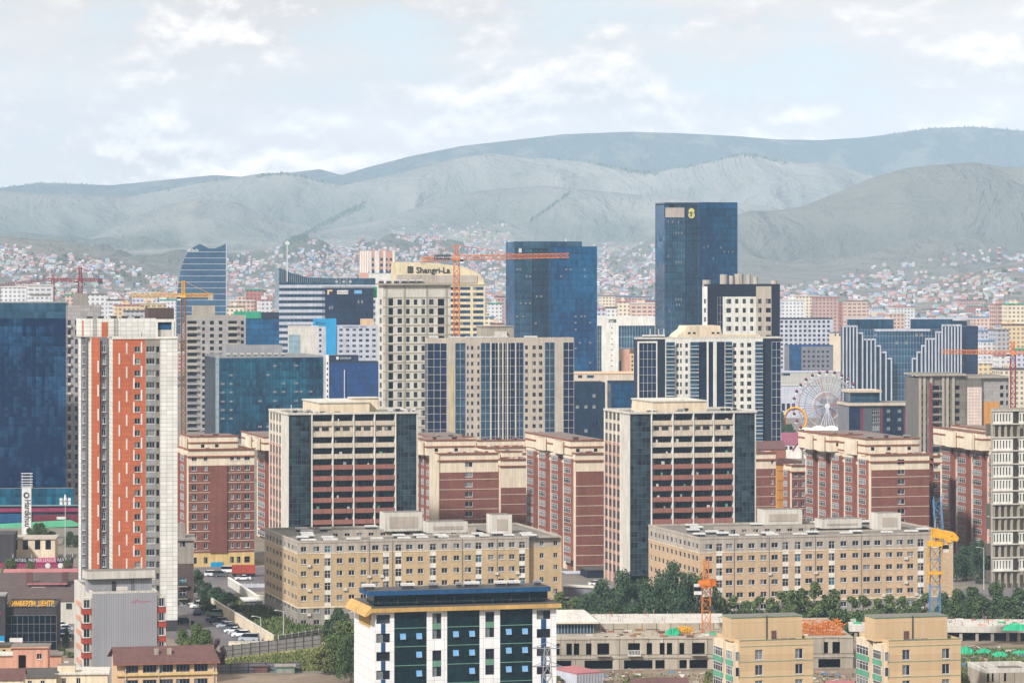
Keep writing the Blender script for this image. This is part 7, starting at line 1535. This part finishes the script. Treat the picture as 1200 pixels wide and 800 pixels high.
def far_block(px, Y, ytop, wpx, col, k=0, dep=14, rot=12, roofm='roofgrey', label=None):
    x = (px-600)*Y/F; z = float(terr(np.array([x]), np.array([Y]))[0])-.5 if Y > 2600 else 0; h = CH-(ytop-300)*Y/F-z
    if h < 3: return
    w = wpx*Y/F; lb = label or f'{"tall " if h > 30 else "low " if h < 14 else ""}{dict(pinkbrown="pink brown").get(col, col)} block with {roof_names[roofm]} roof {landmark(px)}'
    e = empty('city_block', lb, 'building', (x, Y, z), R(rot), 'far city blocks '+landmark(px))
    b = MB(); b.box(-w/2, w/2, 0, dep, 0, h, FM[col, k], skip='tb'); b.build('wall', e); b = MB(); b.box(-w/2-.4, w/2+.4, -.4, dep+.4, h+.01, h+.8, roofm)
    if h > 20 and random.random() < .6: b.box(-w*.2, w*.1, 3, dep-3, h+.8, h+3.5, FM[col, k])
    b.build('roof', e)
roof_names = dict(roofgrey='grey', maroonroof='brown red', pinkroof='pink', offwhite='pale', roofdark='dark', greenroof='green', craneblue='blue')
for a in [(16, 2500, 337, 30, 'white', 0), (48, 2450, 335, 28, 'white', 1), (8, 2900, 341, 26, 'grey', 0), (88, 2700, 346, 22, 'peach', 0), (113, 2300, 345, 24, 'white', 0), (104, 2600, 352, 20, 'cream', 0), (134, 2600, 352, 22, 'white', 1), (150, 2450, 358, 28, 'yellow', 0), (170, 2700, 348, 30, 'lilac', 0), (178, 2500, 356, 34, 'yellow', 1), (192, 2900, 352, 28, 'white', 0), (165, 2350, 365, 40, 'grey', 0),
    (285, 2600, 353, 26, 'peach', 0), (305, 3000, 346, 24, 'pinkbrown', 0), (312, 2500, 352, 14, 'white', 0), (276, 2400, 360, 20, 'cream', 0), (298, 2800, 340, 20, 'brick', 0),
    (581, 2700, 356, 15, 'white', 0), (588, 2900, 348, 8, 'pinkbrown', 0), (574, 2500, 372, 12, 'cream', 1), (583, 2400, 380, 16, 'peach', 0),
    (706, 2600, 362, 10, 'lilac', 0), (717, 2550, 361, 12, 'white', 0), (731, 2600, 354, 13, 'cream', 0), (753, 2650, 356, 32, 'peach', 1), (745, 3100, 348, 40, 'pinkbrown', 0), (722, 3300, 347, 36, 'cream', 0), (764, 2900, 352, 30, 'brick', 0),
    (969, 2900, 349, 28, 'pinkbrown', 0), (988, 3000, 354, 16, 'brick', 0), (1005, 2950, 353, 26, 'peach', 1), (930, 2900, 352, 26, 'white', 0), (945, 3200, 347, 30, 'cream', 0), (1052, 2700, 368, 18, 'peach', 0), (1060, 3100, 360, 26, 'white', 0),
    (1175, 2300, 387, 16, 'grey', 0), (1187, 2350, 381, 30, 'yellow', 0), (1192, 2500, 357, 24, 'cream', 0), (1176, 2600, 357, 18, 'pinkbrown', 1), (1158, 2300, 400, 18, 'white', 0), (1155, 2500, 388, 16, 'lilac', 0), (1150, 2800, 372, 20, 'peach', 0), (1165, 2150, 426, 40, 'yellow', 0), (1190, 2000, 433, 36, 'cream', 0), (1180, 2100, 417, 18, 'white', 0), (1205, 2050, 410, 30, 'lilac', 0)]:
    far_block(*a, roofm=random.choice(list(roof_names)), rot=random.choice([2, 8, 14]))
far_block(48, 2380, 346, 22, 'white', 0, label='white far block with a blue lower front behind the mirrored block')
b = MB(); 
Z = np.random.default_rng(5)
for i in range(150):
    px = Z.uniform(-20, 1220); Y = Z.uniform(2350, 4600); x = (px-600)*Y/F; z = float(terr(np.array([x]), np.array([Y]))[0]); hh = Z.choice([6, 8, 10, 12, 15, 18, 24]) if Y < 3600 else Z.choice([4, 6, 8, 12])
    far_block(px, Y, 300+(CH-z-hh)*F/Y, Z.uniform(10, 34), Z.choice(['peach', 'white', 'pinkbrown', 'grey', 'cream', 'brick', 'lilac']), int(Z.integers(0, 2)), roofm=str(Z.choice(list(roof_names))), rot=float(Z.uniform(0, 20)), dep=float(Z.uniform(9, 18)))
# hillside houses: ray-march the terrain under photo positions
up = {'A': [(-30, 284), (0, 284), (60, 296), (130, 304), (190, 318), (215, 330)], 'B': [(262, 308), (300, 292), (330, 286), (400, 279), (470, 269), (540, 262), (600, 266)], 'C': [(690, 288), (740, 284), (775, 290)], 'D': [(855, 338), (910, 338), (950, 334), (1000, 317), (1060, 309), (1110, 302), (1160, 292), (1230, 288)]}
lowl = {'A': 352, 'B': 352, 'C': 356, 'D': 385}; num = {'A': 800, 'B': 1400, 'C': 420, 'D': 1150}
pxs, pys = [], []
for r, pts in up.items():
    pts = np.array(pts, float); k = 0
    while k < num[r]:
        px = Z.uniform(pts[0, 0], pts[-1, 0]); t = Z.uniform(0, 1); top = np.interp(px, pts[:, 0], pts[:, 1]); py = top+(lowl[r]-top)*t
        if t < .12 and Z.random() < .65: continue
        if r == 'D' and 1060 < px and 304+.0*px < py-(1200-px)*.10 < 316 and Z.random() < .9: continue
        if fbm(np.array([px/24]), np.array([py/9]), 8, 3)[0] < .37 and Z.random() < .85: continue
        pxs.append(px); pys.append(py); k += 1
pxs, pys = np.array(pxs), np.array(pys); yg = np.linspace(2800, 9500, 340)
G = CH-(pys[:, None]-300)*yg[None]/F; T = terr((pxs[:, None]-600)*yg[None]/F, np.broadcast_to(yg[None], G.shape)); hit = T >= G; ok = hit.any(1); Yh = yg[hit.argmax(1)]
HM = {}
WALLS = dict(white=(172, 170, 170), cream=(170, 156, 140), pinkish=(160, 134, 128), grey=(156, 152, 152), brown=(136, 104, 92), blue=(110, 140, 170)); ROOFS = dict(red=(158, 98, 90), pink=(164, 132, 130), green=(118, 150, 138), blue=(110, 136, 160), grey=(164, 162, 164), brown=(130, 92, 86), white=(186, 184, 184))
for n_, c_ in WALLS.items(): wallmat('hw_'+n_, c_, .1)
for n_, c_ in ROOFS.items(): wallmat('hr_'+n_, c_, .1)
def hgeo(b, x, y, z, w, d, h, wm, rm, a, fence=True):
    M_ = Matrix.Rotation(a, 3, 'Z'); P_ = lambda p: tuple(M_ @ Vector(p)+Vector((x, y, z)))
    v = [(-w, -d, -2), (w, -d, -2), (w, d, -2), (-w, d, -2), (-w, -d, h), (w, -d, h), (w, d, h), (-w, d, h), (-w, 0, h+d*.75), (w, 0, h+d*.75)]
    for q, m_ in (((0, 1, 5, 4), wm), ((1, 2, 6, 9, 5), wm), ((2, 3, 7, 6), wm), ((3, 0, 4, 8, 7), wm), ((4, 5, 9, 8), rm), ((6, 7, 8, 9), rm)): b.poly([P_(v[i]) for i in q], m_)
order = np.argsort(Yh); rest = MB(); cnt = 0
for i in order:
    if not ok[i]: continue
    Y = Yh[i]; x = (pxs[i]-600)*Y/F; z = float(terr(np.array([x]), np.array([Y]))[0]); wn_ = str(Z.choice(list(WALLS), p=[.32, .2, .18, .12, .1, .08])); rn_ = str(Z.choice(list(ROOFS), p=[.22, .18, .12, .13, .15, .08, .12]))
    w, d, h = Z.uniform(2.0, 4.2), Z.uniform(1.8, 2.9), Z.uniform(1.9, 3.7); a = Z.uniform(-.5, .5)
    if cnt < 300:
        key = (wn_, rn_, int(Z.integers(0, 2)))
        if key not in HM: bb = MB(); hgeo(bb, 0, 0, 0, 3.0+key[2], 2.3, 2.4+1.3*key[2], 'hw_'+wn_, 'hr_'+rn_, 0); HM[key] = bb.mesh('hillside_house')
        lb = f'{"taller " if key[2] else ""}{wn_} walled hillside house with {rn_} roof {landmark(pxs[i])}'
        o = place('hillside_house', HM[key], None, (x, Y, z), a); tag(o, lb, 'house', f'{wn_} hillside houses with {rn_} roofs {landmark(pxs[i])}'); cnt += 1
    else: hgeo(rest, x, Y, z, w, d, h, 'hw_'+wn_, 'hr_'+rn_, a)
tag(rest.build('hillside_houses'), kind='stuff')
# larch woods peeping over the ridge crests
b = MB()
for (x0, x1, Yk, n_, s_) in ((628, 775, 10350, 420, 9), (775, 935, 10400, 380, 9), (345, 425, 10350, 160, 11), (170, 260, 10350, 120, 10), (1040, 1215, 13520, 420, 8), (-20, 110, 13520, 240, 8), (330, 480, 9400, 120, 9)):
    for i in range(n_):
        px = Z.uniform(x0, x1); Y = Yk+Z.normal()*70; x = (px-600)*Y/F; z = float(terr(np.array([x]), np.array([Y]))[0])-1; h = s_*Z.uniform(.6, 1.3); b.tube((x, Y, z), (x, Y, z+h), h*.26, 'leafblue', 5, .2)
def sight(px, py):      # ground point on the sight line through a photo position
    ys = np.linspace(5000, 13400, 1400); zr = CH-(py-300)*ys/F; h = terr((px-600)*ys/F, ys) >= zr; return ys[h.argmax()] if h.any() else None
for pts, n_, sp in (([(332, 284), (352, 276), (378, 262), (405, 248), (428, 238)], 480, 3.5), ([(622, 258), (640, 246), (655, 234), (668, 225)], 90, 1.5), ([(636, 181), (665, 181), (700, 191), (738, 200), (772, 203)], 330, 1.6), ([(800, 196), (830, 188), (862, 181), (890, 182), (925, 191)], 260, 1.6), ([(300, 207), (330, 203), (356, 206), (380, 213)], 130, 1.3)):
    pts = np.array(pts, float)
    for i in range(n_):
        px = Z.uniform(pts[0, 0], pts[-1, 0]); Y = sight(px, np.interp(px, pts[:, 0], pts[:, 1])+abs(Z.normal())*sp)
        if Y is None: continue
        x = (px-600)*Y/F; z = float(terr(np.array([x]), np.array([Y]))[0])-1; h = 7*Z.uniform(.5, 1.3); b.tube((x, Y, z), (x, Y, z+h), h*.36, 'leafblue', 5, .4)
tag(b.build('larch_woods'), kind='stuff')
# scattered scrub and yard trees between the houses
b = MB()
for i in range(1500):
    j = int(Z.integers(0, len(pxs)))
    if not ok[j]: continue
    Y = Yh[j]+Z.uniform(-60, 60); x = (pxs[j]-600)*Y/F+Z.uniform(-60, 60); z = float(terr(np.array([x]), np.array([Y]))[0]); s = Z.uniform(1.2, 3.4)
    for k in range(5):
        c = Vector((x+Z.uniform(-s, s), Y+Z.uniform(-s, s), z+Z.uniform(.2, s))); u = Vector((Z.normal(), Z.normal(), Z.normal())).normalized()*s*.8; v = u.orthogonal().normalized()*s*.7; b.poly([c-u, c-v, c+u, c+v], 'leafdark')
for i in range(500):
    px = Z.uniform(-20, 1220); Y = Z.uniform(2000, 3900); x = (px-600)*Y/F; z = float(terr(np.array([x]), np.array([Y]))[0]) if Y > 2600 else 0; s = Z.uniform(2, 4.5)
    for k in range(9):
        c = Vector((x+Z.uniform(-s, s), Y+Z.uniform(-s, s), z+Z.uniform(.5, s*2))); u = Vector((Z.normal(), Z.normal(), Z.normal())).normalized()*s*.6; v = u.orthogonal().normalized()*s*.6; b.poly([c-u, c-v, c+u, c+v], 'leafdark')
tag(b.build('scrub'), kind='stuff')
